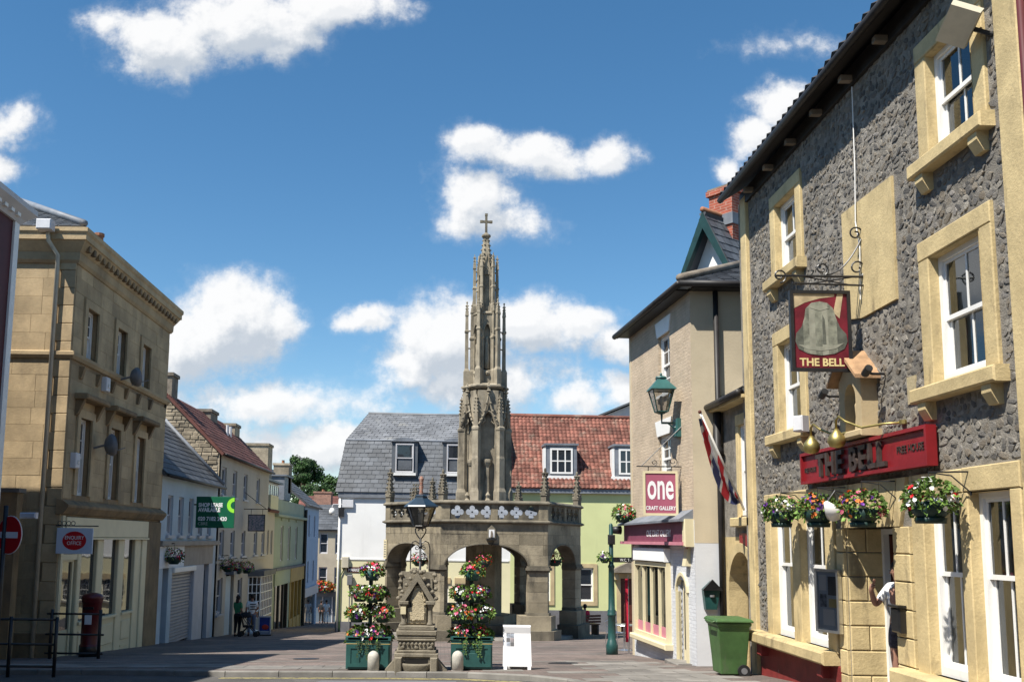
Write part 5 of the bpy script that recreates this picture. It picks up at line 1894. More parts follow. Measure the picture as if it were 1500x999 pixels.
mk(MB().lathe((CXX, CYY, z5 - .1), [(.29, 0), (.12, 1.42)], 6, -math.pi / 2 + ST + R(30)), 'spirelet', S, mc)
mk(MB().lathe((CXX, CYY, 12.3), [(.12, 0), (.13, .06), (.19, .12), (.19, .18), (.1, .24), (.07, .28)], 12), 'spire_cap', S, mc)
mb = MB()
QF = Fr(CXX, CYY, 1, .1)
mb.box(QF, -.045, .045, -.045, .045, 12.56, 13.36)
mb.box(QF, -.2, .2, -.04, .04, 13.02, 13.11)
for (u, z) in ((-.2, 13.065), (.2, 13.065), (0, 13.36)):
    mb.box(QF, u - .055, u + .055, -.05, .05, z - .05, z + .05)
mk(mb, 'finial_cross', 'cross_trim', mc)

# ================================================================ slate mansard house (white) and tiled house (green)
YB = 48.0
MF = Fr(-5.25, YB, 1, 0)
gz = ground(YB) - .6
wh = thing('white_house', 'white walled house with tall slate mansard roof behind the market cross', 'house', (-1, YB, ground(YB)))
whs = [(2.6, 3.8, -3.25, -2.15), (4.1, 5.6, -3.25, -2.15), (6.0, 7.8, -3.25, -2.15)]
wall(wh, 'wall', MF, 0, 8.68, -1.0, 2.05, [], 'white_wall')
wall(wh, 'lower_wall', MF, 0, 8.68, gz, -1.0, whs, 'cream_wall')
mk(MB().box(MF, -.02, 8.6, -.02, .03, -1.05, -.98), 'string_course', 'white_wall', wh)
for h in whs:
    bars_window(wh, MF, *h, -.06, max(3, round((h[1] - h[0]) / .3)), 4)
    mk(MB().box(MF, h[0] - .1, h[1] + .1, 0, .06, h[3], h[3] + .28), 'window_lintel', 'bath_stone', wh)
    mk(MB().box(MF, h[0] - .1, h[1] + .1, 0, .1, h[2] - .1, h[2]), 'window_sill', 'slab', wh)
mk(MB().box(MF, -.02, 8.6, 0, .03, gz, ground(YB) + .55), 'plinth', 'grey_plinth', wh)
mk(MB().box(MF, .02, 8.6, -9, -.28, gz, 2.1), 'inner_wall', 'cream_wall', wh)
mk(MB().box(MF, -.02, 8.68, .0, .12, 2.05, 2.33), 'eaves_board', 'lead', wh)
# mansard: lower steep slope, upper slope, hipped left end
E0, E1 = (-5.42, YB - .15, 2.33), (3.43, YB - .15, 2.33)
K0, K1 = (-5.02, YB + .75, 5.05), (3.43, YB + .75, 5.05)
T0, T1 = (-4.1, YB + 3.2, 6.75), (3.43, YB + 3.2, 6.68)
roof_plane(wh, E0, E1, K1, K0, .42, .235, 'slate')
roof_plane(wh, K0, K1, T1, T0, .42, .235, 'slate_lead')
Bk0, BkE = (-5.02, YB + 6.2, 5.05), (-5.42, YB + 7.2, 2.33)
roof_plane(wh, BkE, E0, K0, Bk0, .42, .25, 'slate')
roof_plane(wh, Bk0, K0, T0, (T0[0], T0[1] + .4, T0[2]), .42, .25, 'slate_lead')
roof_plane(wh, (3.43, YB + 7.2, 2.33), BkE, (-4.1, YB + 3.7, 6.7), (3.43, YB + 3.7, 6.7), 1, 1, 'slate', tiles=False)
mk(MB().tube([T0, T1], .09, 8), 'ridge_tiles', 'slate_lead', wh, True)
mk(MB().tube([K0, K1], .05, 6), 'lead_roll', 'lead', wh, True)
for (a, b) in ((-2.42, -1.5), (.18, 1.05)):
    DF = Fr(a, YB + .05, 1, 0)
    w_ = b - a
    mk(MB().box(DF, -.2, w_ + .2, -1.2, 0, 3.1, 4.95), 'dormer', 'slate', wh)
    crv = [(-.25 + (w_ + .5) * i / 8, 4.95 + .18 * math.sin(math.pi * i / 8)) for i in range(9)]
    mk(MB().poly(DF, [(-.25, 4.93)] + [(w_ + .25, 4.93)] + crv[::-1], -1.3, .1), 'dormer_roof', 'lead', wh)
    sash(wh, DF, 0, w_, 3.35, 4.82, n=.04, nx=1, frame='grey_white')
    mk(MB().box(DF, -.12, w_ + .12, 0, .16, 3.2, 3.33), 'dormer_sill', 'white_paint', wh)
# white strip of lettering on the corner pier side: wall clutter at the left end
mk(MB().tube([MF(.08, .06, 2.0), MF(.08, .06, gz)], .05, 6), 'downpipe', 'white_wall', wh, True)
cc = thing('camera_pole', 'white dome security camera on the white house corner', 'camera', MF(.0, .2, 1.7))
mk(MB().tube([MF(.3, .0, 1.75), MF(-.25, .15, 1.75), MF(-.3, .15, 1.6)], .03, 6), 'arm', 'grey_white', cc)
mk(MB().lathe(MF(-.3, .15, 1.25), [(.02, -.05), (.12, 0), (.15, .1), (.15, .2), (.06, .32)], 10), 'dome', 'white_paint', cc, True)
mk(MB().box(MF, .2, .75, 0, .12, 1.62, 2.0), 'junction_box', 'alarm_white', cc)
mk(MB().box(MF, .02, .3, .0, .16, 1.15, 1.6), 'speaker', 'black_iron', cc)
mt_ = thing('meter_box', 'pale grey meter box with cables on the cream lower wall', 'box', MF(.5, .05, -1.4))
mk(MB().box(MF, .25, .6, 0, .18, -1.4, -.85, .02), 'body', 'pipe_cream', mt_, recalc=False)
mk(MB().tube([MF(.4, .04, -1.4), MF(.2, .05, -1.8), MF(.2, .05, gz + .4)], .025, 5), 'cable', 'leaf_dark', mt_)
lp = thing('flat_lamp', 'grey bulkhead lamp on a thin post by the cream lower wall', 'lamp', MF(.7, .3, ground(YB)))
mk(MB().box(MF, .55, .82, .05, .25, -2.25, -1.75, .03), 'head', 'dish_grey', lp, recalc=False)
mk(MB().tube([MF(.68, .1, -2.2), MF(.68, .1, gz)], .03, 6), 'post', 'dish_grey', lp)
stp = thing('street_plate', 'dark red street name plate reading MARKET PLACE on the cream wall', 'sign', MF(.7, .02, -1.6))
mk(MB().box(MF, .52, 2.0, 0, .03, -1.62, -1.36), 'plate', 'maroon', stp)
text(stp, 'MARKET PLACE', MF, .58, -1.57, .2, .032, 'sign_white', sx=.85, bold=.004)

gr = thing('green_house', 'lime green house with red pantile roof behind the market cross', 'house', (7, YB, ground(YB)))
GNF = Fr(3.43, YB, 1, 0)
ghs = [(3.35, 4.15, -3.1, -1.4), (5.5, 6.3, -gz * 0 - 4.6, -1.9), (1.2, 2.0, -3.1, -1.4)]
wall(gr, 'wall', GNF, 0, 7.6, gz, 2.3, ghs, 'green_wall')
mk(MB().box(GNF, .02, 7.6, -8, -.28, gz, 2.3), 'inner_wall', 'green_wall', gr)
mk(MB().box(GNF, .0, 5.3, 0, .04, gz, -3.5), 'plinth', 'grey_plinth', gr)
mk(MB().box(GNF, -.0, 7.6, .0, .2, 2.3, 2.62), 'eaves_board', 'lead', gr)
for h in (ghs[0], ghs[2]):
    sash(gr, GNF, *h, n=-.1, nx=1, ny=1)
    mb = MB()
    ring(mb, GNF, h[0] - .2, h[1] + .2, h[2] - .15, h[3] + .2, .19, -.01, .05)
    mk(mb, 'window_surround', 'bath_stone', gr)
mk(MB().box(GNF, 5.5, 6.3, -.15, -.1, gz, -1.9), 'door', 'door_brown', gr)
for (a, b, c, d) in ((5.6, 5.85, -3.0, -2.1), (5.95, 6.2, -3.0, -2.1), (5.6, 5.85, -4.0, -3.2), (5.95, 6.2, -4.0, -3.2)):
    mk(MB().box(GNF, a, b, -.1, -.08, c, d, .01), 'door_panel', 'door_brown', gr, recalc=False)
mb = MB()
mb.box(GNF, 5.3, 5.5, -.05, .08, gz, -1.9)
mb.box(GNF, 6.3, 6.5, -.05, .08, gz, -1.9)
mb.box(GNF, 5.3, 6.5, -.05, .08, -1.9, -1.65)
mk(mb, 'door_surround', 'bath_stone', gr)
mk(MB().poly(GNF, [(5.05, -1.6), (6.75, -1.6), (6.75, -1.45), (5.9, -1.05), (5.05, -1.45)], 0, .6), 'door_hood', 'chimney_stone', gr)
mk(MB().box(GNF, 5.15, 5.35, .0, .45, -1.95, -1.6), 'hood_bracket', 'bath_stone', gr)
G0_, G1_ = (3.43, YB - .25, 2.55), (11.2, YB - .25, 2.55)
G2_, G3_ = (11.2, YB + 3.2, 6.55), (3.43, YB + 3.2, 6.62)
roof_plane(gr, G0_, G1_, G2_, G3_, .21, .27, 'red_tile', curved=True)
roof_plane(gr, (11.2, YB + 7, 2.55), (3.43, YB + 7, 2.55), (3.43, YB + 3.25, 6.6), (11.2, YB + 3.25, 6.5), 1, 1, 'red_tile', tiles=False)
mk(MB().tube([(3.4, YB + 3.2, 6.66), (11.2, YB + 3.2, 6.58)], .12, 8), 'ridge_tiles', 'red_tile', gr, True)
for (a, b) in ((5.45, 6.6), (8.95, 10.1)):
    DF = Fr(a, YB + .2, 1, 0)
    w_ = b - a
    mk(MB().box(DF, -.22, w_ + .22, -1.9, 0, 3.15, 4.75), 'dormer', 'lead', gr)
    mk(MB().box(DF, -.3, w_ + .3, -2.2, .08, 4.75, 4.85), 'dormer_roof', 'lead', gr)
    mk(MB().box(DF, -.4, w_ + .3, .0, .06, 3.0, 3.2), 'dormer_apron', 'white_paint', gr)
    mk(MB().box(DF, -.34, -.22, -.6, .03, 3.1, 4.6), 'dormer_flashing', 'white_paint', gr)
    bars_window(gr, DF, 0, w_, 3.3, 4.6, .05, 3, 2, fw=.09, bar=.03)
# pale roof showing over the ridge at the right
rr = thing('rear_house', 'pale grey gabled house end showing above the red tiled roof', 'house', (10, 60, ground(60)))
mk(MB().poly(Fr(6, 60, 1, 0), [(2, -5.8), (12, -5.8), (12, 9.4), (8, 9.4), (3.2, 7.4), (2, 6.9)], -6, 0), 'wall', 'grey_white', rr)
mb = MB()
mb.add([(8, 59.7, 6.95), (14, 59.7, 9.5), (14, 66, 9.5), (8, 66, 6.95), (8, 59.7, 7.07), (14, 59.7, 9.62), (14, 66, 9.62), (8, 66, 7.07)], [(0, 1, 2, 3), (7, 6, 5, 4), (0, 4, 5, 1), (1, 5, 6, 2), (2, 6, 7, 3), (3, 7, 4, 0)])
mk(mb, 'roof', 'slate_dark', rr)

# ================================================================ stone post office on the left
PX, PY0, PL = -9.2, 23.0, 8.1
PF = Fr(PX, PY0, 0, 1)
PGF = Fr(-15.5, PY0, 1, 0)
po = thing('stone_office', 'three storey honey stone office with bracketed cornice and cream ground floor shop front', 'building', (PX, PY0, ground(23)))
ph = [(c - .4, c + .4, 4.58, 5.9) for c in (1.2, 3.45, 5.7)] + [(c - .4, c + .4, 1.1, 3.06) for c in (1.15, 3.35, 5.6)] + [(.15, 6.55, -3.6, .55)]
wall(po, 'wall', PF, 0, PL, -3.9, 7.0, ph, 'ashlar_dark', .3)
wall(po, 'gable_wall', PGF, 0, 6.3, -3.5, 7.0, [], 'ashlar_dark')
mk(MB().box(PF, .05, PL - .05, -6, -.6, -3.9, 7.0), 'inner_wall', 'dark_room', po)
mk(MB().box(Fr(PX, PY0 + PL, -1, 0), 0, 6.3, -.2, 0, -4.2, 7.0), 'back_wall', 'ashlar_dark', po)
rp = random.Random(5)
ashlar(po, PGF, 2.2, 5.88, -3.0, 4.42, .42, 1.0, 'ashlar', rnd=rp)
ashlar(po, PGF, 2.2, 5.88, 4.6, 6.9, .46, 1.1, 'ashlar', rnd=rp)
for j in range(22):
    zq = -2.8 + j * .45
    if zq > 6.8: break
    w = .42 if j % 2 else .36
    mk(MB().box(PGF, 6.3 - w, 6.297, -.01, .04, zq + .005, min(6.95, zq + .445), .012), 'quoin', 'ashlar', po, recalc=False)
bandhole = [(0, PL, 4.3, 4.62), (0, PL, .6, 1.0)]
ashlar(po, PF, .012, PL, 1.0, 4.3, .37, .85, 'ashlar', [(h[0] - .2, h[1] + .2, h[2] - .3, h[3] + .2) for h in ph[3:6]], rnd=rp)
ashlar(po, PF, .012, PL, 4.62, 6.9, .38, .85, 'ashlar', [(h[0] - .2, h[1] + .2, h[2] - .06, h[3] + .2) for h in ph[:3]], rnd=rp)
for i, h in enumerate(ph[:6]):
    sash(po, PF, *h, n=-.16, nx=2, ny=2, fw=.06)
    mb = MB()
    mb.box(PF, h[0] - .2, h[0], -.02, .06, h[2], h[3] + .2)
    mb.box(PF, h[1], h[1] + .2, -.02, .06, h[2], h[3] + .2)
    mb.box(PF, h[0], h[1], -.02, .06, h[3], h[3] + .2)
    mk(mb, 'window_surround', 'ashlar', po)
    if i >= 3:
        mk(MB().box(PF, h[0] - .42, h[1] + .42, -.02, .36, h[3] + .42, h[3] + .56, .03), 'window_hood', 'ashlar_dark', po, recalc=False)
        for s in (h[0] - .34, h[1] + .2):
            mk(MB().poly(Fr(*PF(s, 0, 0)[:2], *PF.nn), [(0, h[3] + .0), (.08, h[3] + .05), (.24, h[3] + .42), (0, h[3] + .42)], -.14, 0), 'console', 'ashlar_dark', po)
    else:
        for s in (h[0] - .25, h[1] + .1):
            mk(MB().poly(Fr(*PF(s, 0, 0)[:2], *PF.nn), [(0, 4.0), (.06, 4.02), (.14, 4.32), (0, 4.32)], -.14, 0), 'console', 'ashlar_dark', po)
path = [(-15.5, PY0), (PX, PY0), (PX, PY0 + PL), (-15.5, PY0 + PL)]
mk(MB().sweep(path, [(-.1, 4.42), (.05, 4.42), (.1, 4.5), (.1, 4.58), (.02, 4.62), (-.1, 4.62)]), 'string_course', 'ashlar', po)
mk(MB().sweep(path, [(-.1, 6.82), (.04, 6.82), (.09, 6.9), (.1, 7.1), (-.1, 7.1)]), 'frieze', 'ashlar', po)
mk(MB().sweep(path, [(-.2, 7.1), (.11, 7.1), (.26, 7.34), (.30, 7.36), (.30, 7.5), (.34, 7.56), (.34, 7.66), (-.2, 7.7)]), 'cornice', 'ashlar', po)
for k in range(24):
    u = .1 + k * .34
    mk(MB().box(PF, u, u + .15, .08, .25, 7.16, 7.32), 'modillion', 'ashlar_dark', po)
# ledge above the shop
mk(MB().sweep([(-9.2, PY0 - .1), (PX, PY0 - .1), (PX, PY0 + PL)][1:], [(-.1, .6), (.08, .62), (.14, .7), (.2, .78), (.2, .84), (.05, .95), (-.1, .98)]), 'shop_cornice', 'ashlar_dark', po)
# cream shop front
sf = 'shop_cream'
mk(MB().box(PF, .15, 6.6, -.06, .1, .06, .55, .01), 'shop_fascia', sf, po, recalc=False)
mk(MB().box(PF, .15, 6.6, .0, .14, .0, .05), 'shop_fascia_bead', sf, po)
mk(MB().box(PF, .0, .14, -.1, .06, -3.6, .58), 'shop_pilaster', sf, po)
mk(MB().box(PF, 6.15, 6.6, -.1, .08, -3.9, .0, .02), 'shop_pilaster', sf, po, recalc=False)
mk(MB().box(PF, 6.62, 8.09, -.02, .05, -3.9, .55, .02), 'corner_pier', 'ashlar_dark', po, recalc=False)
pw_ = [(1.4, 2.5), (2.95, 4.15), (4.65, 5.6)]
edges = [1.15] + [x for p in pw_ for x in p] + [6.15]
for a, b in zip(edges[0::2], edges[1::2]):
    mk(MB().box(PF, a, b, -.1, .04, -3.4, .0, .02), 'shop_mullion', sf, po, recalc=False)
for (a, b) in pw_:
    mk(MB().add([PF(a, -.06, -2.1), PF(b, -.06, -2.1), PF(b, -.06, .0), PF(a, -.06, .0)], [(0, 1, 2, 3)]), 'shop_pane', 'glass', po, recalc=False)
    mk(MB().box(PF, a, b, -.1, .0, -3.8, -2.1), 'stall_riser', sf, po)
    mk(MB().box(PF, a + .1, b - .1, .0, .03, -2.85, -2.3, .02), 'riser_panel', sf, po, recalc=False)
    for q in range(4):
        mk(MB().box(PF, a + .12, b - .12, -.0, .02, -3.38 + q * .11, -3.32 + q * .11), 'vent_slat', sf, po)
    mk(MB().box(PF, a - .05, b + .05, -.1, .09, -2.14, -2.06, .01), 'shop_sill', sf, po, recalc=False)
mb = MB()
ring(mb, PF, .2, 1.1, -3.2, -.45, .1, -.12, -.04)
mb.box(PF, .14, 1.15, -.12, .02, -.5, -.36)
dr = mk(mb, 'shop_door', sf, po)
mk(MB().box(PF, .3, 1.0, -.1, -.08, -3.1, -2.2), 'door_panel', sf, dr)
mk(MB().add([PF(.3, -.08, -2.2), PF(1.0, -.08, -2.2), PF(1.0, -.08, -.55), PF(.3, -.08, -.55)], [(0, 1, 2, 3)]), 'pane', 'glass', dr, recalc=False)
mk(MB().add([PF(.2, -.08, -.36), PF(1.1, -.08, -.36), PF(1.1, -.08, .0), PF(.2, -.08, .0)], [(0, 1, 2, 3)]), 'fanlight', 'glass', dr, recalc=False)
# plinth of the gable end
mk(MB().box(PGF, 2, 6.3, -.01, .06, -3.4, -2.2, .02), 'plinth', 'ashlar_dark', po, recalc=False)
# roof, hip, chimney pots
a0, a1, a2, a3 = (-15.7, PY0 - .2, 7.72), (PX + .2, PY0 - .2, 7.72), (PX + .2, PY0 + PL + .2, 7.72), (-15.7, PY0 + PL + .4, 7.72)
r0, r1 = (-12.4, PY0 + 3.2, 9.55), (-12.4, PY0 + PL - 3, 9.55)
roof_plane(po, a0, a1, r0, (-12.6, PY0 + 3.2, 9.55), .32, .24, 'slate')
roof_plane(po, a1, a2, r1, r0, .4, .3, 'slate')
roof_plane(po, a2, a3, (-12.6, r1[1], 9.55), r1, 1, 1, 'slate', tiles=False)
roof_plane(po, a3, a0, r0, r1, 1, 1, 'slate', tiles=False)
mk(MB().tube([(a1[0], a1[1], 7.8), (r0[0], r0[1], 9.64)], .09, 8), 'hip_ridge', 'lead', po, True)
mk(MB().lathe((-10.2, 27, 8.2), [(.14, 0), (.12, .6), (.15, .62), (.15, .7)], 10), 'chimney_pot', 'clay_pot', po)
mk(MB().lathe((-10.9, 27, 8.4), [(.14, 0), (.12, .6), (.15, .62), (.15, .7)], 10), 'chimney_pot', 'chimney_stone', po)
# rainwater pipe with hopper on the gable end
mk(MB().tube([PGF(5.68, .4, 7.55), PGF(5.7, .36, 7.3), PGF(5.86, .12, 7.0), PGF(5.86, .1, -2.9)], .055, 8), 'downpipe', 'pipe_cream', po, True)
mk(MB().box(PGF, 5.5, 5.86, .4, .68, 7.5, 7.75, .02), 'rainwater_hopper', 'alarm_white', po, recalc=False)
# fittings on the office front
for k, (u, z, r_, lab) in enumerate(((3.4, 4.55, .28, 'grey satellite dish below the top windows of the stone office'), (1.7, 2.45, .3, 'round grey loudspeaker dish by the first floor window of the stone office'))):
    t = thing('satellite_dish', lab, 'satellite dish', PF(u, .05, z), 'dishes on the stone office')
    mk(MB().tube([PF(u, 0, z - .1), PF(u, .35, z)], .03, 6), 'arm', 'dish_grey', t)
    mk(MB().tube([PF(u - .02, .35, z), PF(u + .05, .42, z), PF(u + .13, .50, z + .02)], [.04, r_ * .8, r_], 14), 'dish', 'dish_grey', t, True)
    mk(MB().tube([PF(u, .4, z - r_ * .8), PF(u + .4, .75, z - .02)], .012, 5), 'feed_arm', 'dish_grey', t)
for u, z, lab in ((.45, 1.75, 'white alarm box near the corner of the stone office front'), (2.25, 3.95, 'small white alarm box between floors of the stone office')):
    t = thing('alarm_box', lab, 'alarm box', PF(u, .02, z), 'alarm boxes on the stone office')
    mk(MB().box(PF, u - .14, u + .14, .014, .16, z, z + .38, .02), 'body', 'alarm_white', t, recalc=False)
    mk(MB().box(PF, u - .05, u + .05, .16, .18, z + .1, z + .2, .005), 'strobe', 'lens', t, recalc=False)
# projecting enquiry office sign
EF = Fr(-9.13, 22.85, 1, -.05)
es = thing('office_sign', 'pale hanging sign with red oval reading ENQUIRY OFFICE', 'sign', (-9.2, 22.85, -.3))
mk(MB().box(EF, -.08, .80, -.02, .02, -.33, .28, .005), 'panel', 'sign_blue_white', es, recalc=False)
ov = [(.36 + .29 * math.cos(2 * math.pi * i / 28), -.02 + .22 * math.sin(2 * math.pi * i / 28)) for i in range(28)]
mk(MB().poly(EF, ov, .018, .024), 'red_oval', 'sign_red', es)
text(es, 'ENQUIRY', EF, .36, .01, .125, .025, 'sign_white', sx=.88, align='CENTER', depth=.002)
text(es, 'OFFICE', EF, .36, -.12, .125, .025, 'sign_white', sx=.88, align='CENTER', depth=.002)
mb = MB()
mb.tube([EF(-.12, 0, .33), EF(.92, 0, .33)], .015, 6)
for k in range(4):
    mb.tube([EF(-.03 + k * .11 + .05 * math.cos(a), 0, .39 + .05 * math.sin(a)) for a in [2 * math.pi * i / 10 for i in range(11)]], .008, 4)
mk(mb, 'bracket', 'black_iron', es)

# ================================================================ dark red house at the far left edge
dr_ = thing('maroon_house', 'dark red painted house with white corner strip at the left edge of the street', 'house', (-9.4, 19.5, ground(19.5)))
DF = Fr(-9.4, 2.0, 0, 1)
mk(MB().box(DF, 0, 18.05, -8, 0, -3.2, 6.9), 'wall', 'maroon', dr_)
mk(MB().box(DF, 17.88, 18.1, -.3, .05, -3.2, 6.9), 'corner_strip', 'white_paint', dr_)
mk(MB().sweep([(-9.4, 2), (-9.4, 20.1), (-17.4, 20.1)], [(-.1, 6.85), (.06, 6.85), (.12, 6.95), (.3, 7.12), (.3, 7.24), (-.1, 7.3)]), 'cornice', 'grey_white', dr_)
for k in range(12):
    mk(MB().box(DF, 17.7 - k * .3, 17.84 - k * .3, .02, .18, 6.93, 7.07), 'dentil', 'white_paint', dr_)
mk(MB().box(DF, 0, 18.05, -8, -.05, 6.9, 7.28), 'parapet', 'maroon', dr_)
mk(MB().poly(Fr(-17.5, 2, 1, 0), [(0, 7.3), (8, 7.3), (5, 7.9), (3, 7.9)], -18.0, 0), 'roof', 'slate_dark', dr_)
mk(MB().box(DF, 12, 17.6, -.05, .08, -3.2, .3), 'shop_front', 'black_iron', dr_)
# low lean-to wall between the dark red house and the office
lw = thing('alley_wall', 'low dark wall with coping closing the alley beside the stone office', 'wall', (-10.5, 22.3, ground(22.3)))
mk(MB().box(Fr(-13, 22.4, 1, 0), 0, 3.05, -.15, .15, -3.2, 1.1), 'wall', 'ashlar_dark', lw)
mk(MB().box(Fr(-13, 22.4, 1, 0), -.05, 3.1, -.2, .2, 1.1, 1.2), 'coping', 'slab', lw)

# ================================================================ the row of houses down the left side
def eaves_gutter(parent, a, b):
    mk(MB().tube([a, b], .06, 6), 'gutter', 'gutter', parent, True)


def chimney(parent, x0, x1, y0, y1, z0, z1, m, pots=2):
    ch = mk(MB().wbox(x0, x1, y0, y1, z0, z1), 'chimney', m, parent)
    mk(MB().wbox(x0 - .06, x1 + .06, y0 - .06, y1 + .06, z1 - .14, z1), 'chimney_cap', m, ch)
    for k in range(pots):
        mk(MB().lathe(((x0 + x1) / 2, y0 + (y1 - y0) * (k + .5) / pots, z1), [(.11, 0), (.09, .22), (.11, .24)], 8), 'chimney_pot', 'clay_pot', ch)


XB = -9.3
bh = thing('pale_blue_shop', 'pale blue rendered house with shuttered shop beside the stone office', 'house', (XB, 35, ground(35)))
F = Fr(XB, 31.12, 0, 1)
LB = 8.2
bhs = [(1.1, 1.75, .15, 1.5), (2.45, 3.1, .15, 1.5), (3.8, 4.45, .15, 1.5), (5.2, 5.85, .15, 1.5), (6.6, 7.25, .15, 1.5), (.2, 7.6, -4.3, -.12)]
wall(bh, 'wall', F, 0, LB, -4.6, 2.2, bhs, 'blue_wall', .25)
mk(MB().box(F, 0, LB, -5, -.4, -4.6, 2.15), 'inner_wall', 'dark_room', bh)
for h in bhs[:5]:
    sash(bh, F, *h, n=-.1, nx=1, frame='grey_white')
    mk(MB().box(F, h[0] - .08, h[1] + .08, -.02, .1, h[2] - .1, h[2]), 'window_sill', 'grey_white', bh)
mk(MB().box(F, .1, 8.1, -.1, .2, -.22, -.04, .02), 'shop_cornice', 'fascia_beige', bh, recalc=False)
mk(MB().box(F, .2, 3.25, -.1, .06, -.95, -.22, .01), 'shop_fascia', 'white_wall', bh, recalc=False)
mk(MB().tube([F(1.0 + .16 * i, .066, -.55 + .13 * math.sin(i * 2.3) * (1 - .05 * i)) for i in range(13)], .014, 4), 'script_mark', 'dish_grey', bh)
mk(MB().box(F, 3.25, 7.6, -.1, .05, -.95, -.22, .01), 'shop_fascia', 'fascia_beige', bh, recalc=False)
mk(MB().box(F, .2, .75, -.2, .04, -4.4, -.95), 'shop_pilaster', 'blue_wall', bh)
mk(MB().box(F, .75, 1.4, -.25, -.15, -4.4, -.95), 'shop_door', 'lamp_blue', bh)
mk(MB().box(F, 1.4, 1.85, -.2, .05, -4.4, -.95), 'shop_pilaster', 'blue_wall', bh)
for k in range(22):
    z = -3.6 + k * .112
    mk(MB().poly(Fr(*F(1.85, -.1, 0)[:2], *F.nn), [(0, z), (.04, z + .03), (.04, z + .085), (0, z + .112)], 0, -2.9), 'shutter_slat', 'shutter_metal', bh)
mk(MB().box(F, 1.85, 4.75, -.1, .14, -1.14, -.95, .02), 'shutter_box', 'white_paint', bh, recalc=False)
mk(MB().box(F, 4.75, 6.2, -.2, .06, -4.4, -.95, .02), 'shop_pier', 'grey_white', bh, recalc=False)
mk(MB().box(F, 6.35, 7.0, -.2, -.1, -4.4, -1.2), 'side_door', 'lamp_blue', bh)
mk(MB().box(F, 7.0, 7.6, -.2, .05, -4.4, -.95), 'shop_pilaster', 'grey_white', bh)
roof_plane(bh, F(-.1, .25, 2.15), F(LB - .05, .25, 2.15), F(LB - .05, -2.5, 5.0), F(-.1, -2.5, 5.0), .4, .3, 'slate_dark')
roof_plane(bh, F(LB - .05, -5.2, 2.15), F(-.1, -5.2, 2.15), F(-.1, -2.55, 5.0), F(LB - .05, -2.55, 5.0), 1, 1, 'slate_dark', tiles=False)
mk(MB().tube([F(LB - .05, .25, 2.26), F(LB - .05, -2.5, 5.1)], .08, 6), 'verge_flashing', 'lead', bh, True)
eaves_gutter(bh, F(-.05, .32, 2.1), F(LB, .32, 2.1))
# tall cream house
chh = thing('cream_house', 'tall cream rendered house with brown tiled roof and rubble stone gable', 'house', (XB, 45, ground(45)))
F = Fr(XB, 39.35, 0, 1)
LC = 11.4
cw = [(c - .42, c + .42, 1.85, 3.05) for c in (1.0, 3.1, 5.4, 8.5)] + [(c - .42, c + .42, -.75, .4) for c in (1.0, 3.1, 5.4, 8.3, 10.3)] + [(2.1, 3.7, -4.6, -1.5), (4.5, 5.5, -3.2, -1.75), (.5, 1.5, -3.1, -1.6)]
wall(chh, 'wall', F, 0, LC, -5.2, 3.6, cw, 'cream_street', .22)
mk(MB().box(F, .3, LC - .3, -4.6, -.3, -5.2, 3.55), 'inner_wall', 'dark_room', chh)
for h in cw[:9] + cw[10:]:
    sash(chh, F, *h, n=-.1, nx=2, frame='grey_white')
    mk(MB().box(F, h[0] - .08, h[1] + .08, -.02, .08, h[2] - .08, h[2]), 'window_sill', 'grey_white', chh)
mk(MB().box(F, 2.2, 3.6, -.2, -.12, -4.6, -1.6), 'shop_door', 'blue_wall', chh)
mk(MB().box(F, 2.0, 3.9, 0, .35, -1.5, -1.36), 'door_canopy', 'lead', chh)
mk(MB().box(F, 0, LC, 0, .06, -.98, -.88), 'string_course', 'cream_street', chh)
# bay shop window
bay = [F(6.9, 0, 0)[:2], F(7.3, .55, 0)[:2], F(10.4, .55, 0)[:2], F(10.9, 0, 0)[:2]]
mk(MB().prism(bay, -5.0, -3.75), 'bay_base', 'cream_street', chh)
mk(MB().prism([F(6.75, 0, 0)[:2], F(7.2, .7, 0)[:2], F(10.5, .7, 0)[:2], F(11.05, 0, 0)[:2]], -1.75, -1.5), 'bay_roof', 'slate_dark', chh)
for (p, q, nn) in ((bay[0], bay[1], 3), (bay[1], bay[2], 7), (bay[2], bay[3], 3)):
    bf = Fr(p[0], p[1], q[0] - p[0], q[1] - p[1])
    bars_window(chh, bf, 0, math.hypot(q[0] - p[0], q[1] - p[1]), -3.75, -1.75, 0, nn, 5, bar=.02)
# rubble gable with separate stones
GFc = Fr(-13.9, 39.35, 1, 0)
gp = [(0, -4.5), (4.6, -4.5), (4.6, 3.6), (2.3, 6.0), (0, 3.6)]
mk(MB().poly(GFc, gp, -.3, 0), 'gable_wall', 'rubble', chh)
rg = random.Random(8)
zz = 2.0
while zz < 5.9:
    hh_ = rg.uniform(.12, .2)
    half = 2.3 if zz < 3.5 else 2.3 * (6.0 - zz) / 2.4
    u = 2.3 - half + .05
    while u < 2.3 + half - .1:
        w = rg.uniform(.18, .5)
        b = min(u + w, 2.3 + half - .04)
        if b - u > .08:
            mk(MB().box(GFc, u + .012, b - .012, -.01, rg.uniform(.01, .05), zz + .01, zz + hh_ - .01, .02), 'stone', 'rubble', chh, recalc=False)
        u += w
    zz += hh_
roof_plane(chh, F(-.1, .2, 3.55), F(LC, .2, 3.55), F(LC, -2.3, 6.05), F(-.1, -2.3, 6.05), .3, .28, 'plain_tile')
roof_plane(chh, F(LC, -4.8, 3.55), F(-.1, -4.8, 3.55), F(-.1, -2.35, 6.05), F(LC, -2.35, 6.05), 1, 1, 'plain_tile', tiles=False)
eaves_gutter(chh, F(-.05, .28, 3.5), F(LC, .28, 3.5))
chimney(chh, -11.95, -11.45, 39.4, 40.3, 5.6, 6.95, 'chimney_stone', 0)
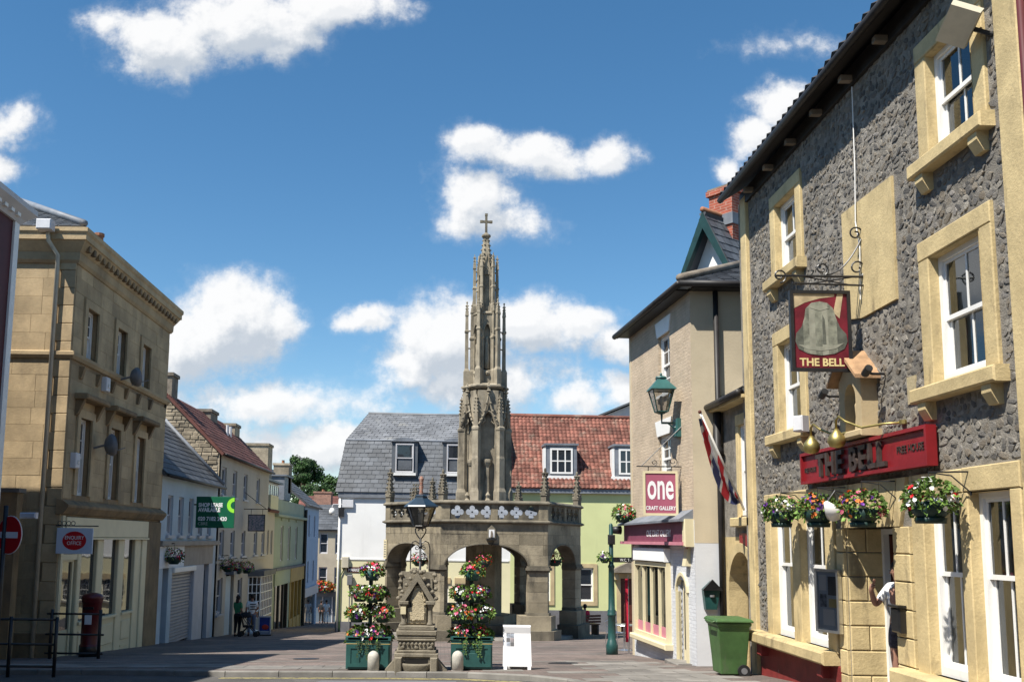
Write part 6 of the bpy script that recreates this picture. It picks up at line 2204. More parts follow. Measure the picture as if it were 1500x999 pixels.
chimney(chh, -11.9, -11.2, 45.2, 46.6, 5.6, 6.2, 'chimney_stone', 0)
chimney(chh, -11.8, -10.9, 49.2, 50.4, 5.2, 6.0, 'rubble', 0)
for yy in (46.2, 46.9):
    mk(MB().tube([(-10.6, yy, 4.9), (-10.6, yy, 5.55)], .07, 6), 'vent_pipe', 'alarm_white', chh)
# low link, sage green shop with glazed attic, pale blue house
lo = thing('low_cottage', 'low cream cottage with red tiled roof between cream and sage houses', 'house', (-9.4, 52, ground(52)))
F = Fr(-9.4, 50.75, 0, 1)
wall(lo, 'wall', F, 0, 2.75, -5.6, 1.6, [(.5, 1.1, -.8, .5), (1.6, 2.2, -.8, .5)], 'cream_street')
for h in ((.5, 1.1, -.8, .5), (1.6, 2.2, -.8, .5)):
    sash(lo, F, *h, n=-.1, nx=1, frame='grey_white')
mk(MB().box(F, 0, 2.75, -4, -.27, -5.6, 1.55), 'inner_wall', 'cream_street', lo)
roof_plane(lo, F(-.0, .25, 1.55), F(2.75, .25, 1.55), F(2.75, -2, 3.2), F(0, -2, 3.2), .3, .3, 'plain_tile')
sg_ = thing('sage_house', 'sage green three bay shop house with white glazed attic dormer', 'house', (-9.4, 58, ground(58)))
F = Fr(-9.4, 53.5, 0, 1)
LS = 11.3
sw = [(c - .45, c + .45, -1.25, .8) for c in (2.6, 5.3, 8.2)] + [(.6, 5.2, -5.6, -2.6), (6.0, 10.6, -5.8, -2.6)]
wall(sg_, 'wall', F, 0, LS, -6.6, 2.3, sw, 'sage_wall', .3)
mk(MB().box(F, .1, LS - .1, -6, -.35, -6.6, 2.2), 'inner_wall', 'dark_room', sg_)
for h in sw[:3]:
    sash(sg_, F, *h, n=-.1, nx=1, frame='grey_white')
    mk(MB().box(F, h[0] - .1, h[1] + .1, 0, .06, h[3] + .3, h[3] + .45), 'date_panel', 'sage_wall', sg_)
mk(MB().box(F, -.05, LS, 0, .25, 1.28, 1.45, .03), 'cornice', 'sage_wall', sg_, recalc=False)
mk(MB().box(F, 5.6, LS, 0, .14, -2.6, -1.75), 'shop_fascia', 'ochre_shop', sg_)
mk(MB().box(F, .2, 5.6, 0, .1, -2.6, -1.75), 'shop_fascia', 'sage_wall', sg_)
mk(MB().box(F, .0, LS, 0, .2, -1.75, -1.6), 'shop_cornice', 'grey_plinth', sg_)
for u in (6.0, 7.4, 8.9, 10.4):
    mk(MB().box(F, u, u + .22, -.1, .06, -6, -2.6), 'shop_mullion', 'ochre_shop', sg_)
mk(MB().box(F, 6, 10.6, -.1, .03, -6, -4.9), 'stall_riser', 'ochre_shop', sg_)
mk(MB().box(F, .6, 10.6, -.2, -.15, -6, -2.6), 'shop_pane', 'glass', sg_)
for u in (.6, 2.0, 3.5, 5.0):
    mk(MB().box(F, u, u + .15, -.1, .04, -6, -2.6), 'shop_mullion', 'black_iron', sg_)
roof_plane(sg_, F(0, -.5, 2.1), F(LS, -.5, 2.1), F(LS, -3.2, 4.3), F(0, -3.2, 4.3), .5, .35, 'slate_dark')
AT = Fr(-9.85, 51.5, 0, 1)
att = mk(MB().box(AT, .0, 5.6, -2.4, -.05, 2.1, 3.3), 'attic', 'grey_white', sg_)
for k in range(4):
    bars_window(sg_, AT, .1 + k * 1.36, 1.4 + k * 1.36, 2.3, 3.15, .02, 2, 1, glass='glass_blue')
mk(MB().box(AT, -.1, 5.8, -2.5, .25, 3.25, 3.36), 'attic_roof', 'lead', sg_)
mk(MB().box(AT, -.3, 2.1, .0, .6, 1.6, 2.4), 'balcony_wall', 'cream_wall', sg_)
mk(MB().box(Fr(-11.8, 60.5, 1, 0), 0, 1.7, -2.5, 0, 2.5, 4.0), 'dormer', 'lead', sg_)
mk(MB().box(Fr(-11.8, 60.5, 1, 0), -.1, 1.85, -2.6, .1, 4.0, 4.1), 'dormer_roof', 'lead', sg_)
chimney(sg_, -11.45, -10.1, 54.5, 55.9, 3.3, 5.5, 'rubble', 0)
chimney(sg_, -11.1, -10.1, 62, 63.4, 3.0, 4.95, 'rubble', 1)
pbh = thing('sky_blue_house', 'narrow sky blue house with dark roof further down the street', 'house', (-9.4, 68, ground(68)))
F = Fr(-9.35, 64.8, 0, 1)
bw = [(c - .35, c + .35, z, z + 1.5) for c in (2.2, 5.0) for z in (.2, -3.0)]
wall(pbh, 'wall', F, 0, 7.3, -7.4, 2.35, bw + [(1, 6.4, -6.6, -3.9)], 'pale_blue', .25)
for h in bw:
    sash(pbh, F, *h, n=-.1, nx=1, frame='grey_white')
mk(MB().box(F, 0, 7.3, -5, -.3, -7.4, 2.3), 'inner_wall', 'pale_blue', pbh)
mk(MB().box(F, .2, 7.1, 0, .15, -3.9, -3.3), 'shop_fascia', 'grey_white', pbh)
mk(MB().box(F, 1, 6.4, -.2, -.1, -6.6, -3.9), 'shop_pane', 'glass', pbh)
mk(MB().tube([F(-.1, .1, 2), F(-.1, .1, -7)], .1, 6), 'downpipe', 'black_iron', pbh)
roof_plane(pbh, F(-.1, .3, 2.3), F(7.4, .3, 2.3), F(7.4, -3, 5.0), F(-.1, -3, 5.0), .5, .4, 'slate_dark')
bg_ = thing('beige_house', 'beige two storey house with slate roof closing the end of the street', 'house', (-8, 80, ground(80)))
F = Fr(-11.5, 80, 1, 0)
ew = [(c - .35, c + .35, z, z + 1.7) for c in (1.6, 2.9, 4.6, 6.2) for z in (-1.2, -4.0)]
wall(bg_, 'wall', F, 0, 12, -7.6, .86, ew + [(.8, 3.8, -6.9, -4.6)], 'beige_wall', .25)
for h in ew:
    sash(bg_, F, *h, n=-.1, nx=1, frame='grey_white')
mk(MB().box(F, 0, 12, -6, -.3, -7.6, .8), 'inner_wall', 'beige_wall', bg_)
mk(MB().box(F, .5, 4.2, 0, .3, -4.7, -4.3), 'shop_fascia', 'grey_plinth', bg_)
mk(MB().box(F, .8, 3.8, -.2, -.1, -6.9, -4.6), 'shop_pane', 'glass_blue', bg_)
for u in (1.6, 2.4, 3.1):
    mk(MB().box(F, u, u + .08, -.1, 0, -6.9, -4.6), 'shop_mullion', 'grey_white', bg_)
roof_plane(bg_, F(-.2, .3, .8), F(12, .3, .8), F(12, -3.2, 3.0), F(-.2, -3.2, 3.0), .6, .4, 'slate_dark')
rb = thing('brick_house', 'far house with red tiled roof and tall brick chimney beyond the street', 'house', (-9, 92, ground(92)))
mk(MB().wbox(-14, -2, 90, 97, -8.5, 1.5), 'wall', 'brick_old', rb)
roof_plane(rb, (-14, 89.7, 1.4), (-2, 89.7, 1.4), (-2, 93.5, 4.2), (-14, 93.5, 4.2), .6, .45, 'plain_tile')
chimney(rb, -12.0, -10.4, 88.5, 90, .5, 4.4, 'brick_old', 2)

# ================================================================ carved drinking fountain
FS = .9385
FY = 18.35
FX = -.455
fz = ground(FY) + PAVE
ft = thing('drinking_fountain', 'carved stone drinking fountain with gabled relief panel and basin on the kerb', 'fountain', (FX, FY, fz))
FF = Fr(FX, FY, 1, 0)
h_ = lambda z: fz + (z + 2.57) * FS * 1.0     # heights measured from the footing
st = 'fountain_stone'
mk(MB().box(FF, -.36, .36, -.42, .3, fz - .1, h_(-2.28), .02), 'base', st, ft, recalc=False)
for sg in (-1, 1):
    pl = [(sg * .34, fz - .06), (sg * .58, fz - .06), (sg * .58, fz + .03), (sg * .34, h_(-2.25))]
    mk(MB().poly(FF, pl if sg > 0 else pl[::-1], -.1, .3), 'splayed_foot', st, ft)
    mk(MB().box(FF, sg * .33 - .07, sg * .33 + .07, .28, .40, fz - .06, h_(-2.27), .02), 'foot_buttress', st, ft, recalc=False)
mk(MB().lathe((FX, FY - .3, fz + .0), [(.2, -.02), (.24, .04), (.28, .13), (.28, .17), (.24, .17), (.2, .1)], 18, 0, 1, .6), 'basin', st, ft, True)
mk(MB().box(FF, -.22, .22, .3, .305, fz + .14, fz + .24), 'basin_shade', 'dark_room', ft)  # flat near-black plate; shade of a hollow put into its colour
rows = [(-2.28, -2.2, .41), (-2.2, -2.14, .37), (-2.14, -1.97, .34), (-1.97, -1.92, .37), (-1.92, -1.86, .36), (-1.86, -1.76, .38), (-1.76, -1.67, .34)]
for k, (a, b, w) in enumerate(rows):
    mk(MB().box(FF, -w, w, -w * .9, w * .8, h_(a) + .001, h_(b), .014), 'moulded_course', st, ft, recalc=False)
mb = MB()
for k in range(9):
    mb.ball(FF(-.3 + k * .075, .29, h_(-2.02)), .028, .02, .03, 6, 4)
mk(mb, 'leaf_band', st, ft)
mb = MB()
for u in (-.26, 0, .26):
    mb.ball(FF(u, .28, h_(-2.09)), .045, .02, .035, 7, 4)
mk(mb, 'rosette', st, ft)
# aedicule: back slab, columns, gable
mk(MB().box(FF, -.28, .28, -.2, .04, h_(-1.67), h_(-.75)), 'back_slab', 'fountain_stone', ft)
mk(MB().poly(FF, [(-.31, h_(-.95)), (.31, h_(-.95)), (.33, h_(-.62)), (-.33, h_(-.62))], -.24, -.06), 'cross_slab', st, ft)
for sg in (-1, 1):
    mk(MB().lathe(FF(sg * .25, .14, h_(-1.67)), [(.065, 0), (.065, .03), (.045, .06), (.042, .3), (.05, .32), (.075, .37), (.075, .41)], 10), 'column', st, ft, True)
    mk(MB().box(FF, sg * .25 - .09, sg * .25 + .09, -.1, .23, h_(-1.26), h_(-1.19), .01), 'impost', st, ft, recalc=False)
gb = [(-.34, h_(-1.2)), (-.235, h_(-1.2)), (0, h_(-.80)), (.235, h_(-1.2)), (.34, h_(-1.2)), (.0, h_(-.62))]
mk(MB().poly(FF, gb[:3] + [gb[5]], -.05, .22), 'gable', st, ft)
mk(MB().poly(FF, [gb[2], gb[3], gb[4], gb[5]], -.05, .22), 'gable', st, ft)
mb = MB()
rf = random.Random(21)
for sg in (-1, 1):
    for k in range(5):
        t = k / 4
        u, z = sg * (.36 - .30 * t), h_(-1.14 + .52 * t)
        mb.ball(FF(u, .14, z), .04, .04, .04, 6, 4)
    for k in range(4):
        mb.ball(FF(sg * rf.uniform(.29, .35), -.02, h_(-1.1 + .14 * k)), .05, .05, .045, 6, 4)
for k in range(7):
    mb.ball(FF(-.12 + k * .04, .1, h_(-.60) + .03 * math.sin(k)), .04, .04, .045, 6, 4)
mk(mb, 'crockets', st, ft)
# weathered relief figure
mb = MB()
fig = [(.17, 0), (.175, .12), (.17, .26), (.15, .38), (.12, .46), (.07, .5), (.075, .56), (.09, .6), (.07, .66), (.03, .69)]
zf = h_(-1.67)
for sc_, n0_, n1_ in ((1, .0, .1), (.9, .1, .14), (.72, .14, .165)):
    ol = [(-.19, 0), (.18, 0), (.185, .3), (.165, .48), (.12, .60), (.10, .69), (.03, .74), (-.05, .72), (-.075, .64), (-.10, .57), (-.13, .46), (-.10, .34), (-.185, .31)]
    mb.poly(FF, [(.01 + (u - .01) * sc_, zf + .36 + (z - .36) * sc_) for u, z in ol], n0_, n1_)
for q in range(22):
    mb.ball(FF(rf.uniform(-.12, .14), .155, zf + rf.uniform(.08, .5)), .03, .015, .022, 6, 4)
mk(mb, 'relief_figure', 'carved_stone', ft)
mk(MB().box(FF, -.31, -.21, .16, .22, h_(-1.30) - .14, h_(-1.30)), 'notice', 'shop_cream', ft)

# ---- iron lamp standing behind the fountain
LX, LY = FX + .03, FY + .42
lz = ground(LY) + PAVE
il = thing('fountain_lamp', 'slender dark iron lamp with heart scroll rising behind the drinking fountain', 'street lamp', (LX, LY, lz))
mk(MB().tube([(LX, LY, lz - .05), (LX, LY, .02)], .028, 8, r2=.022), 'post', 'black_iron', il, True)
mb = MB()
IF = Fr(LX, LY, 1, 0)
for sg in (-1, 1):
    hp_ = [(0, 0), (.05, .06), (.10, .14), (.105, .2), (.08, .235), (.045, .225), (.03, .19), (.05, .17)]
    mb.tube([IF(sg * u, 0, z + .0) for u, z in hp_], .013, 5)
    ap = [(0, -.13), (.03, -.07), (.10, -.03), (.16, -.06), (.185, -.16), (.19, -.5), (.18, -.78), (.13, -.95)]
    mb.tube([IF(sg * u, 0, z) for u, z in ap], .011, 5)
    scroll(mb, IF, sg * .07, -.16, .05, 1.5, 1.2, 0, .009, sg)
mb.lathe((LX, LY, -.16), [(.03, 0), (.045, .03), (.03, .06)], 8)
mb.lathe((LX, LY, -.42), [(.025, 0), (.04, .03), (.025, .06)], 8)
mb.tube([(LX, LY, .2), (LX, LY, .26)], .03, 6)
mk(mb, 'scrollwork', 'black_iron', il)
lantern(il, (LX, LY, .26), .52, .68, 'lamp_blue', 'black_iron', 6)
mk(MB().lathe((LX, LY, .80), [(.05, 0), (.035, .06), (.045, .1), (.03, .16), (.045, .22), (.03, .28), (.045, .36), (.045, .40), (.02, .44)], 8), 'chimney_finial', 'brick_old', il, True)


# ================================================================ flower towers
def planter(x0, x1, y, label, seed):
    cx = (x0 + x1) / 2
    w = x1 - x0
    z = ground(y) + PAVE
    t = thing('planter', label, 'planter', (cx, y, z), 'flower tower planters either side of the fountain')
    P_ = Fr(cx, y, 1, 0)
    hw = w / 2
    for sx in (-1, 1):
        for sy in (-1, 1):
            mk(MB().box(P_, sx * (hw - .16) - .09, sx * (hw - .16) + .09, sy * (hw - .16) - .09, sy * (hw - .16) + .09, z - .03, z + .05), 'foot', 'black_iron', t)
    mk(MB().box(P_, -hw, hw, -hw, hw, z + .05, z + .62, .012), 'box', 'planter_green', t, recalc=False)
    for sg, F2 in ((1, P_), ):
        mb = MB()
        ring(mb, P_, -hw + .03, hw - .03, z + .09, z + .49, .06, hw - .01, hw + .014)
        mk(mb, 'panel_frame', 'planter_green', t)
        mk(MB().box(P_, -.16, .18, hw, hw + .012, z + .12, z + .34, .006), 'plaque', 'planter_green', t, recalc=False)
    mk(MB().box(P_, -hw - .004, hw + .004, -hw - .004, hw + .004, z + .51, z + .522), 'gold_line', 'gold_line', t)
    mb = MB()
    ring(mb, Fr(cx, y, 1, 0), -hw - .015, hw + .015, z + .58, z + .64, .05, -hw - .015, hw + .015)
    mk(mb, 'rim', 'planter_green', t)
    mk(MB().tube([(cx, y, z + .4), (cx, y, z + 1.9)], .04, 8), 'pole', 'pot_dark', t)
    rn = random.Random(seed)
    cols = ('fl_pink', 'fl_white', 'fl_red', 'fl_purple', 'fl_orange')
    k = 0

    def pot(px, py, pz, r, h, nl, nf, wts):
        nonlocal k
        mk(MB().lathe((px, py, pz), [(r * .68, 0), (r * .8, h * .4), (r, h), (r * .9, h), (r * .6, h * .5)], 10), 'pot', 'planter_green' if k == 0 else 'pot_dark', t, True)
        flowers(t, (px, py, pz + h), (r * 1.3, r * 1.3, r * .9), nl, nf, cols, .4, .062, .028, seed * 13 + k, weights=wts)
        k += 1
    pot(cx + .02, y, z + 1.68, .17, .19, 230, 40, (3, 2, 1, 2, 1) if seed % 2 else (2, 0, 3, 1, 2))
    for q in range(3):
        a = rn.uniform(-.3, .3) + q * 2.094 - 1.2
        pot(cx + .22 * math.cos(a), y + .22 * math.sin(a), z + 1.27, .15, .17, 190, 38, (3, 2, 2, 1, 1))
    for q in range(4):
        a = rn.uniform(-.2, .2) + q * 1.571 - .7
        pot(cx + .32 * math.cos(a), y + .32 * math.sin(a), z + .9, .16, .17, 190, 38, (2, 3, 1, 1, 1))
    flowers(t, (cx, y, z + .66), (hw * 1.05, hw * 1.05, .17), 520, 95, cols, .9, .075, .03, seed * 7, weights=(3, 2, 2, 1, 1))
    # trailing greenery over the front
    mb = MB()
    for q in range(11):
        u = rn.uniform(-hw * .5, hw * .6)
        zz = z + .62
        for s in range(rn.randint(3, 8)):
            zz -= .045
            p = Vector(P_(u + rn.uniform(-.02, .02), hw + .04, zz))
            L = .045
            mb.add([p, p + Vector((L * .5, -.01, -L * .4)), p + Vector((0, -.015, -L)), p + Vector((-L * .5, -.01, -L * .4))], [(0, 1, 2, 3)])
    mk(mb, 'trailing_leaves', 'leaf_dark', t, recalc=False)
    return t


planter(-1.79, -.96, 18.75, 'green box planter with flower tower beside the fountain, before the MARKET PLACE plate', 3)
planter(.20, .98, 18.75, 'green box planter with flower tower standing between fountain and white notice board', 4)

# ---- stone bollards
def bollard(x, y, label):
    z = ground(y) + PAVE
    t = thing('bollard', label, 'bollard', (x, y, z), 'pale stone bollards in front of the planters')
    r = .108
    mk(MB().lathe((x, y, z - .05), [(r, 0), (r, .30)] + [(r * math.cos(a), .30 + r * 1.1 * math.sin(a)) for a in [math.pi / 2 * i / 6 for i in range(1, 6)]] + [(.003, .30 + r * 1.1)], 18), 'post', 'granite_bollard', t, True)
    mk(MB().lathe((x, y, z), [(r + .012, -.02), (r + .012, .012), (r, .016)], 18), 'collar', 'slab', t)
    return t


bollard(-1.255, 18.15, 'round topped pale bollard beside the fountain on the white house side')
bollard(.32, 18.15, 'round topped pale bollard between fountain and white notice board')

# ---- white notice board
AY = 18.6
az = ground(AY) + PAVE
ab = thing('notice_board', 'white sandwich board with small photo panel on the pavement', 'sandwich board', (1.46, AY, az))
lean = .14
def leanF(u, n, z):
    k = (z - az) / .86
    wf = 1 - .06 * (1 - k) * -1
    return (1.46 + u * wf, AY - n - .12 + (lean * k), z)
mk(MB().box(leanF, -.26, .26, -.02, .02, az + .07, az + .80), 'front_panel', 'white_board', ab)
mk(MB().box(leanF, -.265, .265, -.02, .025, az + .80, az + .83), 'top_rail', 'white_board', ab)
for u in (-.215, .215):
    mk(MB().box(leanF, u - .03, u + .03, -.03, .03, az - .0, az + .09), 'foot', 'white_board', ab)
bk = lambda u, n, z: (1.46 + u, AY + n * -1 + .12 - lean * (z - az) / .86 - .02, z)
mk(MB().box(bk, -.26, .26, -.02, .02, az + .0, az + .80), 'back_panel', 'white_board', ab)
rp_ = random.Random(2)
for i in range(2):
    for j in range(4):
        mk(MB().box(leanF, -.2 + i * .075, -.13 + i * .075, .02, .023, az + .44 + j * .078, az + .512 + j * .078), 'photo', random.Random(i * 4 + j).choice(('poster', 'dish_grey', 'picture_sign', 'poster')), ab)

# ---- green lamp post with traffic signal head, finger sign and basket
PX_, PY_ = 4.22, 24.5
pz = ground(PY_) + PAVE
gp_ = thing('lamp_post', 'dark green cast iron post with finger sign outside the gallery', 'lamp post', (PX_, PY_, pz))
mk(MB().lathe((PX_, PY_, pz - .05), [(.15, 0), (.15, .28), (.13, .32), (.115, .4), (.1, .42), (.095, 1.0), (.115, 1.02), (.115, 1.06), (.095, 1.08), (.11, 1.14), (.085, 1.17), (.07, 2.2), (.085, 2.22), (.085, 2.26), (.06, 2.3), (.05, 3.3), (.02, 3.34)], 14), 'post', 'green_iron', gp_, True)
QF_ = Fr(PX_, PY_, 1, 0)
mk(MB().box(QF_, -.07, .09, -.08, .1, pz + 2.75, pz + 3.0, .02), 'sensor_box', 'black_iron', gp_, recalc=False)
mk(MB().tube([QF_(.04, .0, pz + 3.12), QF_(.26, -.02, pz + 3.12)], [.09, .11], 12), 'camera_head', 'black_iron', gp_, True)
mk(MB().tube([QF_(.24, -.02, pz + 3.12), QF_(.245, -.02, pz + 3.12)], [.08, .08], 12), 'lens', 'dish_grey', gp_)
mk(MB().box(QF_, .05, .8, -.02, .02, pz + 2.30, pz + 2.43), 'finger_sign', 'black_gloss', gp_)
text(gp_, 'W.C. TOILETS', QF_, .22, pz + 2.33, .1, .021, 'sign_white', sx=.8)
t = thing('hanging_basket', 'small dry looking basket of trailing plants on the green post', 'hanging basket', (PX_ - .2, PY_, pz + 2.3), 'basket on the green post')
basket_parts(t, (PX_ - .17, PY_ - .02, pz + 2.28), .13, .14, 71, ('fl_white', 'fl_purple'), deep=False, nl=120, nf=10)

# ---- wheelie bin
wb = thing('wheelie_bin', 'green wheelie bin standing in front of the red arched passage door', 'bin', (5.02, 17.05, ground(17.05) + PAVE))
bz = ground(17.05) + PAVE
bx_, by_ = 5.02, 17.05
def bq(w, d, z, dx=0, dy=0):
    return [(bx_ - w + dx, by_ - d + dy, z), (bx_ + w + dx, by_ - d + dy, z), (bx_ + w + dx, by_ + d + dy, z), (bx_ - w + dx, by_ + d + dy, z)]
mb = MB()
lev = [bq(.22, .25, bz + .04), bq(.235, .27, bz + .3), bq(.275, .34, bz + .86), bq(.30, .365, bz + .87), bq(.30, .365, bz + .92)]
for L_ in lev:
    mb.v += L_
for k in range(len(lev) - 1):
    for i in range(4):
        j = (i + 1) % 4
        mb.f.append((k * 4 + i, k * 4 + j, k * 4 + 4 + j, k * 4 + 4 + i))
mb.f += [(3, 2, 1, 0), (16, 17, 18, 19)]
bb = mk(mb, 'body', 'bin_green', wb)
mod = bb.modifiers.new('bevel', 'BEVEL')
mod.width = .025
mod.segments = 2
mb = MB()
lid = [bq(.325, .40, bz + .925), bq(.325, .40, bz + .955), bq(.29, .36, bz + .99)]
for L_ in lid:
    mb.v += L_
for k in range(2):
    for i in range(4):
        j = (i + 1) % 4
        mb.f.append((k * 4 + i, k * 4 + j, k * 4 + 4 + j, k * 4 + 4 + i))
mb.f += [(3, 2, 1, 0), (8, 9, 10, 11)]
ld = mk(mb, 'lid', 'bin_green', wb)
mod = ld.modifiers.new('bevel', 'BEVEL')
mod.width = .012
mod.segments = 2
mk(MB().tube([(bx_ - .33, by_ - .30, bz + .94), (bx_ - .37, by_ - .30, bz + .93), (bx_ - .37, by_ + .1, bz + .93), (bx_ - .33, by_ + .1, bz + .94)], .018, 6), 'handle', 'bin_green', wb)
for yy in (-.27, .24):
    wl_ = mk(MB().tube([(bx_ + .17, by_ + yy - .03, bz + .105), (bx_ + .17, by_ + yy + .03, bz + .105)], .105, 18), 'wheel', 'rubber', wb)
    mk(MB().tube([(bx_ + .17, by_ + yy - .035, bz + .105), (bx_ + .17, by_ + yy + .035, bz + .105)], .055, 12), 'wheel_hub', 'dish_grey', wl_)

# ---- pillar box and railing, no entry sign
vx_, vy_ = -8.52, 23.55
vz = ground(vy_) + PAVE
vb = thing('pillar_box', 'dark red cylindrical pillar box in the shade of the stone office', 'post box', (vx_, vy_, vz))
mk(MB().lathe((vx_, vy_, vz - .05), [(.25, 0), (.25, .32), (.235, .34), (.225, .36), (.225, 1.32), (.235, 1.33), (.25, 1.36), (.25, 1.42), (.26, 1.44), (.26, 1.48), (.22, 1.53), (.1, 1.57), (.01, 1.58)], 24), 'body', 'pillar_red', vb, True)
mk(MB().lathe((vx_, vy_, vz - .06), [(.254, 0), (.254, .31), (.24, .33)], 24), 'base', 'black_gloss', vb, True)
mk(MB().box(Fr(vx_, vy_, 1, 0), -.12, .12, .2, .245, vz + 1.14, vz + 1.2), 'letter_slot', 'black_gloss', vb)
mk(MB().box(Fr(vx_, vy_, 1, 0), -.08, .08, .2, .235, vz + .78, vz + 1.04), 'collection_plate', 'sign_white', vb)
ry = 22.55
rz_ = ground(ry) + PAVE
rl = thing('railing', 'black tubular guard rail in front of the pillar box', 'railing', (-8.5, ry, rz_))
for x in (-9.08, -7.95):
    mk(MB().tube([(x, ry, rz_ - .05), (x, ry, rz_ + 1.12)], .04, 8), 'post', 'black_iron', rl, True)
for zz in (.12, .55, 1.02):
    mk(MB().tube([(-9.2, ry, rz_ + zz), (-7.85, ry, rz_ + zz)], .026, 6), 'rail', 'black_iron', rl, True)
nx0, ny0 = -7.02, 15.5
ne = thing('no_entry_sign', 'round red no entry sign on a dark post at the left edge', 'sign', (nx0, ny0, ground(ny0)))
mk(MB().tube([(nx0 - .1, ny0 + .04, ground(ny0) - .05), (nx0 - .1, ny0 + .04, .55)], .038, 8), 'post', 'black_iron', ne, True)
nF = Fr(nx0, ny0, .87, -.5)
dsc = [(.30 * math.cos(2 * math.pi * i / 32), .075 + .30 * math.sin(2 * math.pi * i / 32)) for i in range(32)]
mk(MB().poly(nF, [(u * 1.04, (z - .075) * 1.04 + .075) for u, z in dsc], -.012, -.002), 'rim', 'sign_white', ne)
mk(MB().poly(nF, dsc, -.003, .006), 'disc', 'sign_red', ne)
mk(MB().box(nF, -.22, .22, .006, .01, .025, .125), 'bar', 'sign_white', ne)
mk(MB().box(nF, .1, .5, -.14, -.08, .34, .44, .02), 'lamp', 'alarm_white', ne, recalc=False)
for px, lab in ((-9.0, 0), (-8.2, 0)):
    pass
br = thing('barrier_rail', 'black guard rail by the kerb in front of the dark red house', 'railing', (-8.0, 17.6, ground(17.6)))
for x in (-10.2, -9.1, -8.0, -7.15):
    mk(MB().tube([(x, 18.0, ground(18) - .05), (x, 18.0, ground(18) + 1.1)], .035, 8), 'post', 'black_iron', br, True)
for zz in (.2, .6, 1.05):
    mk(MB().tube([(-10.2, 18.0, ground(18) + zz), (-7.15, 18.0, ground(18) + zz)], .024, 6), 'rail', 'black_iron', br, True)

# ---- letting board and picture sign on the left row
LFs = Fr(-9.2, 35.6, 1, -.12)
ls = thing('letting_board', 'green letting board reading SHOP LEASE AVAILABLE on the pale blue shop', 'sign', (-9.3, 35.6, .45))
mk(MB().box(LFs, 0, 1.48, -.03, .03, .44, 1.60, .005), 'board', 'sign_green', ls, recalc=False)
mk(MB().tube([LFs(-.15, -.04, 1.3), LFs(.4, -.04, 1.3)], .03, 6), 'bracket', 'black_iron', ls)
text(ls, 'SHOP LEASE', LFs, .09, 1.22, .2, .031, 'sign_white', sx=.86, bold=.009)
text(ls, 'AVAILABLE', LFs, .09, 1.04, .2, .031, 'sign_white', sx=.86, bold=.009)
text(ls, '020 7182 2420', LFs, .09, .71, .2, .031, 'sign_white', sx=.92, bold=.006)
text(ls, 'CBRE', LFs, .09, .54, .16, .031, 'sign_dim', sx=1.0)
mb = MB()
q_ = []
for i in range(15):
    a = math.pi / 2 + math.pi * i / 14
    q_.append((a, ))
for i in range(14):
    a, b = q_[i][0], q_[i + 1][0]
    P4 = [(1.47 + r_ * math.cos(t_), 1.28 + r_ * math.sin(t_)) for r_, t_ in ((.14, a), (.28, a), (.28, b), (.14, b))]
    mb.poly(LFs, P4[::-1], .028, .034)
mk(mb, 'lime_ring', 'lime', ls)
PS = Fr(-9.1, 44.6, 1, -.1)
ps = thing('picture_sign', 'small square painted sign hanging from an iron bracket on the cream house', 'sign', (-9.3, 44.6, .4))
mk(MB().box(PS, .05, .80, -.02, .02, .42, 1.14), 'panel', 'picture_sign', ps)
mb = MB()
ring(mb, PS, .02, .83, .39, 1.17, .035, -.03, .03)
mk(mb, 'frame', 'black_iron', ps)
mb = MB()
mb.tube([PS(-.2, 0, 1.42), PS(.95, 0, 1.42)], .02, 6)
mb.tube([PS(-.2, 0, 2.2), PS(.85, 0, 1.44)], .014, 5)
mb.tube([PS(.15, 0, 1.42), PS(.15, 0, 1.15)], .012, 5)
mb.tube([PS(.7, 0, 1.42), PS(.7, 0, 1.15)], .012, 5)
mk(mb, 'bracket', 'black_iron', ps)
# baskets along the left row
for k, (X, Y, Z, lab) in enumerate(((-9.0, 32.2, -.82, 'hanging basket with red blooms in front of the white shop fascia'),
                                    (-9.0, 40.4, -1.35, 'hanging basket on the cream house beside its first ground floor window'),
                                    (-9.0, 42.2, -1.5, 'hanging basket on the cream house above the shop door canopy'),
                                    (-9.0, 44.3, -1.55, 'hanging basket on the cream house next to the bay shop window'))):
    t = thing('hanging_basket', lab, 'hanging basket', (X, Y, Z), 'hanging baskets down the shaded side')
    basket_parts(t, (X, Y, Z), .26, .24, 80 + k, ('fl_red', 'fl_pink', 'fl_purple'), wallpt=(-9.28, Y, Z + .7), deep=False, nl=260, nf=50)
# baskets under the cross arches
for k, (kf, u, lab) in enumerate(((5, .52, 'hanging basket with red geraniums inside the arch facing the white house'),
                                  (0, .40, 'hanging basket with orange blooms under the middle arch of the cross'),
                                  (1, .40, 'hanging basket with pink blooms under the shaded arch of the cross'))):
    F, L = face(kf, CR - .35)
    c = F(L * u, 0, -1.0)
    t = thing('hanging_basket', lab, 'hanging basket', c, 'hanging baskets under the cross arches')
    basket_parts(t, c, .26, .24, 90 + k, ('fl_red', 'fl_pink', 'fl_orange') if k != 2 else ('fl_pink', 'fl_red'), deep=False, nl=260, nf=60)
    mk(MB().tube([(c[0], c[1], -.76), (c[0], c[1], -.2)], .012, 5), 'chain', 'black_iron', t)
t = thing('window_box', 'trough of orange and red flowers above the far shop front', 'window box', (-9.9, 79.6, -4.2))
mk(MB().wbox(-10.9, -8.9, 79.4, 79.8, -4.3, -3.95), 'trough', 'pot_dark', t)
flowers(t, (-9.9, 79.5, -3.85), (1.1, .3, .45), 260, 110, ('fl_red', 'fl_orange'), .4, .16, .09, 99)
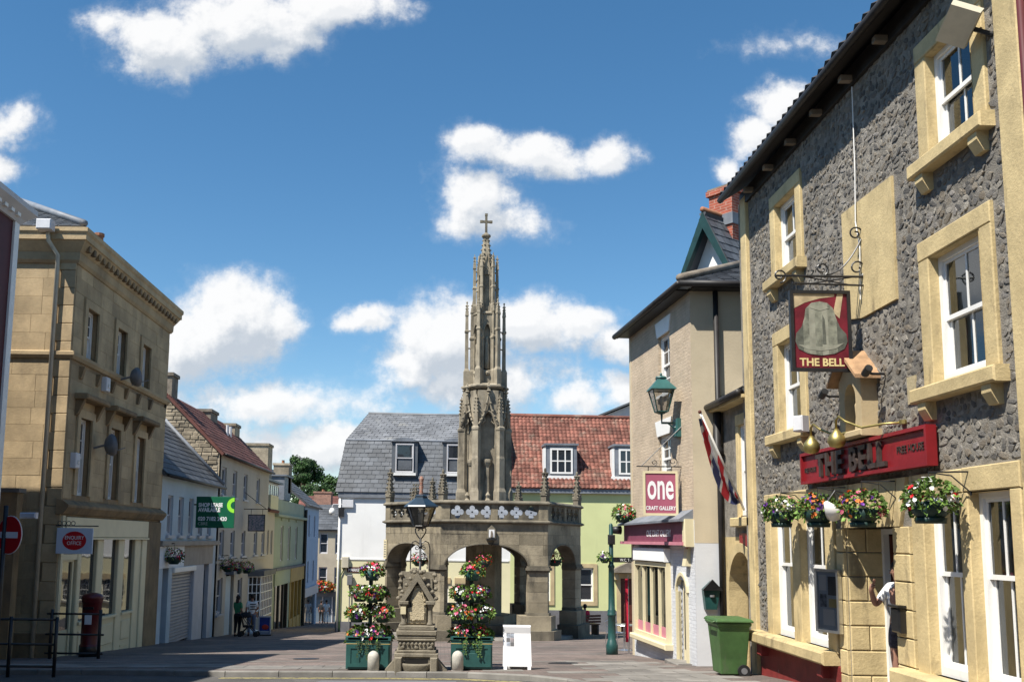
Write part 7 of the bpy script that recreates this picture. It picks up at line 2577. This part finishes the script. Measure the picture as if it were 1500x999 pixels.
# white strip sign on the cross' left corner pier
vs2 = thing('vertical_sign', 'narrow vertical white sign with faint lettering on the cross corner', 'sign', (-2.2, 38, -1.2))
F, L = face(5, CR)
mk(MB().box(F, -.06, .16, .01, .05, -.75, .0), 'plate', 'shop_cream', vs2)
for k in range(7):
    mk(MB().box(F, -.02, .12, .05, .053, -.68 + k * .095, -.64 + k * .095), 'mark', 'dish_grey', vs2)

# ---- ice-cream cone stand, its board, café furniture
cx_, cy_ = -8.28, 42.5
cz_ = ground(cy_) + PAVE
ic = thing('ice_cream_cone', 'giant plastic ice cream cone display on a white round base', 'cone display', (cx_, cy_, cz_))
mk(MB().lathe((cx_, cy_, cz_), [(.33, 0), (.33, .1), (.28, .18), (.1, .24)], 16), 'base', 'white_paint', ic, True)
mk(MB().lathe((cx_, cy_, cz_ + .2), [(.03, 0), (.17, .72), (.21, .74), (.21, .8)], 14), 'wafer', 'cone_wafer', ic, True)
mk(MB().lathe((cx_, cy_, cz_ + 1.0), [(.22, 0), (.23, .06), (.19, .11), (.19, .14), (.15, .2), (.14, .24), (.1, .3), (.08, .36), (.03, .44), (.005, .5)], 14), 'ice_cream', 'white_paint', ic, True)
jx, jy = -7.55, 41.4
jz = ground(jy) + PAVE
jb = thing('ice_cream_board', 'pavement sign with blue and red poster beside the ice cream cone', 'sandwich board', (jx, jy, jz))
JB = Fr(jx, jy, 1, .0)
mb = MB()
ring(mb, JB, -.27, .27, jz + .05, jz + .82, .05, -.03, .03)
mk(mb, 'frame', 'grey_white', jb)
mk(MB().box(JB, -.23, .23, -.02, .015, jz + .1, jz + .78), 'poster', 'poster_blue', jb)
mk(MB().ball(JB(.03, .02, jz + .36), .15, .008, .11, 12, 6), 'poster_picture', 'poster_red', jb)
mk(MB().box(JB, -.2, .2, .015, .02, jz + .13, jz + .2), 'poster_strip', 'grey_white', jb)
mk(MB().box(JB, -.3, .3, -.2, .12, jz - .02, jz + .06), 'foot', 'black_iron', jb)


def cafe_chair(x, y, rot, label):
    z = ground(y) + PAVE
    t = thing('cafe_chair', label, 'chair', (x, y, z), 'metal café chairs outside the gallery')
    c, s = math.cos(rot), math.sin(rot)
    P3 = lambda a, b, h: (x + a * c - b * s, y + a * s + b * c, z + h)
    mk(MB().tube([P3(-.2, -.2, .45), P3(.2, -.2, .45), P3(.2, .2, .45), P3(-.2, .2, .45), P3(-.2, -.2, .45)], .014, 6), 'seat_frame', 'steel', t)
    for k in range(5):
        mk(MB().tube([P3(-.2, -.16 + k * .08, .452), P3(.2, -.16 + k * .08, .452)], .014, 5), 'seat_slat', 'steel', t)
    for a, b in ((-.2, -.2), (.2, -.2), (.2, .2), (-.2, .2)):
        mk(MB().tube([P3(a, b, .46), P3(a * 1.15, b * 1.15, 0)], .013, 6), 'leg', 'steel', t)
    bp_ = [P3(-.2, .2, .45), P3(-.22, .24, .75), P3(0, .27, .82), P3(.22, .24, .75), P3(.2, .2, .45)]
    mk(MB().tube(bp_, .013, 6), 'backrest', 'steel', t)
    mk(MB().tube([P3(-.2, .23, .62), P3(.2, .23, .62)], .013, 6), 'back_rail', 'steel', t)


cafe_chair(5.0, 28.2, .5, 'bright metal café chair near the green post with its back to the door')
cafe_chair(5.15, 25.6, -.6, 'bright metal café chair close to the gallery corner')
tbx, tby = 4.95, 26.7
tz = ground(tby) + PAVE
tb = thing('cafe_table', 'small round metal café table beyond the green post', 'table', (tbx, tby, tz))
mk(MB().lathe((tbx, tby, tz + .68), [(.3, 0), (.31, .015), (.3, .03)], 18), 'tabletop', 'steel', tb)
mk(MB().tube([(tbx, tby, tz + .02), (tbx, tby, tz + .69)], .025, 8), 'column', 'steel', tb)
mk(MB().lathe((tbx, tby, tz), [(.2, 0), (.2, .02), (.05, .05)], 14), 'foot', 'steel', tb)
bnr = thing('shop_banner', 'slim red banner leaning at the gallery far corner', 'banner', (4.62, 24.9, ground(24.9)))
mk(MB().tube([(4.7, 24.75, ground(24.75)), (4.7, 24.75, -.9)], .012, 6), 'pole', 'steel', bnr)
mk(MB().wbox(4.62, 4.72, 24.77, 24.79, -2.6, -1.0), 'cloth', 'cloth_red', bnr)


# ================================================================ people
def skin_mesh(name, joints, edges, material, parent, sub=2, root=0):
    me = bpy.data.meshes.new(name)
    org = ROOT.get(parent.name, Vector())
    me.from_pydata([tuple(Vector(p) - org) for p, r in joints], edges, [])
    o = bpy.data.objects.new(name, me)
    col.objects.link(o)
    o.modifiers.new('skin', 'SKIN').use_smooth_shade = True
    for i, (p, r) in enumerate(joints):
        sv = me.skin_vertices[0].data[i]
        sv.radius = r if isinstance(r, tuple) else (r, r)
        sv.use_root = (i == root)
    sb = o.modifiers.new('sub', 'SUBSURF')
    sb.levels = sub
    sb.render_levels = sub
    dg = bpy.context.evaluated_depsgraph_get()
    m2 = bpy.data.meshes.new_from_object(o.evaluated_get(dg))
    bpy.data.objects.remove(o)
    m2.materials.clear()
    m2.materials.append(M[material])
    for p in m2.polygons:
        p.use_smooth = True
    r = bpy.data.objects.new(name, m2)
    col.objects.link(r)
    r.parent = parent
    ROOT[r.name] = org
    return r


def person(x, y, rot, h, label, pose, shirt, trousers, hair='hair_dark', skinm='skin', shorts=False, z=None, longhair=False, sleeve=.5, cat='person', hands=False, back_hair=False):
    """pose: dict of joint overrides in local coordinates for a 1.75 m figure that faces -y"""
    z = ground(y) + PAVE if z is None else z
    t = thing('person', label, cat, (x, y, z))
    k = h / 1.75
    c, s = math.cos(rot), math.sin(rot)
    J = {'pel': (0, 0, .95), 'waist': (0, 0, 1.08), 'chest': (0, -.01, 1.30), 'neck': (0, 0, 1.47), 'head0': (0, -.01, 1.55), 'head': (0, -.025, 1.64), 'top': (0, -.01, 1.73),
         'hipL': (.10, 0, .90), 'kneeL': (.11, -.02, .50), 'ankL': (.11, .02, .09), 'toeL': (.12, -.14, .035),
         'hipR': (-.10, 0, .90), 'kneeR': (-.11, -.02, .50), 'ankR': (-.11, .02, .09), 'toeR': (-.12, -.14, .035),
         'shL': (.18, 0, 1.41), 'elL': (.24, .02, 1.13), 'wrL': (.25, -.08, .89), 'haL': (.25, -.11, .80),
         'shR': (-.18, 0, 1.41), 'elR': (-.24, .02, 1.13), 'wrR': (-.25, -.08, .89), 'haR': (-.25, -.11, .80)}
    J.update(pose)
    W_ = lambda p: (x + (p[0] * c - p[1] * s) * k, y + (p[0] * s + p[1] * c) * k, z + p[2] * k)
    rad = {'pel': (.125, .1), 'waist': (.10, .085), 'chest': (.115, .095), 'neck': .052, 'head0': .06, 'head': (.075, .098), 'top': .05,
           'hip': .09, 'knee': .062, 'ank': .042, 'toe': .032, 'sh': .062, 'el': .048, 'wr': .034, 'ha': .04}
    names = list(J)
    g = lambda n: rad.get(n, rad.get(n[:-1]))
    sc = lambda r, f=1.: tuple(a * k * f for a in r) if isinstance(r, tuple) else r * k * f
    jt = [(W_(J[n]), sc(g(n))) for n in names]
    ed = [('pel', 'waist'), ('waist', 'chest'), ('chest', 'neck'), ('neck', 'head0'), ('head0', 'head'), ('head', 'top')]
    for S_ in 'LR':
        ed += [('pel', 'hip' + S_), ('hip' + S_, 'knee' + S_), ('knee' + S_, 'ank' + S_), ('ank' + S_, 'toe' + S_), ('chest', 'sh' + S_), ('sh' + S_, 'el' + S_), ('el' + S_, 'wr' + S_), ('wr' + S_, 'ha' + S_)]
    ix = {n: i for i, n in enumerate(names)}
    skin_mesh('body', jt, [(ix[a], ix[b]) for a, b in ed], skinm, t)

    def cloth(nm, chain, extra, m, f):
        ns = []
        for a, b in chain:
            for q in (a, b):
                if q not in ns: ns.append(q)
        pts = dict((n, (W_(J[n]), sc(g(n), f))) for n in ns if n in J)
        for n, (p, r) in extra.items():
            pts[n] = (W_(p), sc(r, 1))
        order = list(pts)
        skin_mesh(nm, [pts[n] for n in order], [(order.index(a), order.index(b)) for a, b in chain], m, t)
    V = lambda a, b, f: tuple(J[a][i] + (J[b][i] - J[a][i]) * f for i in range(3))
    ex = {'slL': (V('shL', 'elL', sleeve * 1.6 if sleeve < .7 else 1), .058), 'slR': (V('shR', 'elR', sleeve * 1.6 if sleeve < .7 else 1), .058), 'hem': (V('pel', 'waist', -.15), (.15, .135))}
    cloth('shirt', [('hem', 'waist'), ('waist', 'chest'), ('chest', 'neckb'), ('chest', 'shL'), ('shL', 'slL'), ('chest', 'shR'), ('shR', 'slR')],
          {**ex, 'neckb': (V('chest', 'neck', .75), .065)}, shirt, 1.3)
    fe = .85 if shorts else 1.9
    eL = {'legL': (V('hipL', 'kneeL', fe) if shorts else V('kneeL', 'ankL', .92), .085 if shorts else .052), 'legR': (V('hipR', 'kneeR', fe) if shorts else V('kneeR', 'ankR', .92), .085 if shorts else .052)}
    ch_ = [('waist2', 'pel'), ('pel', 'hipL'), ('pel', 'hipR')]
    if shorts:
        ch_ += [('hipL', 'legL'), ('hipR', 'legR')]
    else:
        ch_ += [('hipL', 'kneeL'), ('kneeL', 'legL'), ('hipR', 'kneeR'), ('kneeR', 'legR')]
    cloth('trousers', ch_, {**eL, 'waist2': (V('pel', 'waist', .6), (.135, .1))}, trousers, 1.2)
    hd, tp = Vector(J['head']), Vector(J['top'])
    mb = MB()
    hc = W_((hd.x, hd.y + .025, hd.z + .035))
    mb.ball(hc, .098 * k, .108 * k, .11 * k, 12, 8)
    if longhair:
        mb.ball(W_((hd.x, hd.y + .07, hd.z - .09)), .075 * k, .06 * k, .16 * k, 10, 6)
    mk(mb, 'hair', hair, t, True)
    mb = MB()
    for sx in (-1, 1):
        mb.ball(W_((hd.x + sx * .034, hd.y - .088, hd.z + .0)), .011 * k, .008 * k, .007 * k, 6, 4)
    mk(mb, 'eyes', 'hair_dark', t)
    mb = MB()
    mb.ball(W_((hd.x, hd.y - .1, hd.z - .03)), .013 * k, .02 * k, .022 * k, 6, 4)
    for sx in (-1, 1):
        mb.ball(W_((hd.x + sx * .083, hd.y + .005, hd.z - .01)), .012 * k, .02 * k, .03 * k, 6, 4)
    mk(mb, 'nose_and_ears', skinm, t, True)
    for S_ in 'LR':
        a, b = W_(J['wr' + S_]), W_(J['ha' + S_])
        d = (Vector(b) - Vector(a)).normalized()
        sd = d.orthogonal().normalized()
        jts = [(Vector(b), .03 * k)]
        eds = []
        for q in range(4):
            off = sd * ((q - 1.5) * .019 * k)
            ln = (.055, .065, .06, .048)[q] * k
            i0 = len(jts)
            jts += [(Vector(b) + off, .011 * k), (Vector(b) + off + d * ln * .7, .0095 * k), (Vector(b) + off + d * ln * 1.05 + d.cross(sd) * .018 * k, .008 * k)]
            eds += [(0, i0), (i0, i0 + 1), (i0 + 1, i0 + 2)]
        th = Vector(a).lerp(Vector(b), .55)
        i0 = len(jts)
        jts += [(th + sd * .03 * k, .011 * k), (th + sd * .05 * k + d * .045 * k, .009 * k)]
        eds += [(0, i0), (i0, i0 + 1)]
        skin_mesh('hand', jts, eds, skinm, t, 1)
        if not (cat == 'seated'):
            an, to = Vector(J['ank' + S_]), Vector(J['toe' + S_])
            skin_mesh('shoe', [(W_((an.x, an.y + .03, an.z - .045)), .045 * k), (W_(tuple(an.lerp(to, .55) + Vector((0, 0, -.02)))), .043 * k), (W_(tuple(to)), .036 * k)], [(0, 1), (1, 2)], 'cloth_black', t, 1)
    return t


# smoker in the pub doorway: right arm bent up to the mouth
person(5.90, 12.5, R(-75), 1.68, 'person in white t-shirt and dark shorts standing in the pub doorway, hand raised',
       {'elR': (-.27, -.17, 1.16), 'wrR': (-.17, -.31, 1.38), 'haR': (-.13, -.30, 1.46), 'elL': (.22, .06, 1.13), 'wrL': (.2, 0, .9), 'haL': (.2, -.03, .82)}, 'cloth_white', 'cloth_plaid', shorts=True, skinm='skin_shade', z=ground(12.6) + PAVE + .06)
# couple with a pushchair outside the cream house
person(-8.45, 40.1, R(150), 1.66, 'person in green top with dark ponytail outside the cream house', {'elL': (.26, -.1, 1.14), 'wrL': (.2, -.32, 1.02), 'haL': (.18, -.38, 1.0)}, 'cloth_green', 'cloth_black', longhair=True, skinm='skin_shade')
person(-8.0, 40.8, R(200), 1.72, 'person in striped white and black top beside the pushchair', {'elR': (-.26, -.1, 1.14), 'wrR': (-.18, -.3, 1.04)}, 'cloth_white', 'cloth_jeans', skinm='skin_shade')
pp = bpy.data.objects['person.002']
mb = MB()
for k in range(3):
    zc_ = ground(40.8) + PAVE + 1.12 + k * .1
    mb.lathe((-8.0, 40.8, zc_), [(.168, -.02), (.17, 0), (.168, .02)], 16, R(20), 1, .74)
mk(mb, 'stripe', 'cloth_black', pp)
qx, qy = -7.95, 39.9
qz = ground(qy) + PAVE
pr_ = thing('pushchair', 'dark folding pushchair on the pavement by the couple', 'pushchair', (qx, qy, qz))
for dx in (-.2, .2):
    mk(MB().tube([(qx - .35, qy + dx, qz + 1.0), (qx + .05, qy + dx, qz + .45), (qx + .35, qy + dx, qz + .12)], .016, 6), 'frame_tube', 'black_iron', pr_)
    mk(MB().tube([(qx - .3, qy + dx, qz + .12), (qx + .05, qy + dx, qz + .45)], .016, 6), 'frame_tube', 'black_iron', pr_)
    for wx in (-.3, .35):
        mk(MB().tube([(qx + wx, qy + dx - .03, qz + .11), (qx + wx, qy + dx + .03, qz + .11)], .11, 14), 'wheel', 'rubber', pr_)
mk(MB().box(Fr(qx, qy, 1, 0), -.2, .2, -.19, .19, qz + .38, qz + .46, .02), 'seat', 'cloth_black', pr_, recalc=False)
mk(MB().add([(qx - .2, qy - .19, qz + .44), (qx - .2, qy + .19, qz + .44), (qx - .34, qy + .19, qz + .9), (qx - .34, qy - .19, qz + .9)], [(0, 1, 2, 3)]), 'seat_back', 'cloth_black', pr_)
mk(MB().lathe((qx - .12, qy, qz + .8), [(.26, -.02), (.25, .06), (.18, .16), (.04, .2)], 12, 0, 1, .8), 'hood', 'cloth_black', pr_, True)
mk(MB().tube([(qx - .35, qy - .2, qz + 1.0), (qx - .35, qy + .2, qz + 1.0)], .02, 6), 'handle', 'rubber', pr_)
# far walkers
person(-8.75, 73.5, R(180), 1.75, 'person in pale top and light trousers walking at the far end of the street', {'kneeL': (.11, -.12, .52), 'ankL': (.11, -.1, .1), 'toeL': (.12, -.26, .05), 'ankR': (-.11, .14, .1), 'toeR': (-.12, 0, .05)}, 'cloth_white', 'cloth_white', hair='hair_dark')
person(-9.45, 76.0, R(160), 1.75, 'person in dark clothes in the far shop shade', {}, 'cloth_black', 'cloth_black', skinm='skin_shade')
# person in red seated on the cross step
sgx, sgy = 6.15, 41.0
person(sgx, sgy, R(-150), 1.6, 'person in red top seated beyond the cross with back turned',
       {'pel': (0, 0, .62), 'waist': (0, -.02, .75), 'chest': (0, -.05, .97), 'neck': (0, -.06, 1.14), 'head0': (0, -.07, 1.22), 'head': (0, -.09, 1.31), 'top': (0, -.075, 1.40),
        'hipL': (.1, -.03, .58), 'kneeL': (.13, -.42, .58), 'ankL': (.13, -.42, .16), 'toeL': (.13, -.58, .1), 'hipR': (-.1, -.03, .58), 'kneeR': (-.13, -.42, .58), 'ankR': (-.13, -.42, .16), 'toeR': (-.13, -.58, .1),
        'shL': (.18, -.05, 1.08), 'elL': (.24, -.08, .82), 'wrL': (.18, -.28, .7), 'haL': (.15, -.36, .68), 'shR': (-.18, -.05, 1.08), 'elR': (-.24, -.08, .82), 'wrR': (-.18, -.28, .7), 'haR': (-.15, -.36, .68)},
       'cloth_red', 'cloth_black', z=ground(sgy) + PAVE, sleeve=.9)
bn = thing('bench', 'dark wooden bench beyond the market cross', 'bench', (sgx, sgy, ground(sgy) + PAVE))
bz2 = ground(sgy) + PAVE
BNF = Fr(sgx, sgy, math.cos(R(-150)), math.sin(R(-150)))
for k in range(4):
    mk(MB().box(BNF, -.6, .6, -.22 + k * .12, -.12 + k * .12, bz2 + .46, bz2 + .5), 'seat_slat', 'door_brown', bn)
for u in (-.5, .5):
    mk(MB().box(BNF, u - .04, u + .04, -.2, .22, bz2 - .05, bz2 + .46), 'leg', 'black_iron', bn)
for k in range(3):
    mk(MB().box(BNF, -.6, .6, -.26, -.22, bz2 + .55 + k * .12, bz2 + .64 + k * .12), 'back_slat', 'door_brown', bn)

# ================================================================ trees on the hill
def tree(x, y, h, rx, label, seed, trunk=.3, n=5200):
    rn = random.Random(seed)
    z = terrain(x, y) - .2
    t = thing('tree', label, 'tree', (x, y, z), 'trees on the hill beyond the street')
    mb = MB()
    mb.tube([(x, y, z), (x + .2, y, z + h * .3), (x - .1, y, z + h * .55), (x, y, z + h * .8)], [h * .035, h * .028, h * .02, h * .008], 8)
    cl = []
    for k in range(26):
        a = rn.uniform(0, 6.28)
        zz = rn.uniform(.32, .92)
        rr_ = rx * (1 - abs(zz - .58) * 1.5) * rn.uniform(.35, .95)
        p = Vector((x + rr_ * math.cos(a), y + rr_ * math.sin(a), z + h * zz))
        cl.append((p, rx * rn.uniform(.22, .42)))
        if k % 2 == 0:
            mb.tube([(x, y, z + h * max(.2, zz - .25)), tuple(p)], [h * .012, h * .004], 5)
    mk(mb, 'trunk', 'bark', t)
    mb = MB()
    for i in range(n):
        p, r_ = rn.choice(cl)
        v = Vector((rn.gauss(0, 1), rn.gauss(0, 1), rn.gauss(0, .8)))
        v = v.normalized() * r_ * rn.uniform(.55, 1.05)
        q = p + v
        d = (v.normalized() + Vector((rn.uniform(-.8, .8), rn.uniform(-.8, .8), rn.uniform(-.6, .8)))).normalized()
        s = d.orthogonal().normalized()
        u_ = d.cross(s)
        L = rx * .055 * rn.uniform(.7, 1.4)
        mb.add([q + s * L, q + u_ * L * .7, q - s * L, q - u_ * L * .7], [(0, 1, 2, 3)])
    mk(mb, 'crown', 'leaf_dark', t, recalc=False)


tree(-35.5, 240, 17.5, 5.2, 'big round topped dark green tree on the hill left of the gap', 1, n=9000)
tree(-27.0, 240, 11.5, 5.0, 'lower bushy tree on the hill between the two taller ones', 2)
tree(-22.5, 246, 15.5, 4.0, 'open crowned lighter tree nearest the slate mansard roof on the hill', 3, n=6000)
tree(-31.5, 232, 9.5, 5.0, 'low spreading tree in front of the round topped tree', 4)
tree(-17, 236, 12, 6, 'dense tree behind the slate mansard roof', 5)

# ================================================================ crossfall: the square rises slightly to the right
for o in list(scene.objects):
    if o.parent is None and o.type in ('EMPTY', 'MESH'):
        if o.type == 'MESH' and o.get('kind') == 'structure':
            for q in [o] + list(o.children):
                for v in q.data.vertices:
                    v.co.z += ROLL * max(-60, min(60, v.co.x))
        else:
            if o.location.x > 3.9 and 5 < o.location.y < 30:
                o.location.x += .05 if o.location.y < 17.5 and o.name != 'hanging_sign' else .11          # right-hand frontage line
            o.location.z += ROLL * max(-60, min(60, o.location.x))
